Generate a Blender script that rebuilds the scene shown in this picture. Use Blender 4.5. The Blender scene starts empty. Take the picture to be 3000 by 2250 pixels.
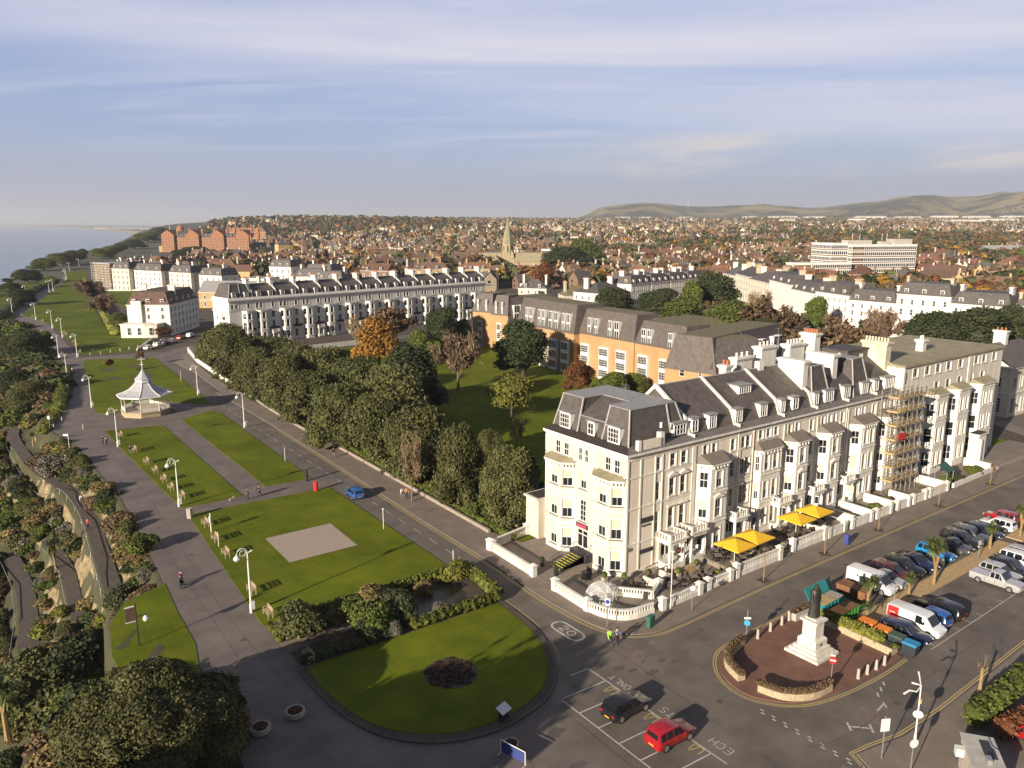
import bpy, bmesh, math, random
import numpy as np
from math import sin, cos, tan, pi, radians, atan2, hypot, sqrt, floor, exp
rnd = random.Random(7)
SC = bpy.context.scene
COL = SC.collection

# ------------------------------------------------------------------ survey
# World frame: origin at the street corner of the big corner hotel, +X along its
# street front, +Y along its seafront side.  The photograph's drone camera was
# surveyed to stand at CAM; g() turns a point measured on the photograph (in one
# of several enlarged views) into a ground point of height z.
CAMX, CAMY, CAMZ = -59.71, -60.32, 40.0
FPX, PIT = 2305.6, math.atan((1125-651)/2305.6)
HD = radians(36)
def ray(u, v):
    x = (u-1500)/FPX; y = -(v-1125)/FPX
    f = cos(PIT)+y*sin(PIT); dz = -sin(PIT)+y*cos(PIT)
    return (x*cos(HD)+f*sin(HD), -x*sin(HD)+f*cos(HD), dz)
RG = {}
for q in '''D 0 0 3000 2212;z1 0 1600 800 2042;z2 0 950 800 2042;z3 700 1600 800 2042;z4 1450 1600 800 2042;z5 2200 1600 800 2042;z6 0 550 800 2212
z7 1500 1050 750 1914;z8 2150 950 850 2014;y1 500 700 900 2212;y2 1300 750 1000 2212;y3 2000 700 1000 2212;y4 0 550 1000 2212;y5 900 550 1000 2212;y6 1700 500 1300 2212
y7 2150 1450 850 2212;y8 500 1150 800 2212;a2 1580 1375 500 2212;a3 2000 950 500 2212;a4 2000 1300 500 2212;a5 2450 950 550 2212;a6 2450 1300 550 2212
a7 2600 1950 400 2212;a8 1900 1950 400 2212;b1 2500 1500 500 2212;b2 0 1200 500 2212;b3 0 900 500 2212;b4 0 1550 500 2212;b5 250 700 500 2212;b6 750 1650 700 2212
b7 1250 600 500 2212;b8 2050 650 700 2212'''.replace('\n', ';').split(';'):
    n, x, y, a, b = q.split(); RG[n] = (float(x), float(y), float(a)/float(b))
def g(k, x, y, z=0.0):
    o = RG[k]; r = ray(o[0]+x*o[2], o[1]+y*o[2]); t = (z-CAMZ)/r[2]
    return (CAMX+r[0]*t, CAMY+r[1]*t)
def atd(k, x, y, dep):
    """point on the sight line at horizontal depth dep along the view axis"""
    o = RG[k]; r = ray(o[0]+x*o[2], o[1]+y*o[2]); t = dep/(r[0]*sin(HD)+r[1]*cos(HD))
    return (CAMX+r[0]*t, CAMY+r[1]*t, CAMZ+r[2]*t)
def depth(p): return (p[0]-CAMX)*sin(HD)+(p[1]-CAMY)*cos(HD)
def cam2w(a, b): return (CAMX+a*cos(HD)+b*sin(HD), CAMY-a*sin(HD)+b*cos(HD))
def w2cam(x, y): return ((x-CAMX)*cos(HD)-(y-CAMY)*sin(HD), (x-CAMX)*sin(HD)+(y-CAMY)*cos(HD))

# ------------------------------------------------------------------ materials
M = {}
def mat(name, col, rough=.8, var=.18, scale=1.2, detail=4, col2=None, metal=0, bump=0, bscale=None, spec=.5, stain=0, coat=0, objvar=0, emis=None):
    m = bpy.data.materials.new(name); m.use_nodes = True; M[name] = m
    nt = m.node_tree; N = nt.nodes; L = nt.links
    b = N['Principled BSDF']; b.inputs['Roughness'].default_value = rough; b.inputs['Metallic'].default_value = metal
    b.inputs['Specular IOR Level'].default_value = spec
    if coat: b.inputs['Coat Weight'].default_value = coat; b.inputs['Coat Roughness'].default_value = .08
    c = (*col, 1)
    if var == 0 and not objvar:
        b.inputs['Base Color'].default_value = c; return m
    tc = N.new('ShaderNodeTexCoord'); co = tc.outputs['Object']
    if var < 0:
        pass
    no = N.new('ShaderNodeTexNoise'); no.inputs['Scale'].default_value = scale; no.inputs['Detail'].default_value = detail; no.inputs['Roughness'].default_value = .65
    L.new(co, no.inputs['Vector'])
    rp = N.new('ShaderNodeValToRGB'); rp.color_ramp.elements[0].position = .3; rp.color_ramp.elements[1].position = .7
    lo = tuple(x*(1-var) for x in col) if col2 is None else col2
    hi = tuple(min(1, x*(1+var)) for x in col) if col2 is None else col
    rp.color_ramp.elements[0].color = (*lo, 1); rp.color_ramp.elements[1].color = (*hi, 1)
    L.new(no.outputs['Fac'], rp.inputs['Fac']); out = rp.outputs['Color']
    if stain:
        mp = N.new('ShaderNodeMapping'); mp.inputs['Scale'].default_value = (1.3, 1.3, .12); L.new(co, mp.inputs['Vector'])
        n2 = N.new('ShaderNodeTexNoise'); n2.inputs['Scale'].default_value = 1.0; n2.inputs['Detail'].default_value = 6; L.new(mp.outputs[0], n2.inputs['Vector'])
        r2 = N.new('ShaderNodeValToRGB'); r2.color_ramp.elements[0].position = .42; r2.color_ramp.elements[1].position = .62
        r2.color_ramp.elements[0].color = (1-stain, 1-stain*1.05, 1-stain*1.15, 1); r2.color_ramp.elements[1].color = (1, 1, 1, 1)
        L.new(n2.outputs['Fac'], r2.inputs['Fac'])
        mx = N.new('ShaderNodeMix'); mx.data_type = 'RGBA'; mx.blend_type = 'MULTIPLY'; mx.inputs[0].default_value = 1
        L.new(out, mx.inputs[6]); L.new(r2.outputs['Color'], mx.inputs[7]); out = mx.outputs[2]
    if objvar:
        oi = N.new('ShaderNodeObjectInfo'); hs = N.new('ShaderNodeHueSaturation')
        mr = N.new('ShaderNodeMapRange'); mr.inputs[3].default_value = 1-objvar; mr.inputs[4].default_value = 1+objvar
        L.new(oi.outputs['Random'], mr.inputs[0]); L.new(mr.outputs[0], hs.inputs['Value'])
        mh = N.new('ShaderNodeMath'); mh.operation = 'MULTIPLY'; mh.inputs[1].default_value = 7.31; L.new(oi.outputs['Random'], mh.inputs[0])
        mf = N.new('ShaderNodeMath'); mf.operation = 'FRACT'; L.new(mh.outputs[0], mf.inputs[0])
        m3 = N.new('ShaderNodeMapRange'); m3.inputs[3].default_value = .5-.05*objvar; m3.inputs[4].default_value = .5+.05*objvar
        L.new(mf.outputs[0], m3.inputs[0]); L.new(m3.outputs[0], hs.inputs['Hue'])
        L.new(out, hs.inputs['Color']); out = hs.outputs['Color']
    L.new(out, b.inputs['Base Color'])
    if bump:
        nb = N.new('ShaderNodeTexNoise'); nb.inputs['Scale'].default_value = bscale or scale*8; nb.inputs['Detail'].default_value = 3; L.new(co, nb.inputs['Vector'])
        bp = N.new('ShaderNodeBump'); bp.inputs['Strength'].default_value = bump; bp.inputs['Distance'].default_value = .1
        L.new(nb.outputs['Fac'], bp.inputs['Height']); L.new(bp.outputs[0], b.inputs['Normal'])
    return m
def stripes(name, c1, c2, sx, sy, sz, rough=.8, var=.15, axis='Z', sharp=.5):
    """regular bands (slate courses, slats, lead rolls) along one object axis"""
    m = mat(name, c1, rough, var); nt = m.node_tree; N = nt.nodes; L = nt.links; b = N['Principled BSDF']
    src = b.inputs['Base Color'].links[0].from_socket
    tc = N.new('ShaderNodeTexCoord'); mp = N.new('ShaderNodeMapping'); mp.inputs['Scale'].default_value = (sx, sy, sz); L.new(tc.outputs['Object'], mp.inputs[0])
    w = N.new('ShaderNodeTexWave'); w.bands_direction = axis; w.inputs['Scale'].default_value = 1; w.inputs['Distortion'].default_value = .4; L.new(mp.outputs[0], w.inputs[0])
    r = N.new('ShaderNodeValToRGB'); r.color_ramp.elements[0].position = sharp-.15; r.color_ramp.elements[1].position = sharp+.15; L.new(w.outputs['Fac'], r.inputs['Fac'])
    mx = N.new('ShaderNodeMix'); mx.data_type = 'RGBA'; L.new(r.outputs['Color'], mx.inputs[0]); L.new(src, mx.inputs[6]); mx.inputs[7].default_value = (*c2, 1)
    L.new(mx.outputs[2], b.inputs['Base Color']); return m
def brick(name, c1, c2, mortar, scale=1.0):
    m = mat(name, c1, .9, .1); nt = m.node_tree; N = nt.nodes; L = nt.links; b = N['Principled BSDF']
    tc = N.new('ShaderNodeTexCoord'); sp = N.new('ShaderNodeSeparateXYZ'); L.new(tc.outputs['Object'], sp.inputs[0])
    ad = N.new('ShaderNodeMath'); L.new(sp.outputs[0], ad.inputs[0]); L.new(sp.outputs[1], ad.inputs[1])
    cb = N.new('ShaderNodeCombineXYZ'); L.new(ad.outputs[0], cb.inputs[0]); L.new(sp.outputs[2], cb.inputs[1])
    br = N.new('ShaderNodeTexBrick'); br.inputs['Scale'].default_value = 2.2*scale; br.inputs['Color1'].default_value = (*c1, 1); br.inputs['Color2'].default_value = (*c2, 1); br.inputs['Mortar'].default_value = (*mortar, 1)
    L.new(cb.outputs[0], br.inputs['Vector'])
    no = N.new('ShaderNodeTexNoise'); no.inputs['Scale'].default_value = .25; no.inputs['Detail'].default_value = 5; L.new(tc.outputs['Object'], no.inputs[0])
    hs = N.new('ShaderNodeHueSaturation'); mr = N.new('ShaderNodeMapRange'); mr.inputs[3].default_value = .75; mr.inputs[4].default_value = 1.25; L.new(no.outputs['Fac'], mr.inputs[0])
    L.new(mr.outputs[0], hs.inputs['Value']); L.new(br.outputs['Color'], hs.inputs['Color']); L.new(hs.outputs['Color'], b.inputs['Base Color']); return m

mat('white_paint', (.78, .74, .66), .6, .05, .6, stain=.16)
mat('white_plain', (.84, .80, .73), .6, .05, .6, stain=.10)
mat('cream_paint', (.66, .60, .48), .65, .06, .5, stain=.14)
mat('beige_paint', (.84, .735, .60), .65, .07, .5, stain=.12)
mat('pale_paint', (.80, .73, .63), .65, .06, .5, stain=.18)
stripes('slate', (.108, .092, .084), (.070, .060, .056), 3, 3, 26, .62, .5)
stripes('slate_warm', (.130, .104, .090), (.088, .072, .064), 3, 3, 26, .65, .5)
mat('lead', (.30, .285, .27), .55, .25, 3)
stripes('lead_roof', (.26, .215, .17), (.12, .10, .085), 9, 9, .01, .6, .25, 'X')
mat('felt_roof', (.30, .255, .16), .9, .22, .5, detail=7)
mat('moss_roof', (.12, .11, .045), .95, .3, .7, col2=(.19, .15, .09))
mat('gutter_roof', (.16, .145, .135), .8, .25, 2)
mat('brown_felt', (.045, .032, .028), .9, .25, 2)
mat('glass', (.018, .020, .024), .06, .35, .6, spec=.6)
mat('glass_soft', (.035, .037, .042), .12, .4, .9, spec=.6)
mat('blind', (.58, .51, .36), .8, .08, 5)
mat('frame_white', (.76, .74, .70), .5, .03, 4)
mat('sill_grey', (.18, .165, .15), .7, .1, 4)
mat('terracotta', (.42, .15, .065), .8, .25, 5)
mat('yellow_chimney', (.50, .40, .22), .85, .3, .8, col2=(.74, .68, .56))
mat('roof_tile', (.150, .075, .046), .85, .3, .8, objvar=.35)
mat('roof_brown', (.135, .085, .058), .85, .3, .8, objvar=.35)
mat('roof_grey', (.085, .075, .072), .8, .3, .8, objvar=.25)
mat('wall_cream', (.50, .42, .30), .8, .1, .8, objvar=.2)
mat('wall_brick', (.22, .14, .09), .85, .2, 2, objvar=.25)
mat('wall_white', (.64, .59, .50), .8, .1, .8, objvar=.1)
mat('wall_ochre', (.46, .31, .15), .85, .15, .8, objvar=.15)
brick('orange_brick', (.47, .275, .125), (.40, .22, .090), (.42, .28, .16))
brick('red_brick', (.36, .145, .06), (.27, .105, .045), (.34, .22, .14), .6)
mat('ragstone', (.36, .29, .17), .9, .3, 1.5, detail=8)
mat('spire_stone', (.25, .235, .14), .9, .25, 1.5, detail=8)
mat('concrete', (.42, .38, .32), .85, .12, 1)
mat('office_panel', (.17, .105, .07), .8, .15, 2)
mat('asphalt', (.138, .114, .094), .85, .34, .22, detail=9, bump=.15, bscale=30)
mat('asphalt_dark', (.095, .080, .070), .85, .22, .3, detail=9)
mat('asphalt_patch', (.175, .13, .105), .85, .2, 1.5, detail=6)
mat('prom_asphalt', (.158, .126, .108), .85, .30, .26, detail=9, bump=.1, bscale=30)
mat('pavement', (.20, .158, .125), .85, .2, .5, detail=9)
mat('paving_slab', (.22, .18, .145), .85, .2, .7, detail=8)
mat('kerb_stone', (.30, .25, .20), .85, .2, 2)
mat('brick_paving', (.175, .085, .055), .9, .25, .6, detail=9)
mat('gravel_bed', (.40, .31, .245), .95, .35, 9, detail=6, bump=.5, bscale=20)
mat('shingle', (.46, .31, .155), .95, .25, 4, detail=7, bump=.4, bscale=15)
mat('lawn', (.150, .160, .011), .95, .2, .35, detail=10, col2=(.082, .116, .008), bump=.4, bscale=25, spec=.08)
mat('lawn_far', (.122, .140, .014), .95, .2, .06, detail=8, col2=(.080, .110, .010), spec=.08)
mat('earth', (.075, .055, .038), .95, .3, 1.2, detail=8)
mat('scrub', (.085, .075, .032), .95, .3, .35, detail=10, col2=(.042, .045, .020), bump=.6, bscale=4)
mat('townland', (.085, .075, .045), .95, .3, .012, detail=12, col2=(.055, .056, .030))
mat('rock', (.40, .295, .165), .95, .35, .9, detail=12, col2=(.075, .07, .028), bump=1.0, bscale=4)
mat('path_dark', (.10, .080, .066), .9, .25, .8, detail=8)
mat('mark_white', (.50, .47, .42), .8, .35, 5)
mat('mark_yellow', (.52, .38, .14), .8, .2, 4)
mat('iron_black', (.02, .02, .022), .5, .2, 5)
mat('iron_white', (.74, .71, .65), .45, .05, 5)
mat('galv', (.42, .42, .42), .4, .15, 5, metal=.6)
mat('timber', (.42, .32, .21), .85, .2, 6)
mat('timber_pale', (.52, .44, .33), .85, .2, 6)
mat('plank', (.46, .33, .16), .85, .25, 3)
mat('scaffold_tube', (.36, .32, .26), .45, .2, 4, metal=.5)
mat('red_sheet', (.55, .03, .025), .7, .15, 3)
mat('yellow_canvas', (.80, .46, .02), .75, .05, 3)
mat('stone_white', (.72, .66, .56), .8, .08, 1.5, stain=.12)
mat('stone_wall', (.42, .34, .22), .9, .3, 4, detail=8, bump=.4, bscale=10)
mat('bronze', (.055, .05, .042), .5, .35, 4, metal=.5)
mat('band_roof', (.42, .41, .43), .5, .12, 2, spec=.4)
mat('band_white', (.74, .71, .66), .5, .06, 2)
mat('tyre', (.012, .012, .013), .8, .1, 5)
mat('rim', (.55, .55, .56), .3, .1, 5, metal=.8)
mat('car_glass', (.010, .012, .015), .04, 0, spec=.8)
mat('lamp_red', (.35, .015, .01), .3, 0)
mat('lamp_clear', (.72, .72, .70), .2, 0)
mat('plate_yellow', (.70, .42, .03), .5, 0)
mat('plate_white', (.75, .75, .70), .5, 0)
for n, c in dict(black=(.012, .012, .014), navy=(.012, .018, .06), red=(.33, .008, .015), blue=(.015, .10, .34), cyan=(.01, .22, .52), white=(.78, .77, .75), silver=(.52, .51, .50), maroon=(.10, .015, .015), grey=(.10, .10, .11)).items():
    mat('paint_'+n, c, .28, 0, coat=.8, metal=.3 if n in ('silver', 'grey') else 0)
mat('skin', (.50, .30, .22), .6, .05, 8)
for n, c in dict(black=(.02, .02, .024), navy=(.03, .035, .07), red=(.55, .03, .04), white=(.72, .70, .68), grey=(.16, .15, .15), hivis=(.35, .75, .06), blue=(.06, .10, .22), purple=(.18, .06, .12), cyan=(.20, .42, .55), brown=(.12, .07, .045), orange=(.55, .20, .10)).items():
    mat('cloth_'+n, c, .85, .15, 12)
mat('hair', (.03, .02, .014), .7, .2, 20)
mat('green_box', (.035, .13, .085), .5, .15, 3)
mat('bin_blue', (.05, .06, .22), .5, .1, 3)
mat('bin_dark', (.03, .04, .05), .5, .15, 3)
mat('lid_blue', (.03, .22, .42), .5, .1, 3)
mat('lid_orange', (.75, .22, .03), .6, .1, 3)
mat('lid_green', (.05, .085, .06), .6, .1, 3)
mat('skip_green', (.05, .30, .05), .55, .2, 3)
mat('skip_teal', (.02, .22, .22), .5, .15, 3)
mat('skip_orange', (.70, .27, .04), .6, .15, 3)
mat('skip_brown', (.20, .09, .04), .8, .3, 3)
mat('rubble', (.38, .30, .24), .95, .5, 6, detail=6)
mat('sign_blue', (.02, .05, .30), .5, 0)
mat('sign_cyan', (.05, .32, .55), .5, 0)
mat('sign_red', (.60, .02, .02), .5, 0)
mat('sign_dark', (.035, .035, .04), .5, .1, 5)
mat('sign_green', (.03, .17, .11), .7, .1, 3)
mat('awning', (.028, .10, .075), .8, .15, 3)
mat('sign_pink', (.50, .05, .10), .5, 0)
mat('bright_yellow', (.78, .72, .02), .6, 0)
mat('post_red', (.65, .035, .02), .4, .05, 4)
mat('wicker', (.05, .038, .03), .85, .2, 8)
mat('table_top', (.22, .18, .15), .7, .2, 5)
mat('banner_blue', (.03, .05, .20), .7, .1, 4)
mat('flowers', (.25, .045, .02), .9, .6, 9, col2=(.05, .07, .02))
mat('shed_roof', (.46, .43, .38), .7, .25, .8, detail=7)
mat('shed_wall', (.50, .44, .36), .8, .2, 1.5)
mat('dark_water', (.045, .034, .024), .35, .3, .8)
m = mat('igloo', (.5, .5, .5), .12, 0); b = m.node_tree.nodes['Principled BSDF']; b.inputs['Alpha'].default_value = .38; b.inputs['Base Color'].default_value = (.75, .74, .72, 1)
# foliage: colour varies through the crown by a noise in leaf space
def island(m, lo, hi):
    """each leaf gets its own brightness"""
    nt = m.node_tree; N = nt.nodes; L = nt.links; b = N['Principled BSDF']; src = b.inputs['Base Color'].links[0].from_socket
    ge = N.new('ShaderNodeNewGeometry'); mr = N.new('ShaderNodeMapRange'); mr.inputs[3].default_value = lo; mr.inputs[4].default_value = hi; L.new(ge.outputs['Random Per Island'], mr.inputs[0])
    hs = N.new('ShaderNodeHueSaturation'); L.new(mr.outputs[0], hs.inputs['Value']); L.new(src, hs.inputs['Color']); L.new(hs.outputs[0], b.inputs['Base Color']); return m
def leaf(name, c1, c2, scale=.5, ov=.18): return island(mat(name, c1, .75, .2, scale, 6, col2=c2, objvar=ov, spec=.15), .62, 1.45)
leaf('leaf_oak', (.118, .114, .040), (.058, .064, .023), .6)
leaf('leaf_dark', (.060, .068, .028), (.034, .042, .018), .6)
leaf('leaf_green', (.115, .135, .028), (.065, .082, .019), .6)
leaf('leaf_lime', (.21, .20, .035), (.11, .125, .028), .8)
leaf('leaf_gold', (.34, .175, .030), (.19, .105, .025), .5)
leaf('leaf_russet', (.19, .075, .028), (.11, .055, .022), .5)
leaf('leaf_straw', (.25, .175, .07), (.13, .10, .042), .6)
leaf('leaf_grey', (.19, .17, .13), (.12, .105, .075), .8)
leaf('leaf_brown', (.155, .098, .055), (.095, .064, .036), .6)
leaf('bed_plants', (.085, .05, .036), (.05, .034, .026), .8)
leaf('leaf_palm', (.13, .145, .045), (.065, .085, .025), .9)
leaf('leaf_hedge', (.125, .130, .022), (.065, .076, .016), 1.2)
leaf('twig', (.19, .125, .085), (.12, .08, .052), .4)
leaf('twig_pale', (.30, .215, .12), (.19, .14, .085), .4)
mat('bark', (.10, .075, .055), .95, .3, 4)
mat('bark_pale', (.30, .20, .085), .95, .3, 4)

for _n, _s in (('lawn', .42), ('lawn_far', .2)):
    _m = M[_n]; _N, _L = _m.node_tree.nodes, _m.node_tree.links; _b = _N['Principled BSDF']; _src = _b.inputs['Base Color'].links[0].from_socket
    _tc = _N.new('ShaderNodeTexCoord'); _w = _N.new('ShaderNodeTexWave'); _w.bands_direction = 'X'; _w.inputs['Scale'].default_value = _s; _w.inputs['Distortion'].default_value = 5; _w.inputs['Detail'].default_value = 3; _L.new(_tc.outputs['Object'], _w.inputs[0])
    _n2 = _N.new('ShaderNodeTexNoise'); _n2.inputs['Scale'].default_value = .09; _n2.inputs['Detail'].default_value = 7; _L.new(_tc.outputs['Object'], _n2.inputs[0])
    _a = _N.new('ShaderNodeMath'); _a.operation = 'MULTIPLY_ADD'; _a.inputs[1].default_value = .07; _a.inputs[2].default_value = .43; _L.new(_w.outputs['Fac'], _a.inputs[0])
    _a2 = _N.new('ShaderNodeMath'); _a2.operation = 'MULTIPLY_ADD'; _a2.inputs[1].default_value = 1.15; _L.new(_n2.outputs['Fac'], _a2.inputs[0]); _L.new(_a.outputs[0], _a2.inputs[2])
    _h = _N.new('ShaderNodeHueSaturation'); _L.new(_a2.outputs[0], _h.inputs['Value']); _L.new(_src, _h.inputs['Color']); _L.new(_h.outputs[0], _b.inputs['Base Color'])

# ------------------------------------------------------------------ mesh kit
class MB:
    def __init__(s): s.v = []; s.f = []
    def add(s, vs, fs):
        n = len(s.v); s.v += [tuple(p) for p in vs]; s.f += [tuple(i+n for i in f) for f in fs]; return s
    def poly(s, *p): return s.add(p, [tuple(range(len(p)))])
    def box(s, x0, x1, y0, y1, z0, z1):
        return s.add([(x0,y0,z0),(x1,y0,z0),(x1,y1,z0),(x0,y1,z0),(x0,y0,z1),(x1,y0,z1),(x1,y1,z1),(x0,y1,z1)], [(3,2,1,0),(4,5,6,7),(0,1,5,4),(1,2,6,5),(2,3,7,6),(3,0,4,7)])
    def obox(s, cx, cy, z0, z1, lx, ly, a=0):
        c, d = cos(a), sin(a); q = [(-lx/2,-ly/2),(lx/2,-ly/2),(lx/2,ly/2),(-lx/2,ly/2)]
        return s.prism([(cx+x*c-y*d, cy+x*d+y*c) for x, y in q], z0, z1)
    def prism(s, pl, z0, z1, cap=True, top=None):
        n = len(pl); t = top or pl
        fs = [(i, (i+1) % n, n+(i+1) % n, n+i) for i in range(n)]
        if cap: fs += [tuple(range(n-1, -1, -1)), tuple(range(n, 2*n))]
        return s.add([(x, y, z0) for x, y in pl]+[(x, y, z1) for x, y in t], fs)
    def seg(s, p, q, w, z0, z1):
        a = atan2(q[1]-p[1], q[0]-p[0]); return s.obox((p[0]+q[0])/2, (p[1]+q[1])/2, z0, z1, hypot(q[0]-p[0], q[1]-p[1]), w, a)
    def tube(s, pts, r0, r1=None, n=6, cap=True):
        r1 = r0 if r1 is None else r1; base = len(s.v); m = len(pts)
        for i, p in enumerate(pts):
            a = pts[max(i-1, 0)]; b = pts[min(i+1, m-1)]
            d = np.array(b, float)-np.array(a, float); d /= (np.linalg.norm(d)+1e-9)
            u = np.cross(d, (0, 0, 1.)) if abs(d[2]) < .95 else np.cross(d, (1., 0, 0)); u /= np.linalg.norm(u); w = np.cross(d, u)
            r = r0+(r1-r0)*i/max(m-1, 1)
            for k in range(n):
                t = 2*pi*k/n; s.v.append(tuple(np.array(p, float)+u*r*cos(t)+w*r*sin(t)))
        for i in range(m-1):
            for k in range(n):
                s.f.append((base+i*n+k, base+i*n+(k+1) % n, base+(i+1)*n+(k+1) % n, base+(i+1)*n+k))
        if cap: s.f += [tuple(base+k for k in range(n)), tuple(base+(m-1)*n+k for k in range(n-1, -1, -1))]
        return s
    def lathe(s, pr, n=10, cx=0, cy=0, ph=0.0):
        base = len(s.v); m = len(pr)
        for r, z in pr:
            for k in range(n):
                t = 2*pi*k/n+ph; s.v.append((cx+r*cos(t), cy+r*sin(t), z))
        for i in range(m-1):
            for k in range(n): s.f.append((base+i*n+k, base+i*n+(k+1) % n, base+(i+1)*n+(k+1) % n, base+(i+1)*n+k))
        s.f += [tuple(base+k for k in range(n-1, -1, -1)), tuple(base+(m-1)*n+k for k in range(n))]
        return s
    def mesh(s, name, mt, smooth=False):
        me = bpy.data.meshes.new(name); me.from_pydata(s.v, [], s.f)
        if mt: me.materials.append(M[mt] if isinstance(mt, str) else mt)
        if smooth: me.polygons.foreach_set('use_smooth', [True]*len(me.polygons))
        me.update(); return me
    def build(s, name, mt, parent=None, smooth=False, **kw):
        return link(name, s.mesh(name, mt, smooth), parent, **kw)
def link(name, me, parent=None, loc=None, rz=0, label=None, cat=None, group=None, kind=None, scale=None):
    o = bpy.data.objects.new(name, me); COL.objects.link(o)
    if parent: o.parent = parent
    if loc: o.location = loc
    if rz: o.rotation_euler = (0, 0, rz)
    if scale: o.scale = scale if hasattr(scale, '__len__') else (scale,)*3
    return tag(o, label, cat, group, kind)
def tag(o, label=None, cat=None, group=None, kind=None):
    for k, v in (('label', label), ('category', cat), ('group', group), ('kind', kind)):
        if v: o[k] = v
    return o
def thing(name, label, cat, loc=(0, 0, 0), rz=0, group=None, scale=None):
    loc = tuple(loc) if len(loc) == 3 else (loc[0], loc[1], 0)
    return link(name, None, None, loc, rz, label, cat, group, None, scale)
KIDS = {}
def copy_tree(o, loc=None, rz=None, label=None, group=None, scale=None):
    def cp(s, par):
        c = s.copy(); COL.objects.link(c)
        if par: c.parent = par
        for k in s.children: cp(k, c)
        return c
    c = cp(o, None)
    if loc: c.location = loc if len(loc) == 3 else (*loc, 0)
    if rz is not None: c.rotation_euler = (0, 0, rz)
    if scale: c.scale = scale if hasattr(scale, '__len__') else (scale,)*3
    if label: c['label'] = label
    if group: c['group'] = group
    return c
class Proto:
    """first call moves the original, later calls copy it with its parts"""
    def __init__(s, o): s.o = o; s.used = False
    def put(s, loc, rz=0, label=None, group=None, scale=None):
        if not s.used:
            s.used = True; o = s.o; o.location = loc if len(loc) == 3 else (*loc, 0); o.rotation_euler = (0, 0, rz)
            if label: o['label'] = label
            if group: o['group'] = group
            if scale: o.scale = scale if hasattr(scale, '__len__') else (scale,)*3
            return o
        return copy_tree(s.o, loc, rz, label, group, scale)
def struct(name, mb, mt, smooth=False): return mb.build(name, mt, None, smooth, kind='structure')
def sheet(name, pts, z, mt, side=0):
    """a flat sheet, or with side>0 a slab whose kerb reaches down by side"""
    b = MB(); p = list(pts)
    if sum(p[i-1][0]*p[i][1]-p[i][0]*p[i-1][1] for i in range(len(p))) < 0: p = p[::-1]
    bm = bmesh.new(); vs = [bm.verts.new((x, y, z)) for x, y in p]; f = bm.faces.new(vs)
    if side:
        lo = [bm.verts.new((x, y, z-side)) for x, y in p]; n = len(p)
        for i in range(n): bm.faces.new((lo[i], lo[(i+1) % n], vs[(i+1) % n], vs[i]))
    f.normal_update(); bmesh.ops.triangulate(bm, faces=[f], ngon_method='EAR_CLIP')
    me = bpy.data.meshes.new(name); bm.to_mesh(me); bm.free(); me.materials.append(M[mt])
    return link(name, me, kind='structure')
def ribbon(b, pts, w, z):
    """a painted line of width w along pts"""
    for i in range(len(pts)-1):
        p, q = pts[i], pts[i+1]; d = hypot(q[0]-p[0], q[1]-p[1]) or 1
        nx, ny = -(q[1]-p[1])/d*w/2, (q[0]-p[0])/d*w/2
        b.poly((p[0]+nx, p[1]+ny, z), (p[0]-nx, p[1]-ny, z), (q[0]-nx, q[1]-ny, z), (q[0]+nx, q[1]+ny, z))
def smooth_line(pts, n=8):
    out = []
    P = [pts[0]]+list(pts)+[pts[-1]]
    for i in range(1, len(P)-2):
        for k in range(n):
            t = k/n; a, b, c, d = P[i-1], P[i], P[i+1], P[i+2]
            out.append(tuple(.5*((2*b[j])+(-a[j]+c[j])*t+(2*a[j]-5*b[j]+4*c[j]-d[j])*t*t+(-a[j]+3*b[j]-3*c[j]+d[j])*t**3) for j in range(len(b))))
    out.append(tuple(pts[-1])); return out
def offset_line(pts, d):
    out = []
    for i, p in enumerate(pts):
        a = pts[max(i-1, 0)]; b = pts[min(i+1, len(pts)-1)]; L = hypot(b[0]-a[0], b[1]-a[1]) or 1
        out.append((p[0]-(b[1]-a[1])/L*d, p[1]+(b[0]-a[0])/L*d))
    return out

# ------------------------------------------------------------------ camera, light, sky
cd = bpy.data.cameras.new('camera'); cam = bpy.data.objects.new('camera', cd); COL.objects.link(cam)
cam.location = (CAMX, CAMY, CAMZ); cam.rotation_euler = (pi/2-PIT, 0, -HD)
cd.sensor_width = 36; cd.lens = 36*FPX/3000; cd.clip_start = 1; cd.clip_end = 120000; SC.camera = cam
SUN_EL, SUN_AZ = radians(16.7), radians(15.3)      # light travels towards azimuth SUN_AZ from +X
sd = bpy.data.lights.new('sun', 'SUN'); so = bpy.data.objects.new('sun', sd); COL.objects.link(so)
sd.energy = 5.0; sd.angle = radians(.5); sd.color = (1, .885, .725)
so.rotation_euler = (0, -(pi/2-SUN_EL), SUN_AZ+0)
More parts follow.
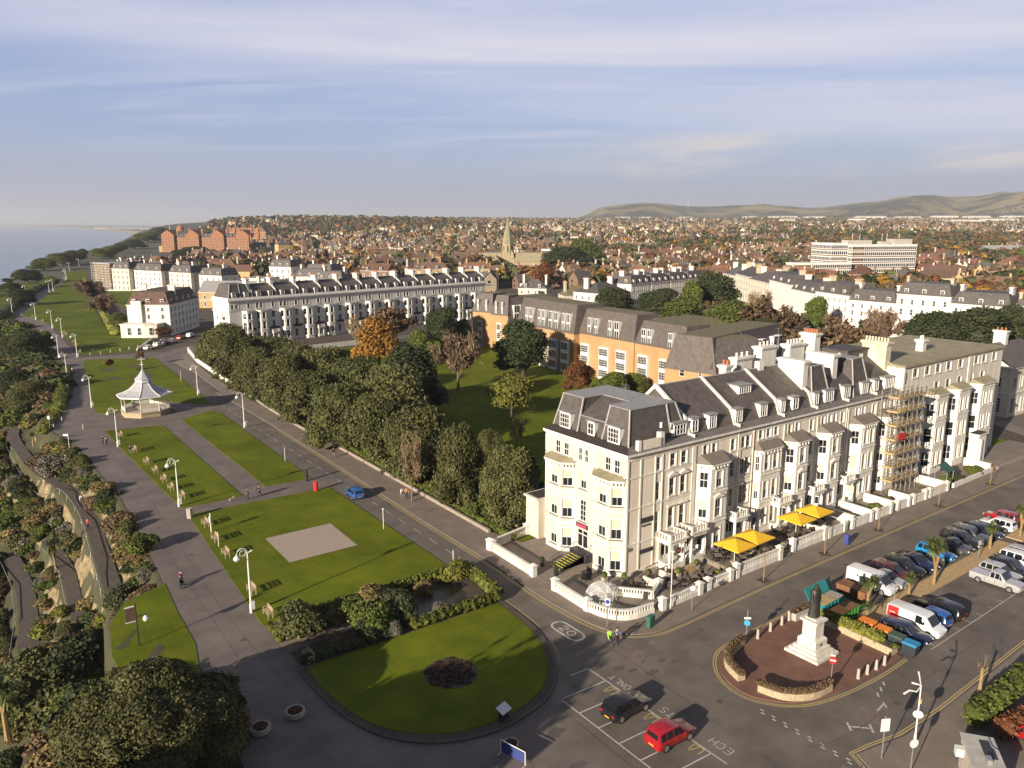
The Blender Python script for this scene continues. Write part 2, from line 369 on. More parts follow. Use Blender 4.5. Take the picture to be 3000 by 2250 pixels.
# lamp -Z must point along (cos az cos el, sin az cos el, -sin el)
w = bpy.data.worlds.new('World'); SC.world = w; w.use_nodes = True
N, L = w.node_tree.nodes, w.node_tree.links
bg = N['Background']; sky = N.new('ShaderNodeTexSky'); sky.sky_type = 'NISHITA'; sky.sun_disc = False
sky.sun_elevation = SUN_EL; sky.sun_rotation = pi/2-(SUN_AZ+pi); sky.air_density = 1.0; sky.dust_density = 1.6; sky.ozone_density = 1.5
def nd(t, **kw):
    n = N.new('ShaderNode'+t)
    for k, v in kw.items(): setattr(n, k, v)
    return n
def mth(op, a, b=None, c=None):
    n = nd('Math', operation=op)
    for i, x in enumerate((a, b, c)):
        if x is None: continue
        if isinstance(x, (int, float)): n.inputs[i].default_value = x
        else: L.new(x, n.inputs[i])
    return n.outputs[0]
def mixc(f, a, b):
    n = nd('Mix', data_type='RGBA')
    for i, x in ((0, f), (6, a), (7, b)):
        if isinstance(x, (int, float)): n.inputs[i].default_value = x
        elif isinstance(x, tuple): n.inputs[i].default_value = x
        else: L.new(x, n.inputs[i])
    return n.outputs[2]
tc = nd('TexCoord'); sp = nd('SeparateXYZ'); L.new(tc.outputs['Generated'], sp.inputs[0])
X, Y, Z = sp.outputs
zc = mth('MAXIMUM', mth('ADD', Z, .045), .02)
# rotate so that u runs across the view and v away from it, on a flat cloud deck
ca, sa = cos(HD), sin(HD)
U = mth('DIVIDE', mth('SUBTRACT', mth('MULTIPLY', X, ca), mth('MULTIPLY', Y, sa)), zc)
V = mth('DIVIDE', mth('ADD', mth('MULTIPLY', X, sa), mth('MULTIPLY', Y, ca)), zc)
def cloud(su, sv, shear, scale, det, off, lo, hi, dist=.6):
    cb = nd('CombineXYZ'); L.new(mth('MULTIPLY', mth('ADD', U, mth('MULTIPLY', V, shear)), su), cb.inputs[0]); L.new(mth('MULTIPLY', V, sv), cb.inputs[1]); cb.inputs[2].default_value = off
    n = nd('TexNoise'); n.inputs['Scale'].default_value = scale; n.inputs['Detail'].default_value = det; n.inputs['Roughness'].default_value = .58; n.inputs['Distortion'].default_value = dist
    L.new(cb.outputs[0], n.inputs['Vector'])
    r = nd('MapRange', interpolation_type='SMOOTHSTEP'); r.inputs[1].default_value = lo; r.inputs[2].default_value = hi; L.new(n.outputs['Fac'], r.inputs[0]); return r.outputs[0]
c1 = cloud(.24, .62, .42, .62, 8, 5.2, .34, .64)       # broad streaky veil
c2 = cloud(.55, 1.3, .55, 1.0, 11, 8.2, .42, .78)      # finer wisps
def ss(x, lo, hi):
    r = nd('MapRange', interpolation_type='SMOOTHSTEP'); r.inputs[1].default_value = lo; r.inputs[2].default_value = hi; L.new(x, r.inputs[0]); return r.outputs[0]
side = mth('SUBTRACT', mth('MULTIPLY', X, ca), mth('MULTIPLY', Y, sa))
# the sheet of cloud is high overhead and thins out towards a clear band above the horizon
high = ss(mth('ADD', Z, mth('MULTIPLY', side, .10)), .105, .19)
veil = mth('MULTIPLY', high, mth('ADD', .15, mth('MULTIPLY', c1, .85)))
veil = mth('ADD', veil, mth('MULTIPLY', mth('MULTIPLY', mth('MULTIPLY', c2, .42), ss(Z, .05, .11)), mth('SUBTRACT', 1.0, veil)))
low = mth('MULTIPLY', mth('SUBTRACT', 1.0, ss(Z, .0, .12)), .62)       # pale haze near the horizon
puff = cloud(.55, .30, .0, .8, 9, 1.3, .40, .60, .3)                    # low bank over the hills on the right
pz = mth('MULTIPLY', mth('MULTIPLY', ss(Z, .046, .066), mth('SUBTRACT', 1.0, ss(Z, .088, .112))), ss(side, -.05, .35))
base = sky.outputs[0]
sc = nd('Vector' + 'Math', operation='SCALE'); L.new(base, sc.inputs[0]); sc.inputs[3].default_value = 1.0
blue = mixc(.75, sc.outputs[0], (1.75, 2.2, 3.9, 1))
col = mixc(low, blue, (2.5, 2.55, 3.0, 1))
col = mixc(veil, col, (4.3, 4.2, 4.8, 1))
col = mixc(mth('MULTIPLY', mth('MULTIPLY', puff, pz), .95), col, (4.4, 4.0, 3.8, 1))
# overhead and behind the drone the sky is clear deep blue
fwd = mth('ADD', mth('MULTIPLY', X, sa), mth('MULTIPLY', Y, ca))
clear = mth('MAXIMUM', ss(Z, .36, .62), mth('SUBTRACT', 1.0, ss(fwd, -.25, .35)))
col = mixc(clear, col, (.62, .80, 1.25, 1))
L.new(col, bg.inputs['Color']); bg.inputs['Strength'].default_value = .1
SC.view_settings.view_transform = 'Standard'; SC.view_settings.look = 'None'; SC.view_settings.exposure = .82; SC.view_settings.gamma = 1
SC.cycles.max_bounces = 5; SC.cycles.diffuse_bounces = 2; SC.cycles.glossy_bounces = 2; SC.cycles.transmission_bounces = 2; SC.cycles.transparent_max_bounces = 8
SC.cycles.caustics_reflective = False; SC.cycles.caustics_refractive = False
# ------------------------------------------------------------------ terrain
EDGE = [(-400,-46),(-60,-46),(-6,-45.4),(9,-44.4),(26,-43.2),(45,-42.2),(63,-41.4),(82,-42),(100,-42.6),(116,-45.5),(126,-45),(135,-41.2),(144,-37.4),(165,-34.5),(184,-33.2),(245,-31.2),(310,-30),(330,-40),(384,-46),(450,-32),(580,-14),(760,14),(890,38),(1040,76),(1140,118),(1260,158),(1500,225),(1750,292),(2050,414),(2500,640),(3100,980),(3600,1300),(12000,7200)]
def edge(t):
    for i in range(len(EDGE)-1):
        a, b = EDGE[i], EDGE[i+1]
        if t <= b[0]: return a[1]+(b[1]-a[1])*max(0, t-a[0])/(b[0]-a[0])
    return EDGE[-1][1]
def sst(x, a, b):
    t = min(1, max(0, (x-a)/(b-a))); return t*t*(3-2*t)
def vn(x, y):
    s = 0
    for k, (f, a) in enumerate(((.9, .5), (2.1, .28), (4.7, .16))): s += a*sin(x*f+1.7*k+1.3*sin(y*f*.7+k))*cos(y*f*1.1-2.1*k+sin(x*f*.6))
    return s
HILLA = [(-6000,0),(-400,0),(330,4),(470,12),(640,98),(1000,134),(1300,112),(1650,118),(2200,92),(2540,126),(2900,168),(3560,192),(4300,198),(9000,210)]
def ridge(a):
    for i in range(len(HILLA)-1):
        p, q = HILLA[i], HILLA[i+1]
        if a <= q[0]: return p[1]+(q[1]-p[1])*sst(a, p[0], q[0])
    return HILLA[-1][1]
def inland(x, y):
    a, b = w2cam(x, y)
    z = 30*sst(b, 600, 2600)+26*sst(b, 2400, 4600)
    # wooded rise behind the red hotel
    z += 20*exp(-((a+520)/430)**2-((b-2350)/620)**2)
    u = a*5800/max(b, 900)                       # position along the downs as seen from the drone
    foot = 4900+350*sin(u*.0013)+220*sin(u*.0041+1)
    h = ridge(u)
    if h > 0:
        g_ = sst(b, foot, foot+1150+260*sin(u*.006))
        z += h*g_*(1+.05*vn(u*.004, b*.002))+ (h*.16*vn(u*.0075+2, b*.0009) if 0 < g_ < 1 else 0)
    if b > 900: z += 4.5*vn(x*.0022, y*.0022)*sst(b, 900, 1800)
    return z
def slope(d, t):
    """ground height d metres seaward (negative) of the promenade edge"""
    if d >= 0: return 0
    q = -d
    if t < 150:
        pr = [(0,0),(.6,0),(2.2,-2.4),(3.0,-3.6),(5.6,-3.9),(6.2,-6.0),(7.2,-8),(9.6,-8.2),(10.4,-10.2),(11.5,-11),(14.5,-11.2),(17,-14),(40,-27),(70,-44),(140,-46)]
    else:
        pr = [(0,0),(4,-.3),(10,-4),(30,-16),(60,-36),(80,-44),(140,-46)]
    for i in range(len(pr)-1):
        if q <= pr[i+1][0]:
            z = pr[i][1]+(pr[i+1][1]-pr[i][1])*(q-pr[i][0])/(pr[i+1][0]-pr[i][0]); break
    else: z = -46
    if t < 150:
        # level lawn with a fingerpost on the bottom terrace, and the path head near the bandstand
        k = sst(t, 6, 9)*(1-sst(t, 24, 29)); k = k if q < 7.2 else 0
        z *= (1-k)
        z *= .55+.45*(1-sst(t, 95, 132)) if q < 12 else 1
    return z
def ground_z(x, y):
    e = edge(y); d = x-e
    if d < 0: return slope(d, y)
    return inland(x, y)
TS = sorted(set(list(np.arange(-120, 30, 2.5))+list(np.arange(30, 130, 1.25))+list(np.arange(130, 160, 2.5))+list(np.arange(160, 460, 10.))+list(np.arange(460, 1400, 45.))+list(np.arange(1400, 3600, 110.))+list(np.arange(3600, 11500, 210.))+[-400., -250.]))
DS = [-140,-110,-80,-70,-55,-40,-30,-23,-17,-14.5,-12.4,-11.5,-10.8,-10.4,-10,-9.6,-8.4,-7.2,-6.7,-6.2,-5.9,-5.6,-4.3,-3.0,-2.6,-2.2,-1.7,-1.2,-.6,0,.6,10,25,60,120,200,300]+list(np.arange(400, 2000, 90.))+list(np.arange(2000, 10400, 170.))
b = MB(); nD = len(DS)
for t in TS:
    e = edge(t)
    for d in DS:
        x = e+d; z = slope(d, t) if d < 0 else inland(x, t)
        if d < -1.5 and t < 200: z += .35*vn(x*.9, t*.8)*min(1, (-d-1)/3)
        if -12 < d < -.9 and 30 < t < 130 and not (-5.6 <= d <= -3.0 or -9.6 <= d <= -7.2): z += .40*vn(x*2.9+3, t*2.3); x += .5*vn(d*3.1+1, t*2.3)
        b.v.append((x, t, z-.03))
for i in range(len(TS)-1):
    for j in range(nD-1):
        k = i*nD+j; b.f.append((k, k+1, k+1+nD, k+nD))
gr = struct('ground', b, 'townland', True)
gr.data.materials.append(M['scrub']); gr.data.materials.append(M['earth']); gr.data.materials.append(M['rock'])
mi = []
for i in range(len(TS)-1):
    for j in range(nD-1):
        mi.append(3 if 36 < TS[i] < 104 and any(p < -(DS[j]+DS[j+1])/2 < q for p, q in ((1.4, 3.0), (5.6, 7.2), (9.6, 11.5))) and vn(TS[i]*.35+DS[j]*.9, DS[j]*2) < -.02 else 1 if DS[j+1] <= 0 else (2 if TS[i] < 460 and DS[j] < 300 else 0))
gr.data.polygons.foreach_set('material_index', mi)
# the townland colours: darker woods and paler fields on the downs come from height and slope
nt = M['townland'].node_tree; N, L = nt.nodes, nt.links; bs = N['Principled BSDF']
old = bs.inputs['Base Color'].links[0].from_socket
ge = N.new('ShaderNodeNewGeometry'); sp = N.new('ShaderNodeSeparateXYZ'); L.new(ge.outputs['Position'], sp.inputs[0])
mr = N.new('ShaderNodeMapRange'); mr.inputs[1].default_value = 62; mr.inputs[2].default_value = 105; L.new(sp.outputs[2], mr.inputs[0])
tc = N.new('ShaderNodeTexCoord'); no = N.new('ShaderNodeTexNoise'); no.inputs['Scale'].default_value = .0035; no.inputs['Detail'].default_value = 9; no.inputs['Roughness'].default_value = .6; L.new(tc.outputs['Object'], no.inputs[0])
rp = N.new('ShaderNodeValToRGB'); e0, e1 = rp.color_ramp.elements; e0.position = .44; e1.position = .56; e0.color = (.040, .042, .020, 1); e1.color = (.27, .205, .085, 1)
L.new(no.outputs['Fac'], rp.inputs['Fac'])
mx = N.new('ShaderNodeMix'); mx.data_type = 'RGBA'; L.new(mr.outputs[0], mx.inputs[0]); L.new(old, mx.inputs[6]); L.new(rp.outputs['Color'], mx.inputs[7]); L.new(mx.outputs[2], bs.inputs['Base Color'])
# sea
m = mat('sea', (.075, .135, .19), .16, .12, .02, spec=.5); nt = m.node_tree; N, L = nt.nodes, nt.links
tc = N.new('ShaderNodeTexCoord'); mp = N.new('ShaderNodeMapping'); mp.inputs['Scale'].default_value = (.05, .16, 1); mp.inputs['Rotation'].default_value = (0, 0, .6); L.new(tc.outputs['Object'], mp.inputs[0])
no = N.new('ShaderNodeTexNoise'); no.inputs['Scale'].default_value = 1; no.inputs['Detail'].default_value = 6; L.new(mp.outputs[0], no.inputs[0])
bp = N.new('ShaderNodeBump'); bp.inputs['Strength'].default_value = .6; bp.inputs['Distance'].default_value = 2.5; L.new(no.outputs['Fac'], bp.inputs['Height']); L.new(bp.outputs[0], N['Principled BSDF'].inputs['Normal'])
SEA = -44.0
b = MB(); xs = [-40000, -6000, -1500, -400, 0, 600, 2500, 9000, 20000]; ys = [-2000, -300, 0, 300, 900, 2500, 7000, 16000, 60000]
for y in ys:
    for x in xs: b.v.append((x, y, SEA))
for i in range(8):
    for j in range(8): k = i*9+j; b.f.append((k, k+1, k+10, k+9))
struct('sea', b, 'sea')
# far bay: low land behind a curving beach at sea level
shore = [g('D', x, y, SEA+1) for x, y in ((338, 519), (318, 511), (290, 505), (250, 499.5), (205, 495.5), (150, 492.5), (90, 490.2), (20, 488.6), (-60, 487.8))]
back = [g('D', x, y, SEA+1.5) for x, y in ((352, 509), (326, 503.5), (292, 499.5), (250, 495.8), (205, 493.0), (150, 490.7), (90, 489.0), (20, 487.7), (-60, 487.0))]
b = MB()
for i in range(len(shore)-1): b.poly((*shore[i], SEA+.3), (*shore[i+1], SEA+.3), (*back[i+1], SEA+3), (*back[i], SEA+3))
struct('beach', b, 'shingle')
far = [g('D', x, y, SEA+1.5) for x, y in ((420, 497), (380, 492), (320, 488.5), (250, 487.3), (205, 486.8), (150, 486.4), (90, 486), (20, 485.7), (-60, 485.5))]
b = MB()
for i in range(len(back)-1):
    b.poly((*back[i], SEA+3), (*back[i+1], SEA+3), (*far[i+1], SEA+14), (*far[i], SEA+14))
struct('far_coast_land', b, 'townland')

# ------------------------------------------------------------------ streets and lawns (world metres)
sheet('road', [(-38,-60),(150,-60),(150,24),(118,24),(100,-10),(-2,-10),(-8,0),(-7.5,122),(-1,178),(24,216),(20,222),(-4,203),(-25,205),(-28,200),(-30,100)], .004, 'asphalt')
# promenade: its seaward edge follows the slope
pe = [(edge(t), t) for t in list(np.arange(-60, 150, 3.))+list(np.arange(150, 330, 12.))]
sheet('promenade', pe+[(-40,332),(-33,384),(-20,448),(-6,495),(11,579),(24,665),(47,825),(56,822),(33,662),(19,576),(0,492),(-14,440),(-25,352),(-26,290),(-27.5,206),(-15,204),(-13,150),(-14.5,60),(-15,12),(-14.6,-4),(-18,-12),(-29,-20),(-29,-60)], .012, 'prom_asphalt')
def lawn(pts, mt='lawn', z=.07): return sheet('lawn', pts, z, mt, .09)
lawn([(-37.2,13.6),(-14.6,13.6),(-14.6,49.6),(-35.2,50.2)])
lawn([(-35.3,53.4),(-26.6,53.4),(-26.4,103.8),(-27.2,105.2),(-36.6,106.6),(-36.4,90)])
lawn([(-22.4,55.8),(-15.1,55.4),(-13.9,110.0),(-15.5,112.0),(-19.5,109.6),(-22.3,107.0)])
lawn([(-35.6,124.6),(-33,121),(-26,127),(-20,126.5),(-16,121),(-13.2,118.4),(-10.6,160),(-9.4,192),(-24.9,199.5),(-28,197.5)])
lawn([(-26,210.5),(-14,208.5),(-2.5,211.5),(-2,231),(-5,247),(-8,262),(-8,290),(4,400),(22,540),(60,800),(52,806),(22,655),(13,570),(-4,488),(-14,436),(-26,368),(-31,345),(-24.8,300),(-25,255)], 'lawn_far')
lawn([(-44,330),(-36,325),(-33,345),(-37,384),(-24,450),(-10,500),(6,580),(0,585),(-25,520),(-44,420)], 'lawn_far')
lawn([(8,300),(8,280),(22,300),(36,449),(17,458)], 'lawn_far')
lawn([(70,800),(75,860),(130,1030),(240,1320),(300,1300),(190,960),(140,900)], 'lawn_far')
# gravel panel let into the lawn
sheet('gravel_panel', [(-29.5,26.6),(-20.7,26.6),(-20.5,35.5),(-29.4,35.5)], .078, 'gravel_bed', .02)
# D-shaped lawn with a low plinth
ov = smooth_line([(-37.3,3.6),(-37.3,-1.2),(-36.6,-6.3),(-34.9,-10.2),(-31.8,-13),(-28,-14.2),(-24.6,-14),(-21,-12.8),(-18.4,-10.4),(-16.6,-7.4),(-15.3,-3.6),(-14.8,.4),(-14.7,3.6)], 6)
sheet('lawn_kerb', ov, .16, 'path_dark', .17)
ovi = [(x*.94-26*.06, (y-3.6)*.93+3.4) for x, y in ov]
sheet('lawn_border', [(x*.985-26*.015, (y-3.6)*.98+3.5) for x, y in ov], .17, 'earth', .02)
sheet('lawn', ovi, .20, 'lawn', .05)
sheet('flower_bed', [(-26.4+2.4*cos(k*pi/16), -5.1+2.5*sin(k*pi/16)) for k in range(32)], .225, 'earth', .03)
sheet('garden_soil', [(-36.8,4.3),(-15.2,4.0),(-14.4,12),(-33,11.6),(-36.8,10)], .05, 'earth', .06)
sheet('garden_path', [(-37.0,7.0),(-33,7.4),(-28,7.8),(-26.5,8.6),(-27,9.4),(-33,9),(-37,9.2)], .075, 'pavement', .02)
sheet('pond', [(-24.5,5.6),(-21,5.3),(-18,6),(-16.6,7.4),(-16.8,9.2),(-18.5,10),(-21,9.4),(-24,8)], .07, 'dark_water', .02)
lawn([(-50.4,12),(-44.6,8.6),(-43.6,14),(-43.4,22),(-42.9,29.5),(-47.6,27.2),(-49.6,23),(-50.6,16)], 'lawn', .05)
# pavements with kerbs
kerb = smooth_line([(-9.0,130),(-8.6,111),(-8.9,72),(-9.4,49),(-9.9,30),(-10.1,12),(-10.6,3),(-10.5,-2),(-10.1,-6),(-8.9,-9),(-6.4,-10.6),(-3,-10.9),(4,-10.7),(14,-10.5)], 5)+[(40,-10.3),(95,-10.3),(99,-7)]
sheet('pavement', [(-4.6,130)]+kerb+[(99,0),(0,0),(-4.6,20)], .11, 'pavement', .11)
sheet('pavement', [(-15,203.5),(-9,197),(-6.6,180),(-6,160),(-7.5,131),(-4.3,130.5),(-4,150),(-2.2,176),(-1,190)][2:], .105, 'paving_slab', .1)
sheet('forecourt', [(-8,15),(-8,-7.4),(-5,-7.9),(89.4,-7.1),(89.4,1),(58,1),(11,1),(0,0),(0,15)], .125, 'paving_slab', .02)
isl = smooth_line([(9.4,-27.5),(4,-27.6),(-1.4,-27.1),(-4.9,-26),(-7.0,-23.8),(-7.4,-21.6),(-6.4,-19.2),(-4,-17.2),(-1,-16.7),(4,-16.5),(9.4,-16.4)], 6)
sheet('pavement_island', isl, .12, 'brick_paving', .12)
sheet('median_strip', [(13,-22.6),(13,-20.6),(46.5,-20.3),(46.5,-22.3)], .13, 'shingle', .13)
sheet('median_strip', [(48.5,-22.3),(48.5,-20.3),(120,-19.9),(120,-22.0)], .13, 'shingle', .13)
rk = [(-7.9,-60),(-7.7,-34.2),(-7.0,-32.7),(-5.2,-33),(-2,-33.7),(4,-33.9),(30,-33.2),(70,-32.6),(120,-32)]
sheet('pavement', rk+[(120,-60)], .11, 'pavement', .11)
lawn([(90,-6.2),(98,-6.2),(99,8),(92.5,8)]); lawn([(93,12),(114,10),(114,22),(93,24)])
sheet('pavement', [(100,-9),(101.5,-9),(116,9),(140,40),(138,42),(112,12)], .05, 'pavement', .05)
# square garden behind the oak belt
sheet('garden_grass', [(-4.4,15.5),(96,15.5),(120,60),(150,190),(70,178),(8,172),(-3.2,150),(-4.2,120)], .03, 'lawn', .04)
sheet('road_crescent', [(8,186),(20,176),(70,183),(150,196),(150,202),(70,190),(24,184)], .04, 'asphalt', .02)
# seaward zig-zag paths
b = MB()
lp = smooth_line([(-49.6,131,0),(-51,122,0),(-49.6,104,0),(-47,88,0),(-45.6,79,0),(-45.3,66,0),(-46.1,52,0),(-46.8,40,0)], 6)
for w_, pl, dz in ((2.0, lp, .12), (1.8, smooth_line([(-50.6,74,0),(-50.0,66,0),(-49.6,58,0),(-50.2,46,0),(-51,36,0)], 5), .12), (2.2, smooth_line([(-55.6,80,0),(-54.8,66,0),(-55.2,54,0),(-56.5,40,0)], 5), .12)):
    for i in range(len(pl)-1):
        p, q = pl[i], pl[i+1]; L_ = hypot(q[0]-p[0], q[1]-p[1]); nx, ny = -(q[1]-p[1])/L_*w_/2, (q[0]-p[0])/L_*w_/2
        za = max(ground_z(p[0]+nx*k, p[1]+ny*k) for k in (-.8, 0, .8))+dz; zb = max(ground_z(q[0]+nx*k, q[1]+ny*k) for k in (-.8, 0, .8))+dz
        b.poly((p[0]+nx, p[1]+ny, za), (p[0]-nx, p[1]-ny, za), (q[0]-nx, q[1]-ny, zb), (q[0]+nx, q[1]+ny, zb))
struct('cliff_path', b, 'path_dark')
PATHS = [(lp, 1.5), ([(-50.6,74),(-50,66),(-49.6,58),(-50.2,46)], 1.3), ([(-55.6,80),(-54.8,66),(-55.2,54),(-56.5,46)], 1.6)]

# ------------------------------------------------------------------ painted markings
b = MB(); Z = .011
for i in range(9): ribbon(b, [(-15.7-.02*i, -11.6-2.4*i), (-20.7-.02*i, -11.4-2.4*i)], .12, Z) if i < 7 else None
ribbon(b, [(-15.7,-11.6),(-15.85,-27.5)], .12, Z); ribbon(b, [(-20.7,-11.4),(-20.9,-27.5)], .12, Z)
for i in range(24): ribbon(b, [(-12.3+.02*i*1.5, 17+4.2*i), (-12.27+.03*i, 19+4.2*i)], .10, .014)
for i in range(9):
    for dx in (0, .32): ribbon(b, [(-8.1+i*.02-dx, -24.7-1.1*i-dx), (-8.1+i*.02-dx, -25.05-1.1*i-dx)], .14, Z)
for i in range(10): ribbon(b, [(14+2.5*i, -28.2), (14+2.5*i, -27.6)], .08, Z)
ribbon(b, [(13,-28.4),(60,-27.6)], .08, Z)
for c in (0, 1.0, 2.0): ribbon(b, [(1.6+c, -29.6+.3*c), (2.1+c, -29.2+.3*c)], .15, Z)
ribbon(b, [(-4.2,-30.4),(-3.0,-31.6)], .16, Z); ribbon(b, [(-4.6,-30.8),(-3.9,-30.0)], .16, Z); ribbon(b, [(-3.4,-32.0),(-2.6,-31.2)], .16, Z)
ribbon(b, [(-.4,-30.6),(1.0,-30.4)], .14, Z); ribbon(b, [(.6,-30.9),(1.2,-30.2)], .14, Z)
# speed roundel
cx, cy = -12.85, -5.3
def stadium(r, h, n=10): return [(r*cos(pi+pi*k/n), -h+r*sin(pi+pi*k/n)) for k in range(n+1)]+[(r*cos(pi*k/n), h+r*sin(pi*k/n)) for k in range(n+1)]
pl = [(cx+x, cy+y) for x, y in stadium(.82, 1.25)]; ribbon(b, pl+[pl[0]], .22, Z)
def strokes(b, segs, ox, oy, ux, uy, vx, vy, w, z):
    for s in segs: ribbon(b, [(ox+p[0]*ux+p[1]*vx, oy+p[0]*uy+p[1]*vy) for p in s], w, z)
GL = dict(O=[[(.3,0),(.7,0),(1,.3),(1,.7),(.7,1),(.3,1),(0,.7),(0,.3),(.3,0)]], N=[[(0,0),(0,1)],[(0,1),(1,0)],[(1,0),(1,1)]], L=[[(0,1),(0,0)],[(0,0),(1,0)]], Y=[[(0,1),(.5,.5),(1,1)],[(.5,.5),(.5,0)]],
  T=[[(0,1),(1,1)],[(.5,1),(.5,0)]], A=[[(0,0),(.5,1),(1,0)],[(.25,.4),(.75,.4)]], X=[[(0,0),(1,1)],[(0,1),(1,0)]], I=[[(.5,0),(.5,1)]], S=[[(0,.1),(.3,0),(.8,0),(1,.25),(.8,.5),(.2,.5),(0,.75),(.2,1),(.8,1),(1,.9)]],
  E=[[(1,0),(0,0),(0,1),(1,1)],[(0,.5),(.8,.5)]], C=[[(1,.15),(.7,0),(.3,0),(0,.3),(0,.7),(.3,1),(.7,1),(1,.85)]], H=[[(0,0),(0,1)],[(1,0),(1,1)],[(0,.5),(1,.5)]], V=[[(0,1),(.5,0),(1,1)]], M=[[(0,0),(0,1),(.5,.4),(1,1),(1,0)]], W=[[(0,1),(.25,0),(.5,.7),(.75,0),(1,1)]], R=[[(0,0),(0,1),(.8,1),(1,.75),(.8,.5),(0,.5)],[(.4,.5),(1,0)]])
GL.update({'2': [[(0,.8),(.2,1),(.8,1),(1,.75),(0,0),(1,0)]], '0': GL['O']})
strokes(b, GL['2'], cx+.36, cy+.1, -.0, -.0, 0, 0, .01, Z) if 0 else None
for ch, oy in (('2', .15), ('0', -1.05)): strokes(b, GL[ch], cx-.42, cy+oy+.0, 0, .85, .84, 0, .13, Z) if 0 else strokes(b, GL[ch], cx-.42, cy+oy+.9, 0, -.85, .84, 0, .13, Z)
def word(b, txt, ox, oy, dx, dy, h, wch, gap, w, z):
    """letters advance along (dx,dy); their tops point to the left of it"""
    for i, ch in enumerate(txt):
        k = i*(wch+gap)
        if ch in GL: strokes(b, GL[ch], ox+dx*k, oy+dy*k, dx*wch, dy*wch, -dy*h, dx*h, w, z)
# lettering reads from the traffic side (tops toward the bays)
word(b, 'ONLY', -14.55, -16.1, 0, 1, .75, .42, .22, .075, Z)
word(b, 'WAITS', -14.35, -23.4, 0, 1, .75, .5, .28, .075, Z)
word(b, 'ECH', -14.2, -26.9, 0, 1, .75, .5, .24, .075, Z)
mk = struct('road_marking', b, 'mark_white')
b = MB()
for off in (.30, .52):
    ribbon(b, offset_line(kerb[8:], -off), .09, Z); ribbon(b, offset_line(isl, off), .09, Z); ribbon(b, offset_line(rk, off), .09, Z)
    ribbon(b, offset_line([p for p in ov if p[0] > -19], -off), .09, Z)
for k, y0 in enumerate((-14.9, -19.7, -24.5)):
    y = y0; ribbon(b, [(-15.95, y), (-15.95, y-.95)], .10, .013); ribbon(b, [(-15.95, y), (-16.9, y-.12)], .08, .013); ribbon(b, [(-16.0, y-.48), (-17.0, y-.25)], .08, .013); ribbon(b, [(-15.95, y-.95), (-16.8, y-.98)], .08, .013)
struct('road_marking', b, 'mark_yellow')
# repairs and stains in the asphalt
b = MB()
for x, y, lx, ly, a in ((-10.6,-12.8,2.6,1.2,.5),(-7.4,-12,1.3,1,.2),(-9.5,-33.5,1.8,1.1,.4),(-1.5,-30.6,2.2,1.4,.6),(-10.2,-11.2,1.5,.6,1),(4.5,-32,2,1.2,.1)):
    b.obox(x, y, .0045, .009, lx, ly, a)
struct('road_patch', b, 'asphalt_patch')
b = MB()
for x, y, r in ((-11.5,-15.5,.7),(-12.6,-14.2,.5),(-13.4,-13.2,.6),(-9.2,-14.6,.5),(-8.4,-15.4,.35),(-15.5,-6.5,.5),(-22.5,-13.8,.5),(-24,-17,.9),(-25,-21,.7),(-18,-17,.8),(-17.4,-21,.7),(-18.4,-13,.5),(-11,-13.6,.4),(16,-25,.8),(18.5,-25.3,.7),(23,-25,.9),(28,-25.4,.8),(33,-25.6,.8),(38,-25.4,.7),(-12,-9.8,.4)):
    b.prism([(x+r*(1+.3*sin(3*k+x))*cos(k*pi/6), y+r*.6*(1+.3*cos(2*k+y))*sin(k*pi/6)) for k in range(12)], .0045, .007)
for pl in ([(-38.6,-4),(-39.4,20),(-38.2,60),(-38.6,100)], [(-41,8),(-40.6,48)], [(-43,24),(-36,23.6)], [(-42,46),(-35.6,46.2)], [(-41.8,70),(-36.2,70.3)], [(-12.6,-24),(-11.6,-11),(-12.4,-1),(-12.1,30),(-11.2,90)], [(-9,-30),(-4,-31),(14,-30.4),(60,-29.6)], [(-6,-13.4),(14,-13.2),(60,-12.8)], [(-22,-28),(-21.6,-14)]):
    ribbon(b, smooth_line(pl, 6), .07, .0135)
for x, y in ((-13.2,14),(-12.4,26),(-11.4,55),(-38.4,36),(-39.6,12),(-2,-13),(9,-12.4),(24,-12.8),(2,-31),(-10,-22)): b.prism([(x+.32*cos(k*pi/5), y+.32*sin(k*pi/5)) for k in range(10)], .004, .0138)
struct('road_stain', b, 'asphalt_dark')
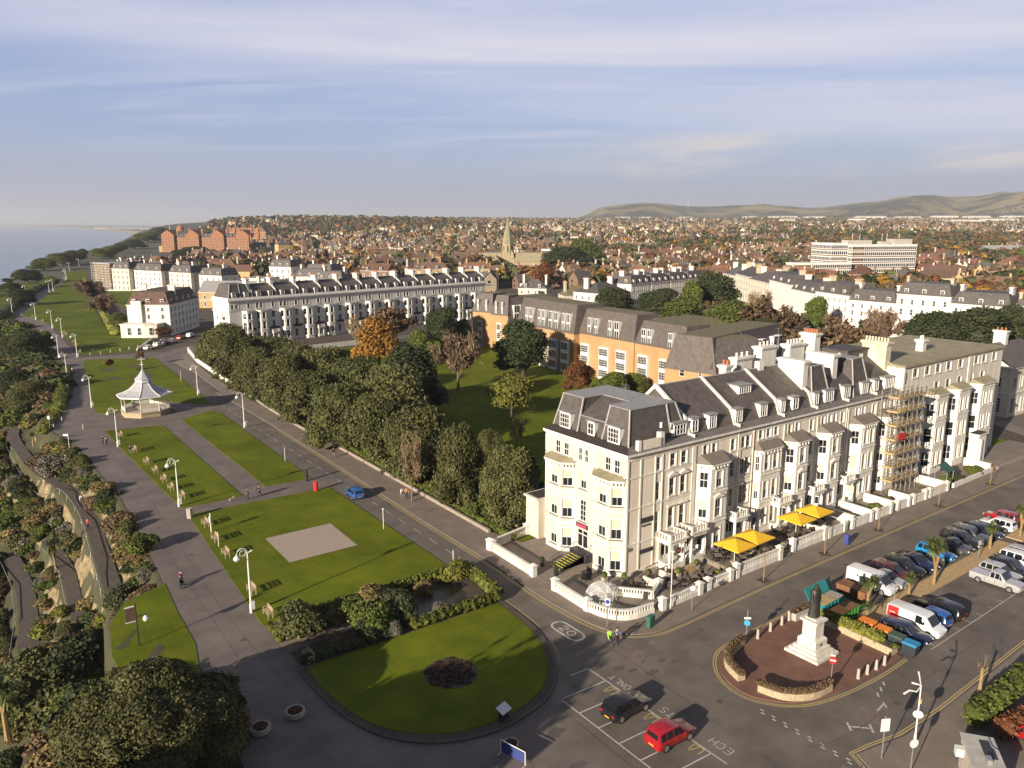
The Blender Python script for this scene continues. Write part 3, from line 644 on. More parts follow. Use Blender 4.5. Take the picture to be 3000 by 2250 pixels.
# ------------------------------------------------------------------ windows and walls
WC = {}
def win_mesh(kind, w, h):
    """a window drawn in its own frame: x across, z up, facing -y, y=0 at the back of the recess"""
    key = (kind, round(w, 2), round(h, 2))
    if key in WC: return WC[key]
    f = MB(); p = MB(); bl = None; t = .09 if kind != 'case' else .08
    f.box(-w/2, -w/2+t, -.09, 0, 0, h).box(w/2-t, w/2, -.09, 0, 0, h).box(-w/2+t, w/2-t, -.09, 0, h-t, h).box(-w/2+t, w/2-t, -.09, 0, 0, t)
    if kind == 'sash' or kind == 'blind' or kind == 'arch':
        f.box(-w/2+t, w/2-t, -.085, 0, h*.5-.035, h*.5+.035); f.box(-.02, .02, -.07, 0, t, h-t)
    if kind == 'plain': f.box(-w/2+t, w/2-t, -.085, 0, h*.5-.035, h*.5+.035)
    if kind == 'grid':
        n = max(2, round(w/.5)); m = max(2, round(h/.65))
        for i in range(1, n): f.box(-w/2+w*i/n-.025, -w/2+w*i/n+.025, -.08, 0, t, h-t)
        for i in range(1, m): f.box(-w/2+t, w/2-t, -.085, 0, h*i/m-.025, h*i/m+.025)
    if kind == 'case':
        f.box(-w*.12-.03, -w*.12+.03, -.08, 0, t, h-t); f.box(-w/2+t, -w*.12, -.085, 0, h*.62, h*.62+.05)
    if kind == 'door':
        f.box(-.05, .05, -.085, 0, 0, h); f.box(-w/2, w/2, -.085, 0, h*.74, h*.74+.09); f.box(-w/2, w/2, -.085, 0, 0, h*.16)
    p.poly((-w/2, -.03, 0), (w/2, -.03, 0), (w/2, -.03, h), (-w/2, -.03, h))
    if kind == 'blind':
        bl = MB(); bl.poly((-w/2+t, -.045, h*.47), (w/2-t, -.045, h*.47), (w/2-t, -.045, h-t), (-w/2+t, -.045, h-t))
    if kind == 'full':
        bl = MB(); bl.poly((-w/2+t, -.045, t), (w/2-t, -.045, t), (w/2-t, -.045, h-t), (-w/2+t, -.045, h-t))
    r = (f.mesh('window', 'frame_white'), p.mesh('pane', 'glass'), bl.mesh('blind', 'blind') if bl else None)
    WC[key] = r; return r
def put_window(root, kind, w, h, x, y, z, ang, pane=True, name='window'):
    f, p, bl = win_mesh(kind, w, h)
    o = link(name, f, root, (x, y, z), ang)
    if pane:
        link('pane', p, o)
        if bl: link('blind', bl, o)
    return o
class Wall:
    """walls of one building with real openings; trim goes to its own mesh"""
    def __init__(s, root): s.root = root; s.w = MB(); s.t = MB(); s.sill = MB()
    def run(s, p0, p1, z0, z1, ops, rec=.16, arch=.10, mb=None, pane=True, cols=True):
        """ops: (centre, width, zbottom, height, kind, deco); kind None = blank"""
        mb = mb or s.w; dx, dy = p1[0]-p0[0], p1[1]-p0[1]; Ln = hypot(dx, dy); ux, uy = dx/Ln, dy/Ln; nx, ny = uy, -ux; ang = atan2(uy, ux)
        P = lambda a, z, o=0: (p0[0]+ux*a+nx*o, p0[1]+uy*a+ny*o, z)
        ops = [o for o in ops if o[0]-o[1]/2 > .02 and o[0]+o[1]/2 < Ln-.02]
        xs = sorted({0, Ln}|{round(o[0]-o[1]/2, 4) for o in ops}|{round(o[0]+o[1]/2, 4) for o in ops})
        for i in range(len(xs)-1):
            a, b = xs[i], xs[i+1]
            if b-a < 1e-4: continue
            mid = (a+b)/2; hs = sorted((o[2], o[2]+o[3]) for o in ops if abs(o[0]-mid) < o[1]/2)
            z = z0
            for h0, h1 in hs:
                if h0 > z+1e-3: mb.poly(P(a, z), P(b, z), P(b, h0), P(a, h0))
                z = max(z, h1)
            if z < z1-1e-3: mb.poly(P(a, z), P(b, z), P(b, z1), P(a, z1))
        for c, w, zb, h, kind, deco in ops:
            a, b = c-w/2, c+w/2; t = zb+h
            for q in (((a, zb), (a, t)), ((b, t), (b, zb)), ((a, t), (b, t)), ((b, zb), (a, zb))):
                (a1, z1_), (a2, z2_) = q
                mb.poly(P(a1, z1_), P(a2, z2_), P(a2, z2_, -rec), P(a1, z1_, -rec))
            x, y, _ = P(c, 0, -rec); put_window(s.root, kind, w, h, x, y, zb, ang, pane)
            fr = lambda a0, a1, za, zz, o: s.tb(P, a0, a1, za, zz, o)
            if deco:
                fr(a-.16, a-.01, zb-.02, t+.12, .06); fr(b+.01, b+.16, zb-.02, t+.12, .06); fr(a-.01, b+.01, t+.01, t+.12, .06)
                s.tb(P, a-.22, b+.22, zb-.14, zb-.025, .14, s.sill if deco == 'g' else None)
            if deco == 'p':      # pediment
                s.tb(P, a-.3, b+.3, t+.28, t+.38, .28)
                q = [P(a-.32, t+.385, .27), P(b+.32, t+.385, .27), P(c, t+.78, .27)]; r_ = [P(a-.32, t+.385, 0.01), P(b+.32, t+.385, 0.01), P(c, t+.78, 0.01)]
                s.t.add(q+r_, [(0, 1, 2), (3, 5, 4), (0, 2, 5, 3), (1, 4, 5, 2), (0, 3, 4, 1)])
            if deco == 'h':      # flat hood
                s.tb(P, a-.28, b+.28, t+.25, t+.36, .26)
        return P
    def tb(s, P, a0, a1, z0, z1, o, mb=None):
        mb = mb or s.t
        v = [P(a0, z0, .002), P(a1, z0, .002), P(a1, z0, o), P(a0, z0, o), P(a0, z1, .002), P(a1, z1, .002), P(a1, z1, o), P(a0, z1, o)]
        mb.add(v, [(0, 1, 2, 3), (7, 6, 5, 4), (3, 2, 6, 7), (2, 1, 5, 6), (0, 3, 7, 4)])
    def band(s, pts, z0, z1, o, closed=False, mb=None):
        """a moulding carried round pts (outward is to the right of travel)"""
        mb = mb or s.t; n = len(pts); L = []
        for i in range(n):
            if closed: a, c = pts[i-1], pts[(i+1) % n]
            else: a, c = pts[max(i-1, 0)], pts[min(i+1, n-1)]
            p = pts[i]; ns = []
            for q, r in ((a, p), (p, c)):
                d = hypot(r[0]-q[0], r[1]-q[1])
                if d > 1e-6: ns.append(((r[1]-q[1])/d, -(r[0]-q[0])/d))
            nx = sum(k[0] for k in ns)/len(ns); ny = sum(k[1] for k in ns)/len(ns); m = nx*nx+ny*ny
            L.append((p[0]+nx/m*o, p[1]+ny/m*o))
        rng = range(n) if closed else range(n-1)
        for i in rng:
            j = (i+1) % n; a, c, d, e = pts[i], pts[j], L[j], L[i]
            mb.add([(*a, z0), (*c, z0), (*d, z0), (*e, z0), (*a, z1), (*c, z1), (*d, z1), (*e, z1)], [(0, 1, 2, 3), (7, 6, 5, 4), (3, 2, 6, 7), (0, 3, 7, 4), (1, 5, 6, 2)])
        return L
    def done(s, wm, tm='white_paint', wall='wall'):
        if s.w.v: s.w.build(wall, wm, s.root)
        if s.t.v: s.t.build('moulding', tm, s.root)
        if s.sill.v: s.sill.build('sill', 'sill_grey', s.root)
def dormer(root, x, y, z, w, h, dep, ang=0, kind='grid', mt='frame_white', roof='lead'):
    """box dormer with its front at (x,y), running dep back into the roof slope"""
    c, s_ = cos(ang), sin(ang); T = lambda a, b_, zz: (x+a*c-b_*s_, y+a*s_+b_*c, zz)
    m = MB(); a = w/2
    m.add([T(-a, 0, z), T(a, 0, z), T(a, dep, z+h), T(-a, dep, z+h), T(-a, 0, z+h), T(a, 0, z+h)], [(0, 1, 5, 4), (1, 2, 5), (0, 4, 3)])
    d = m.build('dormer', mt, root)
    r = MB(); r.add([T(-a-.12, -.18, z+h+.01), T(a+.12, -.18, z+h+.01), T(a+.12, dep+.1, z+h+.06), T(-a-.12, dep+.1, z+h+.06), T(-a-.12, -.18, z+h+.14), T(a+.12, -.18, z+h+.14), T(a+.12, dep+.1, z+h+.15), T(-a-.12, dep+.1, z+h+.15)],
        [(3, 2, 1, 0), (4, 5, 6, 7), (0, 1, 5, 4), (1, 2, 6, 5), (2, 3, 7, 6), (3, 0, 4, 7)]); r.build('dormer_roof', roof, d)
    p = T(0, -.012, 0); f, pa, bl = win_mesh(kind, w-.18, h-.22)
    o = link('window', f, d, (p[0], p[1], z+.1), ang)
    pm = MB(); pm.poly(*[T(k*(w/2-.17), -.025, zz) for k, zz in ((-1, z+.18), (1, z+.18), (1, z+h-.2), (-1, z+h-.2))]); pm.build('pane', 'glass', d)
    return d
def chimney(root, x0, x1, y0, y1, z0, z1, mt='white_paint', pots=4, pm='terracotta', cap=True):
    m = MB(); m.box(x0, x1, y0, y1, z0, z1-.5)
    if cap: m.box(x0-.14, x1+.14, y0-.14, y1+.14, z1-.5, z1-.3).box(x0-.26, x1+.26, y0-.26, y1+.26, z1-.3, z1-.06).box(x0-.1, x1+.1, y0-.1, y1+.1, z1-.06, z1)
    c = m.build('chimney', mt, root)
    lx, ly = x1-x0, y1-y0
    for i in range(pots):
        t = (i+.5)/pots; px, py = ((x0+x1)/2, y0+ly*t) if ly > lx else (x0+lx*t, (y0+y1)/2)
        q = MB(); q.lathe([(.17, z1), (.15, z1+.45), (.19, z1+.5), (.16, z1+.62)], 8, px, py); q.build('chimney_pot', pm, c)
    return c
def balusters(mb, p, q, z0, z1, step=.36):
    L_ = hypot(q[0]-p[0], q[1]-p[1]); n = max(2, int(L_/step)); a = atan2(q[1]-p[1], q[0]-p[0])
    for i in range(n):
        t = (i+.5)/n; mb.obox(p[0]+(q[0]-p[0])*t, p[1]+(q[1]-p[1])*t, z0, z1, .15, .15, a)
def porch(root, x0, x1, y0, z, side_open=True, dep=2.2, door='door', base=.9):
    """columned porch with balustraded flat roof; front at y0-dep"""
    m = MB(); yf = y0-dep; m.box(x0, x1, yf, y0, 0.13, base)
    for x in (x0+.22, x1-.22):
        m.box(x-.25, x+.25, yf+.02, yf+.5, base, base+.25); m.lathe([(.2, base+.25), (.17, z-1.3), (.25, z-1.2)], 10, x, yf+.26)
        m.box(x-.2, x+.2, y0-.25, y0-.01, base, z-1.2)
    m.box(x0-.05, x1+.05, yf-.03, y0, z-1.2, z-.75); m.box(x0-.25, x1+.25, yf-.23, y0, z-.75, z-.58)
    p = m.build('porch', 'white_paint', root)
    r = MB()
    for x in (x0+.1, x1-.1): r.box(x-.16, x+.16, yf-.05, yf+.27, z-.575, z+.1)
    r.box(x0+.26, x1-.26, yf+.02, yf+.2, z-.06, z+.06); balusters(r, (x0+.3, yf+.11), (x1-.3, yf+.11), z-.575, z-.06, .42)
    for x in (x0+.1, x1-.1): r.box(x-.09, x+.09, yf+.27, y0, z-.06, z+.06); balusters(r, (x, yf+.3), (x, y0-.1), z-.575, z-.06, .42)
    r.build('balustrade', 'white_paint', p)
    w_ = x1-x0-1.0; put_window(root, door, w_, z-1.35-base, (x0+x1)/2, y0-.012, base+.02, 0)
    return p
def bay(W, root, x0, x1, y0, dep, z0, z1, floors, cant=.95, roof_h=.95, kinds=('blind', 'plain', 'plain'), mt=None, brackets=True, roofmat='lead_roof', deco='', deco_mid='p', name='bay_window'):
    """canted bay with three windows to a floor; floors = [(zbottom, height)]"""
    m = MB(); pts = [(x0, y0), (x0+cant, y0-dep), (x1-cant, y0-dep), (x1, y0)]
    for i in range(3):
        p, q = pts[i], pts[i+1]; L_ = hypot(q[0]-p[0], q[1]-p[1]); w_ = min(1.15, L_*.62)
        ops = []
        for k, (zb, h) in enumerate(floors):
            if i == 1 and L_ > 3.2: ops += [(L_*.28, .95, zb, h, kinds[0] if (k+int(x0)) % 3 else 'sash', 's'), (L_*.72, .95, zb, h, kinds[1], 's')]
            else: ops.append((L_/2, w_, zb, h, kinds[(i+k) % len(kinds)] if i < 2 else 'sash', 'p' if (i == 1 and deco_mid and k == len(floors)-2) else 's'))
        W.run(p, q, z0, z1, ops, mb=m)
    m.poly(*[(*p, z1) for p in pts])
    bw = m.build(name, mt, root)
    c = W.band(pts, z1-.02, z1+.16, .3); W.band(pts, z1-.55, z1-.42, .08)
    for k, (zb, h) in enumerate(floors[:-1]): W.band(pts, floors[k+1][0]-.62, floors[k+1][0]-.42, .1)
    if brackets:
        for i in range(3):
            p, q = pts[i], pts[i+1]; L_ = hypot(q[0]-p[0], q[1]-p[1]); n = max(2, int(L_/.6)); ux, uy = (q[0]-p[0])/L_, (q[1]-p[1])/L_
            for j in range(n):
                a = L_*(j+.5)/n; P = lambda s_, z, o=0: (p[0]+ux*s_+uy*o, p[1]+uy*s_-ux*o, z); W.tb(P, a-.09, a+.09, z1-.42, z1-.025, .24)
    r = MB(); top = [(x0+.25, y0+.02), (x1-.25, y0+.02)]
    a, b_, c_, d = c
    r.add([(*a, z1+.165), (*b_, z1+.165), (*c_, z1+.165), (*d, z1+.165), (x0+.5, y0-.005, z1+.165+roof_h), (x1-.5, y0-.005, z1+.165+roof_h)], [(0, 1, 4), (1, 2, 5, 4), (2, 3, 5)])
    r.build('bay_roof', roofmat, root)
    return bw
# ------------------------------------------------------------------ corner hotel
HT = thing('corner_hotel', 'cream five-storey corner hotel with dark mansard roof and yellow-edged entrance steps', 'hotel')
W = Wall(HT); ZC = 14.3; LX, LY = 11.0, 14.6
# street front (facing -y): blank end wall, slim column, two window columns
f4 = lambda x, k='sash', d='s': [(x, .95, 12.1, 1.55, k, d), (x, .95, 8.5, 2.15, k, 'p'), (x, .95, 4.5, 2.5, k, 'h')]
ops = f4(7.35)+f4(9.25)+[(5.0, .7, 12.0, 1.6, 'sash', 's'), (5.0, .7, 8.4, 2.2, 'sash', ''), (5.0, .7, 4.4, 2.6, 'sash', ''), (9.3, 1.0, .9, 2.5, 'sash', '')]
W.run((0, 0), (LX, 0), .12, ZC, ops)
beige = W.w; W.w = MB()
# seafront side (facing -x): runs from the back corner to the street corner
fl = [(.75, 2.45), (4.55, 2.45), (8.55, 2.15)]
P0, P1 = (0, LY), (0, 0)
Lc = lambda y: LY-y
ops = [(Lc(7.35), 1.1, 8.7, 2.1, 'blind', 'g'), (Lc(7.35), 1.15, 4.6, 2.7, 'grid', 'g'), (Lc(7.35), 1.9, .9, 2.6, 'door', '')]
for y in (1.7, 3.2, 6.9, 8.0, 10.6, 12.2): ops.append((Lc(y), 1.0 if y not in (6.9, 8.0) else .75, 12.05, 1.65, 'sash', 's'))
W.run(P0, P1, .12, ZC, ops)
W.w.poly((0, LY, .12), (LX, LY, .12), (LX, LY, ZC), (0, LY, ZC)); W.w.poly((LX, 0, ZC-2), (LX, LY, ZC-2), (LX, LY, ZC), (LX, 0, ZC))
# the two canted bays of the seafront side are drawn in a frame turned by 90 degrees
for y0, y1 in ((.35, 5.1), (9.0, 13.9)):
    m = MB(); dep = 1.15; pts = [(0, y1), (-dep, y1-1.1), (-dep, y0+1.1), (0, y0)]
    for i in range(3):
        p, q = pts[i], pts[i+1]; L_ = hypot(q[0]-p[0], q[1]-p[1]); ops = []
        for k, (zb, h) in enumerate(fl):
            ops.append((L_/2, 1.28, zb, h, 'blind', 'g'))
        W.run(p, q, .12, 11.4, ops, mb=m)
    m.build('bay_window', 'cream_paint', HT)
    W.band(pts, 11.4, 11.62, .42); W.band(pts, 10.85, 11.0, .08); W.band(pts, 7.75, 7.95, .08); W.band(pts, 3.72, 3.95, .09); W.band(pts, .13, .7, .1)
    for i in range(3):
        p, q = pts[i], pts[i+1]; L_ = hypot(q[0]-p[0], q[1]-p[1]); ux, uy = (q[0]-p[0])/L_, (q[1]-p[1])/L_
        for j in range(4):
            P = lambda s_, z, o=0: (p[0]+ux*s_+uy*o, p[1]+uy*s_-ux*o, z); a = L_*(j+.5)/4; W.tb(P, a-.09, a+.09, 11.05, 11.395, .32)
    r = MB(); o = W.band(pts, 11.62, 11.63, .42, mb=MB()); r.add([(*k, 11.64) for k in o]+[(.005, y1-.5, 12.05), (.005, y0+.5, 12.05)], [(0, 1, 4), (1, 2, 5, 4), (2, 3, 5)]); r.build('bay_roof', 'terracotta' if 0 else 'felt_roof', HT)
beige.build('street_wall', 'beige_paint', HT)
loop = [(0, LY), (0, 0), (LX, 0)]
for z0, z1, o in ((14.3, 14.5, .22), (14.5, 14.78, .48), (13.85, 13.97, .08), (11.72, 11.9, .07)): W.band(loop, z0, z1, o)
W.band([(0, 0), (LX, 0)], 8.0, 8.2, .07); W.band([(0, 0), (LX, 0)], 3.72, 3.95, .07); W.band(loop, .125, .5, .06)
P = lambda a, z, o=0: (a, -o, z)
for x in (.02, 2.0, 10.7): W.tb(P, x, x+.22, .5, 13.84, .09)
for x in (4.35, 5.55): W.tb(P, x, x+.14, .5, 13.84, .1)
P = lambda a, z, o=0: (-o, LY-a, z)
for y in (.15, 5.35, 8.7, 14.45): W.tb(P, LY-y-.12, LY-y+.12, .5, 13.84, .07)
W.done('cream_paint')
# low wing at the far end of the seafront side
m = MB(); m.box(-1.1, 4, LY+.01, LY+2.6, .12, 5.3); m.box(-1.35, 4.1, LY+.012, LY+2.85, 5.3, 5.55); m.build('side_wing', 'cream_paint', HT)
m = MB(); m.box(-1.0, 3.9, LY+.1, LY+2.5, 5.552, 5.6); m.build('wing_roof', 'brown_felt', HT)
# roof: gutter terrace, then steep mansard with a deep notch between two pavilions
m = MB(); m.add([(-.46, LY, 14.785), (-.46, -.46, 14.785), (1.3, 1.15, 15.1), (1.3, LY, 15.1)], [(0, 1, 2, 3)]); m.build('gutter_terrace', 'brown_felt', HT)
m = MB(); m.add([(-.44, -.46, 14.787), (LX, -.46, 14.787), (LX, 1.2, 15.12), (1.28, 1.2, 15.12)], [(0, 1, 2, 3)]); m.build('gutter_terrace', 'gutter_roof', HT)
ZT = 19.0
def frust(b0, b1, z0, z1): return MB().prism(b0, z0, z1, True, b1)
m = MB()
m.prism([(1.2, 1.15), (10.9, 1.15), (10.9, 5.6), (1.2, 5.6)], 14.9, ZT, True, [(2.3, 2.2), (9.7, 2.2), (9.7, 5.4), (2.3, 5.4)])
m.prism([(1.2, 10.0), (10.9, 10.0), (10.9, 14.6), (1.2, 14.6)], 14.9, ZT, True, [(2.3, 10.2), (9.7, 10.2), (9.7, 13.9), (2.3, 13.9)])
m.add([(1.6, 5.0, 14.9), (1.6, 10.6, 14.9), (1.75, 10.6, 17.0), (1.75, 5.0, 17.0), (5.4, 10.6, ZT-.02), (5.4, 5.0, ZT-.02), (9.5, 10.6, ZT-.02), (9.5, 5.0, ZT-.02), (10.8, 5, 14.9), (10.8, 10.6, 14.9)], [(0, 3, 2, 1), (3, 5, 4, 2), (5, 7, 6, 4), (7, 8, 9, 6)])
rf = m.build('roof', 'slate', HT)
m = MB()
for pl in ([(2.2, 2.1), (9.8, 2.1), (9.8, 5.5), (2.2, 5.5)], [(2.2, 10.1), (9.8, 10.1), (9.8, 14.0), (2.2, 14.0)], [(5.4, 5.51), (9.8, 5.51), (9.8, 10.09), (5.4, 10.09)]): m.prism(pl, ZT+.01, ZT+.12)
m.build('roof_top', 'lead', rf)
m = MB()
for p, q in (((1.2, 1.15), (2.3, 2.2)), ((1.2, 5.6), (2.3, 5.4)), ((1.2, 10.0), (2.3, 10.2)), ((1.2, 14.6), (2.3, 13.9)), ((10.9, 1.15), (9.7, 2.2))): m.tube([(*p, 14.95), (*q, ZT+.03)], .13, n=5)
m.tube([(8.2, 1.12, 14.95), (8.2, 2.16, ZT)], .12, n=5); m.tube([(1.72, 5.5, 17.03), (1.72, 10.1, 17.03)], .07, n=5); m.build('hip_flashing', 'lead', rf)
for y, w_, h_ in ((3.4, 2.0, 1.95), (7.5, 1.25, 1.7), (12.1, 2.0, 1.95)): dormer(HT, 1.0 if w_ > 1.5 else 1.2, y, 15.1, w_, h_, 1.0, -pi/2, 'grid', 'frame_white', 'lead')
dormer(HT, 9.4, 1.0, 15.25, 2.3, 1.5, 1.0, 0, 'grid')
m = MB(); m.box(1.6, 5.2, -.05, .25, 14.79, 15.9); m.box(1.5, 1.95, -.15, .35, 14.79, 16.05); m.build('parapet', 'beige_paint', HT)
chimney(HT, 5.3, 5.9, .1, .8, 14.79, 16.9, 'white_paint', 1, 'white_paint', False)
porch(HT, 5.2, 7.9, 0, 4.5, dep=2.1); porch(HT, 9.0, 11.6, 0, 4.6, dep=2.0)
# wall signs
m = MB(); m.box(2.25, 4.3, -.10, -.03, 6.1, 6.7); m.box(2.55, 3.9, -.09, -.03, 5.65, 5.82)
sg = m.build('wall_sign', 'sign_dark', HT)
def stext(txt, parent, loc, size, mt, rot, ext=.01, align='CENTER'):
    cu = bpy.data.curves.new('lettering', 'FONT'); cu.body = txt; cu.size = size; cu.extrude = ext; cu.align_x = align; cu.align_y = 'CENTER'
    o = bpy.data.objects.new('tmp', cu); COL.objects.link(o); dg = bpy.context.evaluated_depsgraph_get(); me = bpy.data.meshes.new_from_object(o.evaluated_get(dg)); bpy.data.objects.remove(o)
    me.materials.clear(); me.materials.append(M[mt]); t = link('lettering', me, parent, loc); t.rotation_euler = rot; return t
m = MB(); m.box(2.3, 4.5, -.10, -.03, 2.35, 2.85); m.build('wall_sign', 'sign_dark', HT)
m = MB(); m.box(.25, .95, -.10, -.03, 3.1, 3.5); m.build('wall_sign', 'sill_grey', HT)
m = MB(); m.box(-.14, -.06, 6.3, 8.4, 3.75, 4.3); s_ = m.build('entrance_sign', 'sign_dark', HT)
m = MB(); m.box(-.17, -.145, 6.5, 8.2, 3.84, 4.2); m.build('sign_panel', 'sign_pink', s_)
m = MB(); m.tube([(6.55, -2.14, 2.5), (6.55, -2.2, 2.5)], .42, n=16); rs = m.build('round_sign', 'sign_dark', HT)
m = MB(); m.box(6.3, 6.8, -2.225, -2.205, 2.35, 2.65); m.build('sign_panel', 'sign_pink', rs)
m = MB(); m.box(9.7, 10.9, -2.06, -1.96, 3.0, 3.35); m.build('door_sign', 'sign_dark', HT)
# entrance steps down the seafront side, with railings
m = MB(); N_ = 8
for i in range(N_): m.box(-4.9+.42*i, -1.2, 4.0 + 1.6, 7.3, .126+.1*i if 0 else .126, .25+.11*i)
m.box(-1.199, -.02, 5.3, 8.3, .126, 1.15)
st_ = m.build('entrance_steps', 'sign_dark', HT)
m = MB()
for i in range(N_): m.box(-4.92+.42*i, -4.78+.42*i, 5.58, 7.32, .252+.11*i, .262+.11*i)
m.build('step_edging', 'mark_yellow' if 0 else 'bright_yellow', st_)
m = MB()
for y in (5.5, 7.4):
    m.tube([(-4.95, y, 1.15), (-1.3, y, 2.15), (-.1, y, 2.15)], .035, n=5)
    for i in range(9): t = i/8; m.tube([(-4.95+3.65*t, y, .3+.8*t), (-4.95+3.65*t, y, 1.15+1.0*t)], .022, n=4)
m.build('handrail', 'iron_black', st_)

# ------------------------------------------------------------------ terrace of cream houses along the street
BD = [11.0, 19.4, 28.5, 36.0, 43.6, 51.0, 58.0]
TL = ['cream terraced house beside the corner hotel, with a tall canted bay and two small dormers',
      'beige terraced house with a wide shallow bay and a white box dormer high up',
      'cream terraced house with pitched slate roof and slim ridge chimney, third from the hotel',
      'cream terraced house with a steep slate pavilion roof between two huge white chimneys',
      'cream terraced house with a slate mansard pavilion, next to the scaffolded house',
      'white terraced house hidden behind the scaffolding']
BAYS = [(11.65, 16.6, 1.45), (22.6, 27.9, .7), (28.75, 33.2, 1.45), (36.25, 40.9, 1.45), (44.3, 49.9, 1.45), (51.6, 56.4, 1.3)]
PORCH = [(17.4, 19.35), None, (33.5, 35.9), (41.2, 43.5), None, None]
PORCH = [(17.0, 19.3), (25.9, 28.4), (33.5, 35.9), (41.2, 43.5), None, None]
DORM = [[(12.0, 1.25), (15.2, 1.5)], [(20.2, 1.5), (25.2, 1.6)], [(29.3, 1.1), (32.1, 1.4)], [(36.9, 1.2), (40.0, 2.2)], [(44.4, 1.8), (49.1, 1.8)], [(52.2, 1.3), (55.8, 2.6)]]
for i in range(6):
    x0, x1 = BD[i], BD[i+1]; R_ = thing('terraced_house', TL[i], 'house', (x0, 0, 0), 0, 'houses of the cream street terrace'); w_ = x1-x0
    W = Wall(R_); a, c, dp = BAYS[i]; a -= x0; c -= x0
    cx = [x-x0 for x in ([18.2], [21.2, 20.2], [34.8], [42.2], [50.45], [57.2])[i]]
    ops = []
    for x in cx:
        ops += [(x, .85, 12.1, 1.5, 'sash', 's'), (x, .85, 8.6, 2.1, 'sash', 's' if i % 2 else 'p'), (x, .85, 4.7, 2.4, 'sash', 'h')]
        if not PORCH[i] or i == 1: ops.append((x, .9, 1.2, 2.3, 'sash', 's'))
    for x in ((a+c)/2-1.1, (a+c)/2+.5, (a+c)/2+1.7)[:3 if i % 2 else 2]: ops.append((x, .8, 12.3, 1.35, 'sash', 's'))
    if i == 1: ops = [o for o in ops if not (o[0] > 2.5 and o[2] > 12.2)]+[(x-x0, .85, 12.7, 1.25, 'sash', 's') for x in (23.7, 25.3, 26.9)]
    W.run((0, 0), (w_, 0), .12, ZC, ops)
    W.w.poly((0, 12, .12), (0, 12, ZC), (w_, 12, ZC), (w_, 12, .12)); W.w.poly((0, 0, 13), (0, 12, 13), (0, 12, ZC+1), (0, 0, ZC+1))
    fl = [(1.15, 2.3), (4.75, 2.3), (8.55, 2.05)]
    bay(W, R_, a, c, 0, dp, .12, 11.45 if i != 1 else 11.2, fl, cant=.95 if i != 1 else .6, mt='white_paint', kinds=('blind', 'blind', 'sash') if i != 4 else ('full', 'full', 'sash'))
    W.band([(0, 0), (w_, 0)], 14.3, 14.5, .22); W.band([(0, 0), (w_, 0)], 14.5, 14.76, .46); W.band([(0, 0), (w_, 0)], 13.85, 13.96, .07)
    P = lambda s_, z, o=0: (s_, -o, z); W.tb(P, 0.02, .3, .5, 13.84, .10)
    for z in (8.05, 3.95): W.tb(P, .31, a-.1, z, z+.16, .06) if a > .6 else 0; W.tb(P, c+.1, w_-.05, z, z+.16, .06)
    W.done('beige_paint' if i < 4 else 'pale_paint')
    if PORCH[i]: porch(R_, PORCH[i][0]-x0, PORCH[i][1]-x0, 0, 4.6, dep=2.0)
    # roof
    m = MB(); m.add([(0, -.44, 14.77), (w_, -.44, 14.77), (w_, 1.0, 15.05), (0, 1.0, 15.05)], [(0, 1, 2, 3)]); m.build('gutter_terrace', 'gutter_roof', R_)
    if i in (3, 4):
        m = MB(); tw = (.1, w_-3.0) if i == 3 else (2.7, w_-.3)
        m.add([(0, 1.0, 15.0), (w_, 1.0, 15.0), (w_, 1.7, 17.3), (0, 1.7, 17.3), (w_, 6.4, 20.1), (0, 6.4, 20.1), (w_, 12, 15), (0, 12, 15)], [(0, 1, 2, 3), (3, 2, 4, 5), (5, 4, 6, 7)])
        p0, p1 = tw; m.prism([(p0, .98), (p1, .98), (p1, 7), (p0, 7)], 15.0, 20.3, True, [(p0+.9, 2.2), (p1-.9, 2.2), (p1-.9, 6.5), (p0+.9, 6.5)])
        rf = m.build('roof', 'slate', R_); m = MB(); m.box(p0+.8, p1-.8, 2.1, 6.6, 20.31, 20.42); m.tube([(p0, .96, 15), (p0+.88, 2.16, 20.3)], .12, n=5); m.tube([(p1, .96, 15), (p1-.88, 2.16, 20.3)], .12, n=5); m.build('roof_top', 'lead', rf)
    else:
        m = MB(); m.add([(0, 1.0, 15.0), (w_, 1.0, 15.0), (w_, 1.75, 16.9), (0, 1.75, 16.9), (w_, 6.6, 20.1), (0, 6.6, 20.1), (w_, 12, 14.8), (0, 12, 14.8)], [(0, 1, 2, 3), (3, 2, 4, 5), (5, 4, 6, 7), (0, 3, 5, 7), (1, 6, 4, 2)])
        rf = m.build('roof', 'slate_warm' if i < 3 else 'slate', R_); m = MB(); m.tube([(0, 6.6, 20.13), (w_, 6.6, 20.13)], .13, n=5); m.build('ridge_tiles', 'lead', rf)
    m = MB(); yz = [(.75, 15.1), (1.55, 17.15), (6.6, 20.42), (12, 15.2)]
    for k in range(3):
        (ya, za), (yb, zb) = yz[k], yz[k+1]; m.add([(-.17, ya, za-.6), (.17, ya, za-.6), (.17, yb, zb-.6), (-.17, yb, zb-.6), (-.17, ya, za), (.17, ya, za), (.17, yb, zb), (-.17, yb, zb)], [(4, 5, 6, 7), (0, 4, 7, 3), (1, 2, 6, 5), (0, 1, 5, 4), (3, 7, 6, 2)])
    m.build('party_wall', 'white_paint', R_)
    for x, dw in DORM[i]: dormer(R_, x-x0, .95, 15.15, dw, 1.75, .8, 0, 'grid')
    if i == 1:
        d = dormer(R_, 24.3-x0, 3.4, 17.95, 2.6, 1.1, 1.9, 0, 'grid'); chimney(R_, 6.9, 8.1, 8.2, 9.4, 17.5, 20.8, 'white_paint', 2)
    if i == 2: chimney(R_, 2.4, 3.4, 6.2, 7.0, 19, 21.6, 'white_paint', 0, cap=False); chimney(R_, 3, 6.5, 10.5, 11.6, 16, 21.0, pots=3, pm='white_paint')
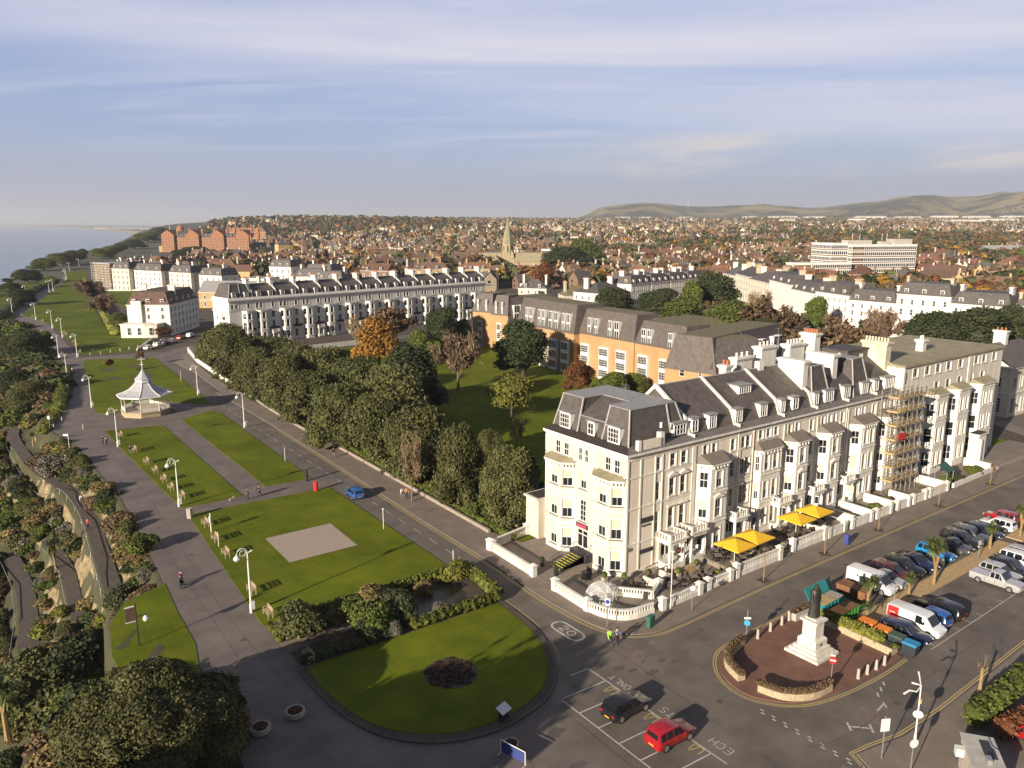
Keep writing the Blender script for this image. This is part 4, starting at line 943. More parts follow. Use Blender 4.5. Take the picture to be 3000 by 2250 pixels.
    if i == 3: chimney(R_, -.6, .55, 2.3, 6.4, 15.5, 21.3, pots=0); chimney(R_, w_-.6, w_+.55, 2.6, 6.8, 15.5, 21.4, pots=0); chimney(R_, 1.5, 5, 10.8, 12.2, 15, 22.0, pots=4, pm='white_paint')
    if i == 4: chimney(R_, .5, 4.2, 10.6, 12, 15, 21.8, pots=5, pm='white_paint'); chimney(R_, 5.2, 6.6, 9.5, 12.0, 15, 23.2, pots=6)
    if i == 5:
        m = MB(); m.box(.4, 6.0, 5.5, 10, 15, 20.6); q = m.build('roof_extension', 'slate', R_); m = MB(); m.box(.2, 6.2, 5.3, 10.2, 20.61, 20.8); m.build('extension_roof', 'roof_grey', q)
        f_, p_, b_ = win_mesh('sash', .8, 1.4); o = link('window', f_, R_, (4.2, 5.49, 18.6)); link('pane', p_, o)
    if i in (0, 1, 3):
        m = MB(); m.tube([(cx[0]+.9, -.1, .5), (cx[0]+.9, -.1, 14.2)], .06, n=5); m.build('drainpipe', 'pale_paint', R_)

# aerials and vents along the roofs
for x, y, z, h in ((5.2, 6, 19, 2.0), (23.0, 6.6, 20, 1.6), (34.8, 6.4, 21.6, 2.4), (41.5, 11, 21.9, 2.6), (49, 11, 22, 2.2)):
    r = thing('aerial', 'thin television aerial on the terrace roof', 'aerial', (x, y, z), x, 'roof aerials of the terrace'); m = MB(); m.tube([(0, 0, -.6), (0, 0, h)], .03, n=4); [m.tube([(-.5, 0, h-.15*k), (.5, 0, h-.15*k)], .018, n=4) for k in (0, 2)]; m.tube([(0, -.5, h-.1), (0, .5, h-.1)], .018, n=4); m.build('mast', 'galv', r)
# ------------------------------------------------------------------ flat-roofed white block at the far end
BK = thing('apartment_block', 'long white block with flat tan roof and tall bays at the end of the terrace', 'apartment block', (58.0, 0, 0)); W = Wall(BK); w_ = 33.6; zt = 18.25
ops = []
for x in (3.8, 7.5, 10.9, 14.4, 18.4, 24.0, 26.8, 30.6): ops.append((x-.2, 1.5, 16.35, 1.4, 'case', 's'))
for x in (10.8, 14.5, 18.4, 22.6, 26.6): ops.append((x, 1.4, 13.4, 1.45, 'case', 's'))
for x in (6.3, 13.8, 21.5, 30.5):
    for zb, h in ((1.2, 2.2), (4.6, 2.3), (8.4, 2.1)): ops.append((x, .9, zb, h, 'sash', 's'))
W.run((0, 0), (w_, 0), .0, zt, ops)
W.run((0, 4.2), (0, 0), 14.7, zt, []); W.run((w_, 0), (w_, 17), -.2, zt, []); W.w.poly((0, 17, 0), (0, 17, zt), (w_, 17, zt), (w_, 17, 0)); W.w.poly((0, 17, 14), (0, 4.2, 14), (0, 4.2, zt), (0, 17, zt))
for a, c in ((.6, 5.4), (7.2, 12.9), (14.5, 20.4), (22.3, 29.3)): bay(W, BK, a, c, 0, 1.6, .0, 13.05, [(1.3, 2.3), (4.9, 2.3), (8.6, 2.1), (11.2, 1.4)][:3]+[(11.0, 1.5)] if 0 else [(1.3, 2.4), (5.3, 2.4), (9.6, 2.1)], cant=1.1, mt='white_paint', kinds=('sash', 'plain', 'sash'), roofmat='felt_roof', brackets=False, roof_h=.7)
P = lambda s_, z, o=0: (s_, -o, z); W.tb(P, 21.0, 22.1, .2, 18.2, .12); W.tb(P, .02, .5, 13.6, 18.2, .1)
W.done('pale_paint')
m = MB(); m.box(-.25, w_+.3, -.35, 17.3, zt+.005, zt+.3); m.box(-.1, w_+.15, -.2, 17.1, zt+.301, zt+.34); m.build('roof', 'felt_roof', BK)
m = MB(); m.box(-.4, .1, -.3, 4.0, 14.5, 17.6); m.add([(-.4, 4.0, 14.5), (.1, 4.0, 14.5), (.1, 4.0, 19.5), (-.4, 4.0, 19.5), (-.4, -.3, 17.6), (.1, -.3, 17.6)], [(4, 5, 2, 3)]); m.build('party_wall', 'white_paint', BK)
chimney(BK, -.8, .6, 2.6, 6.6, 17.0, 21.9, 'yellow_chimney', 8, 'yellow_chimney'); chimney(BK, 15.6, 16.8, 5.2, 6.4, 18.5, 20.6, 'white_paint', 2, 'white_paint')
m = MB(); m.box(20.6, 23.4, -3.2, -1.65, .1, 4.9); m.box(20.4, 23.6, -3.4, -1.64, 4.9, 5.1); m.box(21.0, 21.5, -3.55, -3.205, .1, 4.2); m.build('porch', 'white_paint', BK)
m = MB(); m.box(20.5, 23.5, -3.3, -1.7, 5.102, 5.16); m.build('porch_roof', 'brown_felt', BK)

# ------------------------------------------------------------------ scaffolding round the last house
SF = thing('scaffolding', 'steel and timber scaffolding wrapped round the bay at the end of the cream terrace', 'scaffolding', (50.9, -3.4, 0)); SF.scale = (.74, 1, 1)
xs = [0, 1.9, 3.8, 5.7, 7.6, 9.6]; ys = [0, 1.3]; lv = [2.3, 4.4, 6.5, 8.6, 10.7, 12.8, 14.9]
t = MB()
for x in xs:
    for y in ys: t.tube([(x, y, .12), (x, y, 16.4+.4*((x*7) % 2))], .05, n=5)
for z in lv:
    for y in ys:
        t.tube([(-.5, y, z), (10.2, y, z)], .045, n=5); t.tube([(-.5, y, z+1.0), (10.2, y, z+1.0)], .04, n=5); t.tube([(-.4, y, z+.5), (10.0, y, z+.5)], .04, n=5)
    for x in xs: t.tube([(x, -.5, z), (x, 3.2, z)], .045, n=5)
for i in range(len(lv)-1):
    for k in (0, 2, 4): t.tube([(xs[k], -.06, lv[i]), (xs[k+1], -.06, lv[i+1])], .04, n=5)
for y in (2.6,):
    for x in (0, 9.6): t.tube([(x, y, .12), (x, y, 16)], .05, n=5)
t.build('pole_frame', 'scaffold_tube', SF)
for k, z in enumerate(lv):
    m = MB()
    for j in range(6): m.box(-.6-.1*((j*k) % 3), 10.2+.15*((j+k) % 3), -.2+.25*j, .02+.25*j, z+.055, z+.10)
    m.box(-.5, 10.0, -.26, -.215, z+.11, z+.30); m.box(-.66, -.56, -.2, 1.4, z+.11, z+.32); m.build('plank_deck', 'plank', SF)
m = MB(); m.box(.2, 3.1, -.34, -.29, 8.75, 9.75); m.build('red_sheeting', 'red_sheet', SF)
m = MB(); m.box(-.2, 1.9, -.33, -.28, 12.95, 13.5); m.build('yellow_sheeting', 'mark_yellow', SF)

# ------------------------------------------------------------------ building across the side street, right edge
RB = thing('corner_building', 'cream building with white pediment gable at the right edge beyond the side street', 'house', (117, 8, 0), radians(-2)); W = Wall(RB)
ops = [(k, 1.6, .8, 3.2, 'grid', 's') for k in (2, 4.6, 7.2, 9.8)]+[(k, 1.0, 6.2, 2.2, 'sash', 's') for k in (2, 4.6, 7.2, 9.8)]
W.run((0, 12), (0, 0), 0, 10.5, ops); W.run((0, 0), (16, 0), 0, 10.5, [(k, 1.0, 6.2, 2.2, 'sash', 's') for k in (2, 5, 8, 11)]+[(k, 1.6, .8, 3.2, 'grid', 's') for k in (2, 5, 8, 11)])
W.w.add([(0, 0, 10.5), (0, 12, 10.5), (0, 6, 14.2), (16, 0, 10.5), (16, 12, 10.5), (16, 6, 14.2)], [(0, 2, 1), (3, 4, 5)]); W.band([(0, 12), (0, 0), (16, 0)], 10.4, 10.8, .4); W.band([(0, 12), (0, 0), (16, 0)], 5.0, 5.3, .2); W.done('cream_paint')
m = MB(); m.add([(-.5, -.6, 10.75), (-.5, 12.6, 10.75), (-.5, 6, 14.75), (16.5, -.6, 10.75), (16.5, 12.6, 10.75), (16.5, 6, 14.75)], [(0, 3, 5, 2), (1, 2, 5, 4)]); m.build('roof', 'slate_warm', RB)
chimney(RB, 7, 8.2, 5, 7.5, 13, 17.2, 'white_paint', 3)
# ------------------------------------------------------------------ buildings of the middle distance
def far_window(root, w, h, x, y, z, ang, kind='sash'):
    return put_window(root, kind, w, h, x, y, z, ang, pane=True)
def hip_roof(m, x0, x1, y0, y1, z0, z1, ins):
    """truncated pyramid roof"""
    m.prism([(x0, y0), (x1, y0), (x1, y1), (x0, y1)], z0, z1, True, [(x0+ins, y0+ins), (x1-ins, y0+ins), (x1-ins, y1-ins), (x0+ins, y1-ins)])
def villa(name, label, cat, loc, rz, w, d, h, floors, cols, wm='white_paint', roof='mansard', rm='slate', rh=3.5, chim=((.2, .5), (.8, .5)), dorms=0, sidecols=(2, 2), group=None, ww=.95, kind='sash', base=0, deco='s', cm='white_paint', z=None, pots=3):
    """a rendered town house: wall with real openings on all four sides, cornice, roof, chimneys, dormers"""
    zz = ground_z(*loc[:2]) if z is None else z
    R_ = thing(name, label, cat, (loc[0], loc[1], zz), rz, group); W = Wall(R_)
    fh = (h-.6)/floors
    def col(n, L_, f=1.0):
        o = []
        for i in range(n):
            for k in range(floors): o.append((L_*(i+.5)/n, ww*f, base+.75+fh*k, fh*(.62 if k < floors-1 else .52), kind, deco))
        return o
    W.run((0, 0), (w, 0), -1, h, col(cols, w)); W.run((0, d), (0, 0), -1, h, col(sidecols[0], d)); W.run((w, 0), (w, d), -1, h, col(sidecols[1], d)); W.run((w, d), (0, d), -1, h, [])
    loop = [(0, 0), (w, 0), (w, d), (0, d)]
    W.band(loop, h-.25, h-.02, .28, True); W.band(loop, base+.75+fh-.5, base+.75+fh-.3, .07, True)
    W.done(wm)
    m = MB()
    if roof == 'mansard': hip_roof(m, -.1, w+.1, -.1, d+.1, h, h+rh, rh*.42)
    elif roof == 'hip':
        r = min(w, d)/2; m.prism([(-.3, -.3), (w+.3, -.3), (w+.3, d+.3), (-.3, d+.3)], h, h+rh, True, [(r, d/2-.05), (w-r, d/2-.05), (w-r, d/2+.05), (r, d/2+.05)] if w >= d else [(w/2-.05, r), (w/2+.05, r), (w/2+.05, d-r), (w/2-.05, d-r)])
    elif roof == 'gable':
        m.add([(-.2, -.3, h), (w+.2, -.3, h), (w+.2, d+.3, h), (-.2, d+.3, h), (-.2, d/2, h+rh), (w+.2, d/2, h+rh)], [(0, 1, 5, 4), (2, 3, 4, 5), (0, 4, 3), (1, 2, 5), (3, 2, 1, 0)])
    else:
        m.box(-.25, w+.25, -.25, d+.25, h, h+.35)
    m.build('roof', rm, R_)
    for cx, cy in chim: chimney(R_, w*cx-.45, w*cx+.45, d*cy-1.2, d*cy+1.2, h+rh*.35, h+rh+2.0, cm, pots)
    for i in range(dorms): dormer(R_, w*(i+.5)/dorms, .25, h+.35, 1.35, 1.6, 1.4, 0, 'sash')
    if dorms and sidecols[0]:
        for i in range(sidecols[0]): dormer(R_, .25, d*(i+.5)/sidecols[0], h+.35, 1.35, 1.6, 1.4, -pi/2, 'sash')
    return R_
def px_house(k, xl, yl, xr, yr, *a, **kw):
    """front wall between two measured ground points"""
    p, q = g(k, xl, yl, kw.pop('z0', 0)), g(k, xr, yr, 0); return p, atan2(q[1]-p[1], q[0]-p[0]), hypot(q[0]-p[0], q[1]-p[1])

# long white terrace with bays across the square
TA = radians(8.4); T0 = (16.5, 202.2); nT = 13; wT = 8.75
ORD = ['nearest the seafront', 'second from the seafront', 'third from the seafront', 'fourth from the seafront', 'fifth from the seafront', 'sixth from the seafront', 'seventh from the seafront', 'eighth from the seafront', 'ninth from the seafront', 'tenth from the seafront', 'eleventh from the seafront', 'twelfth from the seafront', 'last and farthest from the seafront']
for i in range(nT):
    loc = (T0[0]+cos(TA)*wT*i, T0[1]+sin(TA)*wT*i, 0)
    R_ = thing('terraced_house', ('white end house with a slate pavilion roof in the terrace across the square' if i == 0 else 'white house in the terrace across the square, '+ORD[i]), 'house', loc, TA, 'houses of the long white terrace'); W = Wall(R_); h = 14.6
    ops = [(1.2+k, .95, 11.9, 1.6, 'sash', 's') for k in (0, 1.5)]+[(6.9, 1.0, 11.9, 1.6, 'sash', 's'), (6.9, 1.05, 8.3, 2.2, 'sash', 's'), (6.9, 1.1, 4.8, 2.5, 'sash', 's'), (6.6, 1.1, 1.0, 2.6, 'sash', '')]
    if i == 0: ops = [o for o in ops if o[2] > 11]+[(6.9, 1.05, 8.3, 2.2, 'sash', 's')]
    W.run((0, 0), (wT, 0), -.5, h, ops)
    if i == 0:
        W.run((0, 12), (0, 0), -.5, h, [])
        m = MB(); pts = [(0, 10.5), (-1.3, 9), (-1.3, 3.5), (0, 2)]
        for k in range(3):
            p, q = pts[k], pts[k+1]; L_ = hypot(q[0]-p[0], q[1]-p[1]); W.run(p, q, -.5, 11.2, [(L_/2, 1.1, zb, hh, 'blind', 's') for zb, hh in ((1, 2.6), (4.8, 2.5), (8.3, 2.2))], mb=m)
        m.poly(*[(*p, 11.2) for p in pts]); m.build('bay_window', 'white_paint', R_); W.band(pts, 11.2, 11.5, .35)
    if i == nT-1: W.run((wT, 0), (wT, 12), -.5, h, [])
    MB().poly((0, 12, 0), (wT, 12, 0), (wT, 12, h), (0, 12, h)).build('rear_wall', 'white_plain', R_)
    bay(W, R_, .5 if i else 4.4, 5.0 if i else 8.4, 0, 1.4, -.3, 11.0, [(1.0, 2.6), (4.8, 2.5), (8.3, 2.1)], cant=1.1, mt='white_plain', kinds=('plain', 'sash', 'plain'), brackets=False, roof_h=.12, roofmat='lead', deco_mid='')
    pts = [(0, 12), (0, 0), (wT, 0)] if i == 0 else [(0, 0), (wT, 0)]
    W.band(pts, h, h+.5, .5); W.band(pts, h-.4, h-.001, .2); W.band(pts, 11.2, 11.4, .1); W.band(pts, h+.5, h+1.0, .15)
    W.band([(5.0, 0), (wT, 0)], 4.2, 4.4, .9); W.done('white_plain', 'white_plain')
    bl = MB(); bl.box(5.1, wT-.1, -.85, -.8, 4.42, 5.3); bl.build('balcony_rail', 'iron_black', R_)
    if i % 2: porch(R_, 5.5, 7.8, 0, 4.2, dep=1.9)
    z0 = h+.9; m = MB(); yr = 5.6
    if i == 0: m.prism([(.3, .5), (wT, .5), (wT, 11.5), (.3, 11.5)], z0-.2, z0+4.4, True, [(1.8, 2.2), (wT-1.4, 2.2), (wT-1.4, 10), (1.8, 10)])
    else: m.add([(0, .6, z0-.2), (wT, .6, z0-.2), (wT, 1.3, z0+1.9), (0, 1.3, z0+1.9), (wT, yr, z0+4.1), (0, yr, z0+4.1), (wT, 12, z0-.5), (0, 12, z0-.5)], [(0, 1, 2, 3), (3, 2, 4, 5), (5, 4, 6, 7), (0, 3, 5, 7), (1, 6, 4, 2)])
    m.build('roof', 'slate', R_)
    m = MB(); m.add([(wT-.18, .5, z0-.3), (wT+.18, .5, z0-.3), (wT+.18, 1.2, z0+2.2), (wT-.18, 1.2, z0+2.2), (wT-.18, yr, z0+4.5), (wT+.18, yr, z0+4.5), (wT-.18, yr, z0), (wT+.18, yr, z0)], [(0, 1, 2, 3), (3, 2, 5, 4), (0, 3, 4, 6), (1, 7, 5, 2), (4, 5, 7, 6)]); m.build('party_wall', 'white_paint', R_)
    chimney(R_, wT-.5, wT+.5, 3.6, 6.4, z0+2, z0+5.9, 'white_paint', 4)
    for x in (2.3, 6.6): dormer(R_, x, .55, z0-.1, 1.5, 1.8, .9, 0, 'sash')
    if i == 0:
        m = MB()
        for p, q in (((.3, .5), (1.8, 2.2)), ((wT, .5), (wT-1.4, 2.2)), ((4.5, .5), (4.7, 2.2)), ((.3, 11.5), (1.8, 10))): m.tube([(*p, z0-.2), (*q, z0+4.4)], .16, n=5)
        m.build('hip_flashing', 'lead', R_)

# villa beside the terrace
V = villa('seafront_villa', 'tall white villa with brown mansard roof and a low bay, alone beside the far lawn', 'house', (6.2, 238.4), radians(55), 27, 15, 11.2, 4, 8, rm='roof_brown', rh=4.4, chim=((.33, .15), (.36, .85)), dorms=5, sidecols=(3, 2), z=0, pots=2, wm='white_paint')
m = MB(); m.prism([(-5.2, 15.5), (-5.2, 7), (-4.2, 3.2), (-.02, 2.2), (-.02, 15.5)], 0, 4.6); m.prism([(-5.5, 15.8), (-5.5, 6.9), (-4.4, 2.9), (-.02, 1.9), (-.02, 15.8)], 4.6, 4.9); m.build('garden_wing', 'white_paint', V)
for x, y, a in ((-5.21, 12.5, -pi/2), (-5.21, 9, -pi/2), (-4.75, 5.1, -pi/2+.26)): put_window(V, 'sash', 1.2, 2.6, x-.09, y, 1.0, a)
m = MB(); m.box(-1.2, -.02, 9.5, 13, 4.9, 12.6); m.build('turret', 'white_paint', V)
# row of white villas beyond, one wrapped in scaffolding
ROW = [(19.5, 487, 25.2, 466, 15.5, 'flat', 'wall_brick', 'brown block of flats wrapped in white scaffolding at the seaward end of the far row', 5, 5),
       (25.6, 464.5, 32.6, 451.5, 13.0, 'mansard', 'cream_paint', 'yellow-cream villa beside the scaffolded flats with two gabled dormers', 4, 4),
       (35.5, 452, 46, 431, 12.2, 'mansard', 'white_paint', 'broad white villa with brown mansard, third in the far row', 4, 6),
       (50, 430, 58, 414, 11.6, 'mansard', 'wall_white', 'white villa with striped awnings, fourth in the far row', 4, 4),
       (62, 412, 70, 396, 10.5, 'mansard', 'white_paint', 'low white villa with rounded slate roof, fifth in the far row', 3, 4),
       (78, 385, 86, 372, 9.5, 'flat', 'cream_paint', 'cream flat-topped house before the end of the far row', 3, 4),
       (96, 392, 104, 379, 15.0, 'mansard', 'white_paint', 'tall white house with four chimneys behind the terrace', 4, 4),
       (112, 378, 122, 364, 12.5, 'mansard', 'white_paint', 'white house with slate mansard behind the middle of the terrace', 3, 4)]
for x0, y0, x1, y1, h, rf, wm, lb, fl, cl in ROW:
    a = atan2(y1-y0, x1-x0); w_ = hypot(x1-x0, y1-y0); R_ = villa('townhouse', lb, 'house', (x0, y0), a, w_, 13, h, fl, cl, wm=wm, roof=rf, rm='slate' if rf != 'flat' else 'lead', rh=4 if rf != 'flat' else .3, chim=((.12, .5), (.85, .4)) if rf != 'flat' else ((.8, .6),), dorms=3 if rf != 'flat' else 0, sidecols=(3, 2), z=0)
    if 'scaffolding' in lb:
        t = MB()
        for k in range(10):
            x = -.5+(w_+1)*k/9; t.box(x-.06, x+.06, -1.5, -1.38, 0, h+1)
        for z in np.arange(2, h+1, 1.5): t.box(-.7, w_+.7, -1.55, -1.35, z, z+.12)
        for z in np.arange(2, h+1, 3.): t.box(-.6, w_+.6, -1.3, -.4, z-.1, z)
        t.build('scaffold', 'white_paint', R_)
# houses between the terrace and the church, and round the square
MID = [('b5', 1180, 620, 1560, 640, 9.0, 'gable', 'roof_grey', 'wall_ochre', 'stone-built hall with a long blue-grey roof behind the villa', 2, 3),]
def mid(xa, ya, w_, d_, rz, h, rf, rm, wm, lb, fl=3, cl=4, **kw):
    return villa('townhouse', lb, 'house', (xa, ya), rz, w_, d_, h, fl, cl, roof=rf, rm=rm, wm=wm, sidecols=(2, 2), **kw)
mid(40, 330, 30, 14, radians(-40), 7.5, 'gable', 'lead', 'wall_ochre', 'stone hall with a long blue-grey roof behind the white villa', 2, 5, rh=5, chim=((.9, .5),), dorms=0)
k = 0
for (a, b_, w_, h, rf, rm, wm, dm, lb) in (
    (-97, 395, 14, 12, 'mansard', 'slate', 'wall_white', 3, 'white house with dark mansard just behind the terrace, left of the brown chimneys'),
    (-75, 370, 13, 10, 'gable', 'roof_brown', 'wall_cream', 2, 'cream house with brown gable behind the terrace'),
    (-62, 388, 18, 10, 'hip', 'slate', 'wall_white', 4, 'wide white house with hipped slate roof and a row of white windows behind the terrace'),
    (-40, 396, 16, 9, 'mansard', 'roof_grey', 'wall_white', 3, 'white house with grey attic storey behind the middle of the terrace'),
    (-22, 372, 15, 10, 'flat', 'felt_roof', 'wall_ochre', 0, 'ochre flat-roofed block behind the far half of the terrace'),
    (3, 380, 14, 9, 'hip', 'roof_grey', 'wall_white', 2, 'white house with round grey roof and tall parapet near the church'),
    (24, 360, 17, 7, 'hip', 'moss_roof', 'wall_cream', 0, 'low cream house with a mossy brown roof right of the church'),
    (46, 375, 20, 8, 'gable', 'felt_roof', 'wall_cream', 0, 'long low building with a tan roof beside the church'),
    (-118, 432, 16, 11, 'mansard', 'slate', 'wall_white', 3, 'white house with slate roof below the red hotel'),
    (-140, 470, 15, 10, 'gable', 'roof_tile', 'wall_brick', 2, 'brick house with orange gable below the red hotel'),
    (-90, 470, 18, 12, 'gable', 'roof_tile', 'wall_brick', 2, 'orange-roofed house with half-timbered gable left of the ochre flats'),
    (-58, 480, 17, 12, 'gable', 'roof_brown', 'wall_ochre', 2, 'ochre twin-gabled house left of the church'),
    (-30, 500, 16, 11, 'gable', 'roof_tile', 'wall_ochre', 2, 'ochre house with tall chimneys left of the church'),
    (65, 440, 16, 11, 'gable', 'roof_brown', 'wall_brick', 2, 'dark brick house with white bays among the trees right of the church')):
    p = cam2w(a, b_); villa('townhouse', lb, 'house', p, -HD+radians((-18, 12, 5, -8, 20)[k % 5]), w_, 11, h, 3, 4, roof=rf, rm=rm, wm=wm, dorms=dm, sidecols=(2, 2), rh=4.2 if rf not in ('flat',) else .4, chim=((.1, .5), (.9, .5)) if rf != 'flat' else (), z=0, cm=wm); k += 1

# square on the far side: white villas with balconies, then a curving white crescent
Vq = villa('townhouse', 'white three-storey villa with balconies and a white pediment behind the square', 'house', (165, 187), radians(8), 20, 14, 10.5, 3, 6, roof='hip', rm='roof_grey', rh=4, chim=((.1, .6), (.9, .6)), sidecols=(4, 3), z=0)
m = MB()
for z in (3.4, 6.8): m.box(-1.3, 21.3, -1.3, -.02, z, z+.18); m.box(-1.3, -.02, .0, 14, z, z+.18); m.box(-1.3, 21.3, -1.32, -1.26, z+.18, z+1.0)
m.build('balcony', 'white_paint', Vq)
for i in range(4):
    villa('townhouse', ['white house with two chimney stacks right of the balconied villa', 'second white house right of the balconied villa', 'third white house right of the balconied villa', 'fourth white house right of the balconied villa, partly behind dark trees'][i], 'house', (187+14.8*i, 190+2.2*i), radians(9), 14.2, 13, 13.2, 4, 5, roof='mansard', rm='slate', rh=3.6, chim=((.12, .5), (.88, .5)), dorms=3, sidecols=(2, 2), z=0, pots=4)
CR = [(300, 232), (287, 213), (270, 191), (252, 166), (233, 141), (220, 121), (212, 102), (212, 84), (213, 66), (214, 48), (216, 30), (219, 12)]
CL = ['cream house at the hidden far end of the white crescent', 'cream house with hipped grey roof, second from the far end of the crescent', 'cream house with pyramid slate roof in the far half of the crescent', 'white crescent house with a yellow chimney and pink brick dormer', 'white crescent house with tall shuttered windows below a slate roof', 'white crescent house behind a green round tree', 'white crescent house with a timber veranda', 'taller white crescent house with a flat attic storey and roof mast', 'white crescent house with a dark slate attic and iron balcony', 'scaffolded cream crescent house with an open roof frame', 'white crescent house with slate roof and two round dormers at the right edge']
for i in range(len(CR)-1):
    p, q = CR[i], CR[i+1]; a = atan2(q[1]-p[1], q[0]-p[0]); w_ = hypot(q[0]-p[0], q[1]-p[1])
    R_ = villa('townhouse', CL[i], 'house', p, a, w_-.1, 13, (12.0, 13.2, 12.4, 14, 12.4, 13.4, 12.0, 15.5, 13.6, 12.2, 13)[i], 4, 6 if w_ > 20 else 5, roof=('hip', 'hip', 'hip', 'mansard', 'mansard', 'mansard', 'mansard', 'mansard', 'mansard', 'mansard', 'mansard')[i], rm=('roof_grey', 'moss_roof' if 0 else 'roof_grey', 'slate_warm')[i % 3] if i < 3 else 'slate', rh=4, chim=((.05, .5), (.9, .4)), dorms=3 if i > 2 else 0, sidecols=(2, 2), z=0, wm='white_plain' if i > 2 else 'cream_paint', cm='wall_cream' if i % 2 else 'white_plain', pots=4)
for i, (x, y, lb) in enumerate(((262, 28, 'pale house behind the right end of the crescent'), (296, 60, 'white gabled house behind the crescent, beside the office block'), (330, 84, 'pinkish brick house with white gable right of the office block'))):
    villa('townhouse', lb, 'house', (x, y), radians(-60), 14, 11, 9, 3, 4, roof='gable', rm='roof_tile' if i else 'slate', rh=4.5, chim=((.1, .5),), sidecols=(2, 2), z=0, wm='wall_cream')

# yellow-brick flats with tall slate mansards and strings of white windows
FB = thing('brick_flats', 'yellow-brick block of flats with steep dark roofs and tall white window strips behind the garden', 'apartment block', (0, 0, 0))
def flats(p0, p1, dep, h, rh, strips, dstrips, ends=True, z=0, rm='slate_warm', ins=1.7, toph=None, flip=False):
    """one wing: front from p0 to p1 (outward right of travel)"""
    W = Wall(FB); dx, dy = p1[0]-p0[0], p1[1]-p0[1]; L_ = hypot(dx, dy); ux, uy = dx/L_, dy/L_; nx, ny = uy, -ux
    B0 = (p0[0]-nx*dep, p0[1]-ny*dep); B1 = (p1[0]-nx*dep, p1[1]-ny*dep); ang = atan2(uy, ux)
    Q_ = lambda a, o, zz: (p0[0]+ux*a+nx*o, p0[1]+uy*a+ny*o, zz)
    for s, w_ in strips:
        nf = int((h-.6)/2.75); a0, a1 = s-w_/2-.12, s+w_/2+.12; zt = .3+2.75*nf; pj = .7 if w_ > 1.6 else .12
        b_ = MB(); b_.add([Q_(a0, .002, 0), Q_(a1, .002, 0), Q_(a1, pj, 0), Q_(a0, pj, 0), Q_(a0, .002, zt), Q_(a1, .002, zt), Q_(a1, pj, zt), Q_(a0, pj, zt)], [(7, 6, 5, 4), (3, 2, 6, 7), (0, 3, 7, 4), (1, 5, 6, 2)]); b_.build('window_bay', 'frame_white', FB)
        for k in range(nf): x, y, _ = Q_(s, pj+.03, 0); put_window(FB, 'grid', w_, 1.9, x, y, .75+2.75*k, ang)
    W.run(p0, p1, 0, h, [], rec=.25); W.run(B0, p0, 0, h, [(dep*.35, 1.2, 2.5+2.8*k, 1.7, 'plain', '') for k in range(int(h/2.9))]+[(dep*.7, .7, 3+2.8*k, 1.0, 'plain', '') for k in range(int(h/2.9))]); W.run(p1, B1, 0, h, []); W.run(B1, B0, 0, h, [])
    W.w.build('wall', 'orange_brick', FB)
    T = lambda a, o, zz: (p0[0]+ux*a-nx*o, p0[1]+uy*a-ny*o, zz)
    m = MB(); m.add([T(-.15, -.25, h), T(L_+.15, -.25, h), T(L_+.15, dep+.2, h), T(-.15, dep+.2, h), T(.0 if not ins else ins*.6, ins, h+rh), T(L_-ins*.6, ins, h+rh), T(L_-ins*.6, dep-ins*1.2, h+rh), T(ins*.6, dep-ins*1.2, h+rh)], [(0, 1, 5, 4), (1, 2, 6, 5), (2, 3, 7, 6), (3, 0, 4, 7)])
    r = m.build('roof', rm, FB); m = MB(); m.poly(T(ins*.6, ins, h+rh), T(L_-ins*.6, ins, h+rh), T(L_-ins*.6, dep-ins*1.2, h+rh), T(ins*.6, dep-ins*1.2, h+rh)); m.build('roof_top', 'moss_roof', r)
    for s, w_ in dstrips:
        m = MB(); hh = rh*.68; a, b_ = s-w_/2, s+w_/2; off = ins*.72
        m.add([T(a, -.1, h+.1), T(b_, -.1, h+.1), T(b_, -.1, h+hh), T(a, -.1, h+hh), T(a, off, h+hh), T(b_, off, h+hh)], [(0, 1, 2, 3), (3, 2, 5, 4), (0, 3, 4), (1, 5, 2)])
        d = m.build('window_strip', 'frame_white', FB); n = 2 if hh > 3 else 1
        for k in range(n):
            g_ = MB(); z0_ = h+.35+k*hh/n; 
            for j in range(2): q0 = a+.12+j*(w_/2-.04); g_.poly(T(q0, -.115, z0_), T(q0+w_/2-.2, -.115, z0_), T(q0+w_/2-.2, -.115, z0_+hh/n-.5), T(q0, -.115, z0_+hh/n-.5))
            g_.build('pane', 'glass_soft', d)
    return W
flats((81.5, 156), (84.3, 148.5), 11, 11.3, 6.0, [(3, 1.4)], [(2.2, .7), (5.5, .7)])
flats((83, 147.5), (85, 141), 9, 11.0, 6.2, [(3.2, 1.5)], [(2, .7), (4.5, .7)])
flats((85, 141), (105, 140), 10, 9.0, 7.6, [(4, 4.5), (14, 4)], [(3.2, 1.9), (5.6, 1.9), (12, 1.7), (15.3, 1.7), (17.8, 1.7)])
flats((77.6, 126), (75.8, 98), 12, 10.8, 7.6, [(8, 2.6), (14, 2.6), (19, 3.6), (24.5, 3.2)], [(5, 1.0), (7.2, 1.4), (11.5, 1.2), (13.6, 1.2), (17, 1.5), (19.6, 1.5), (23, 1.1), (25.2, 1.4)])
flats((77.6, 98), (77.2, 77), 11, 11.0, 6.6, [(3, 3.0), (10.5, 3.4), (17, 3.4)], [(4, 1.2), (6.6, 1.2), (12, 1.2), (14.6, 1.6)])
flats((77.0, 76.5), (76.2, 60), 11, 11.0, 5.6, [(3.5, 3.2), (11.0, 3.2)], [(3, 1.4), (5, 1.2), (12, 1.3)])
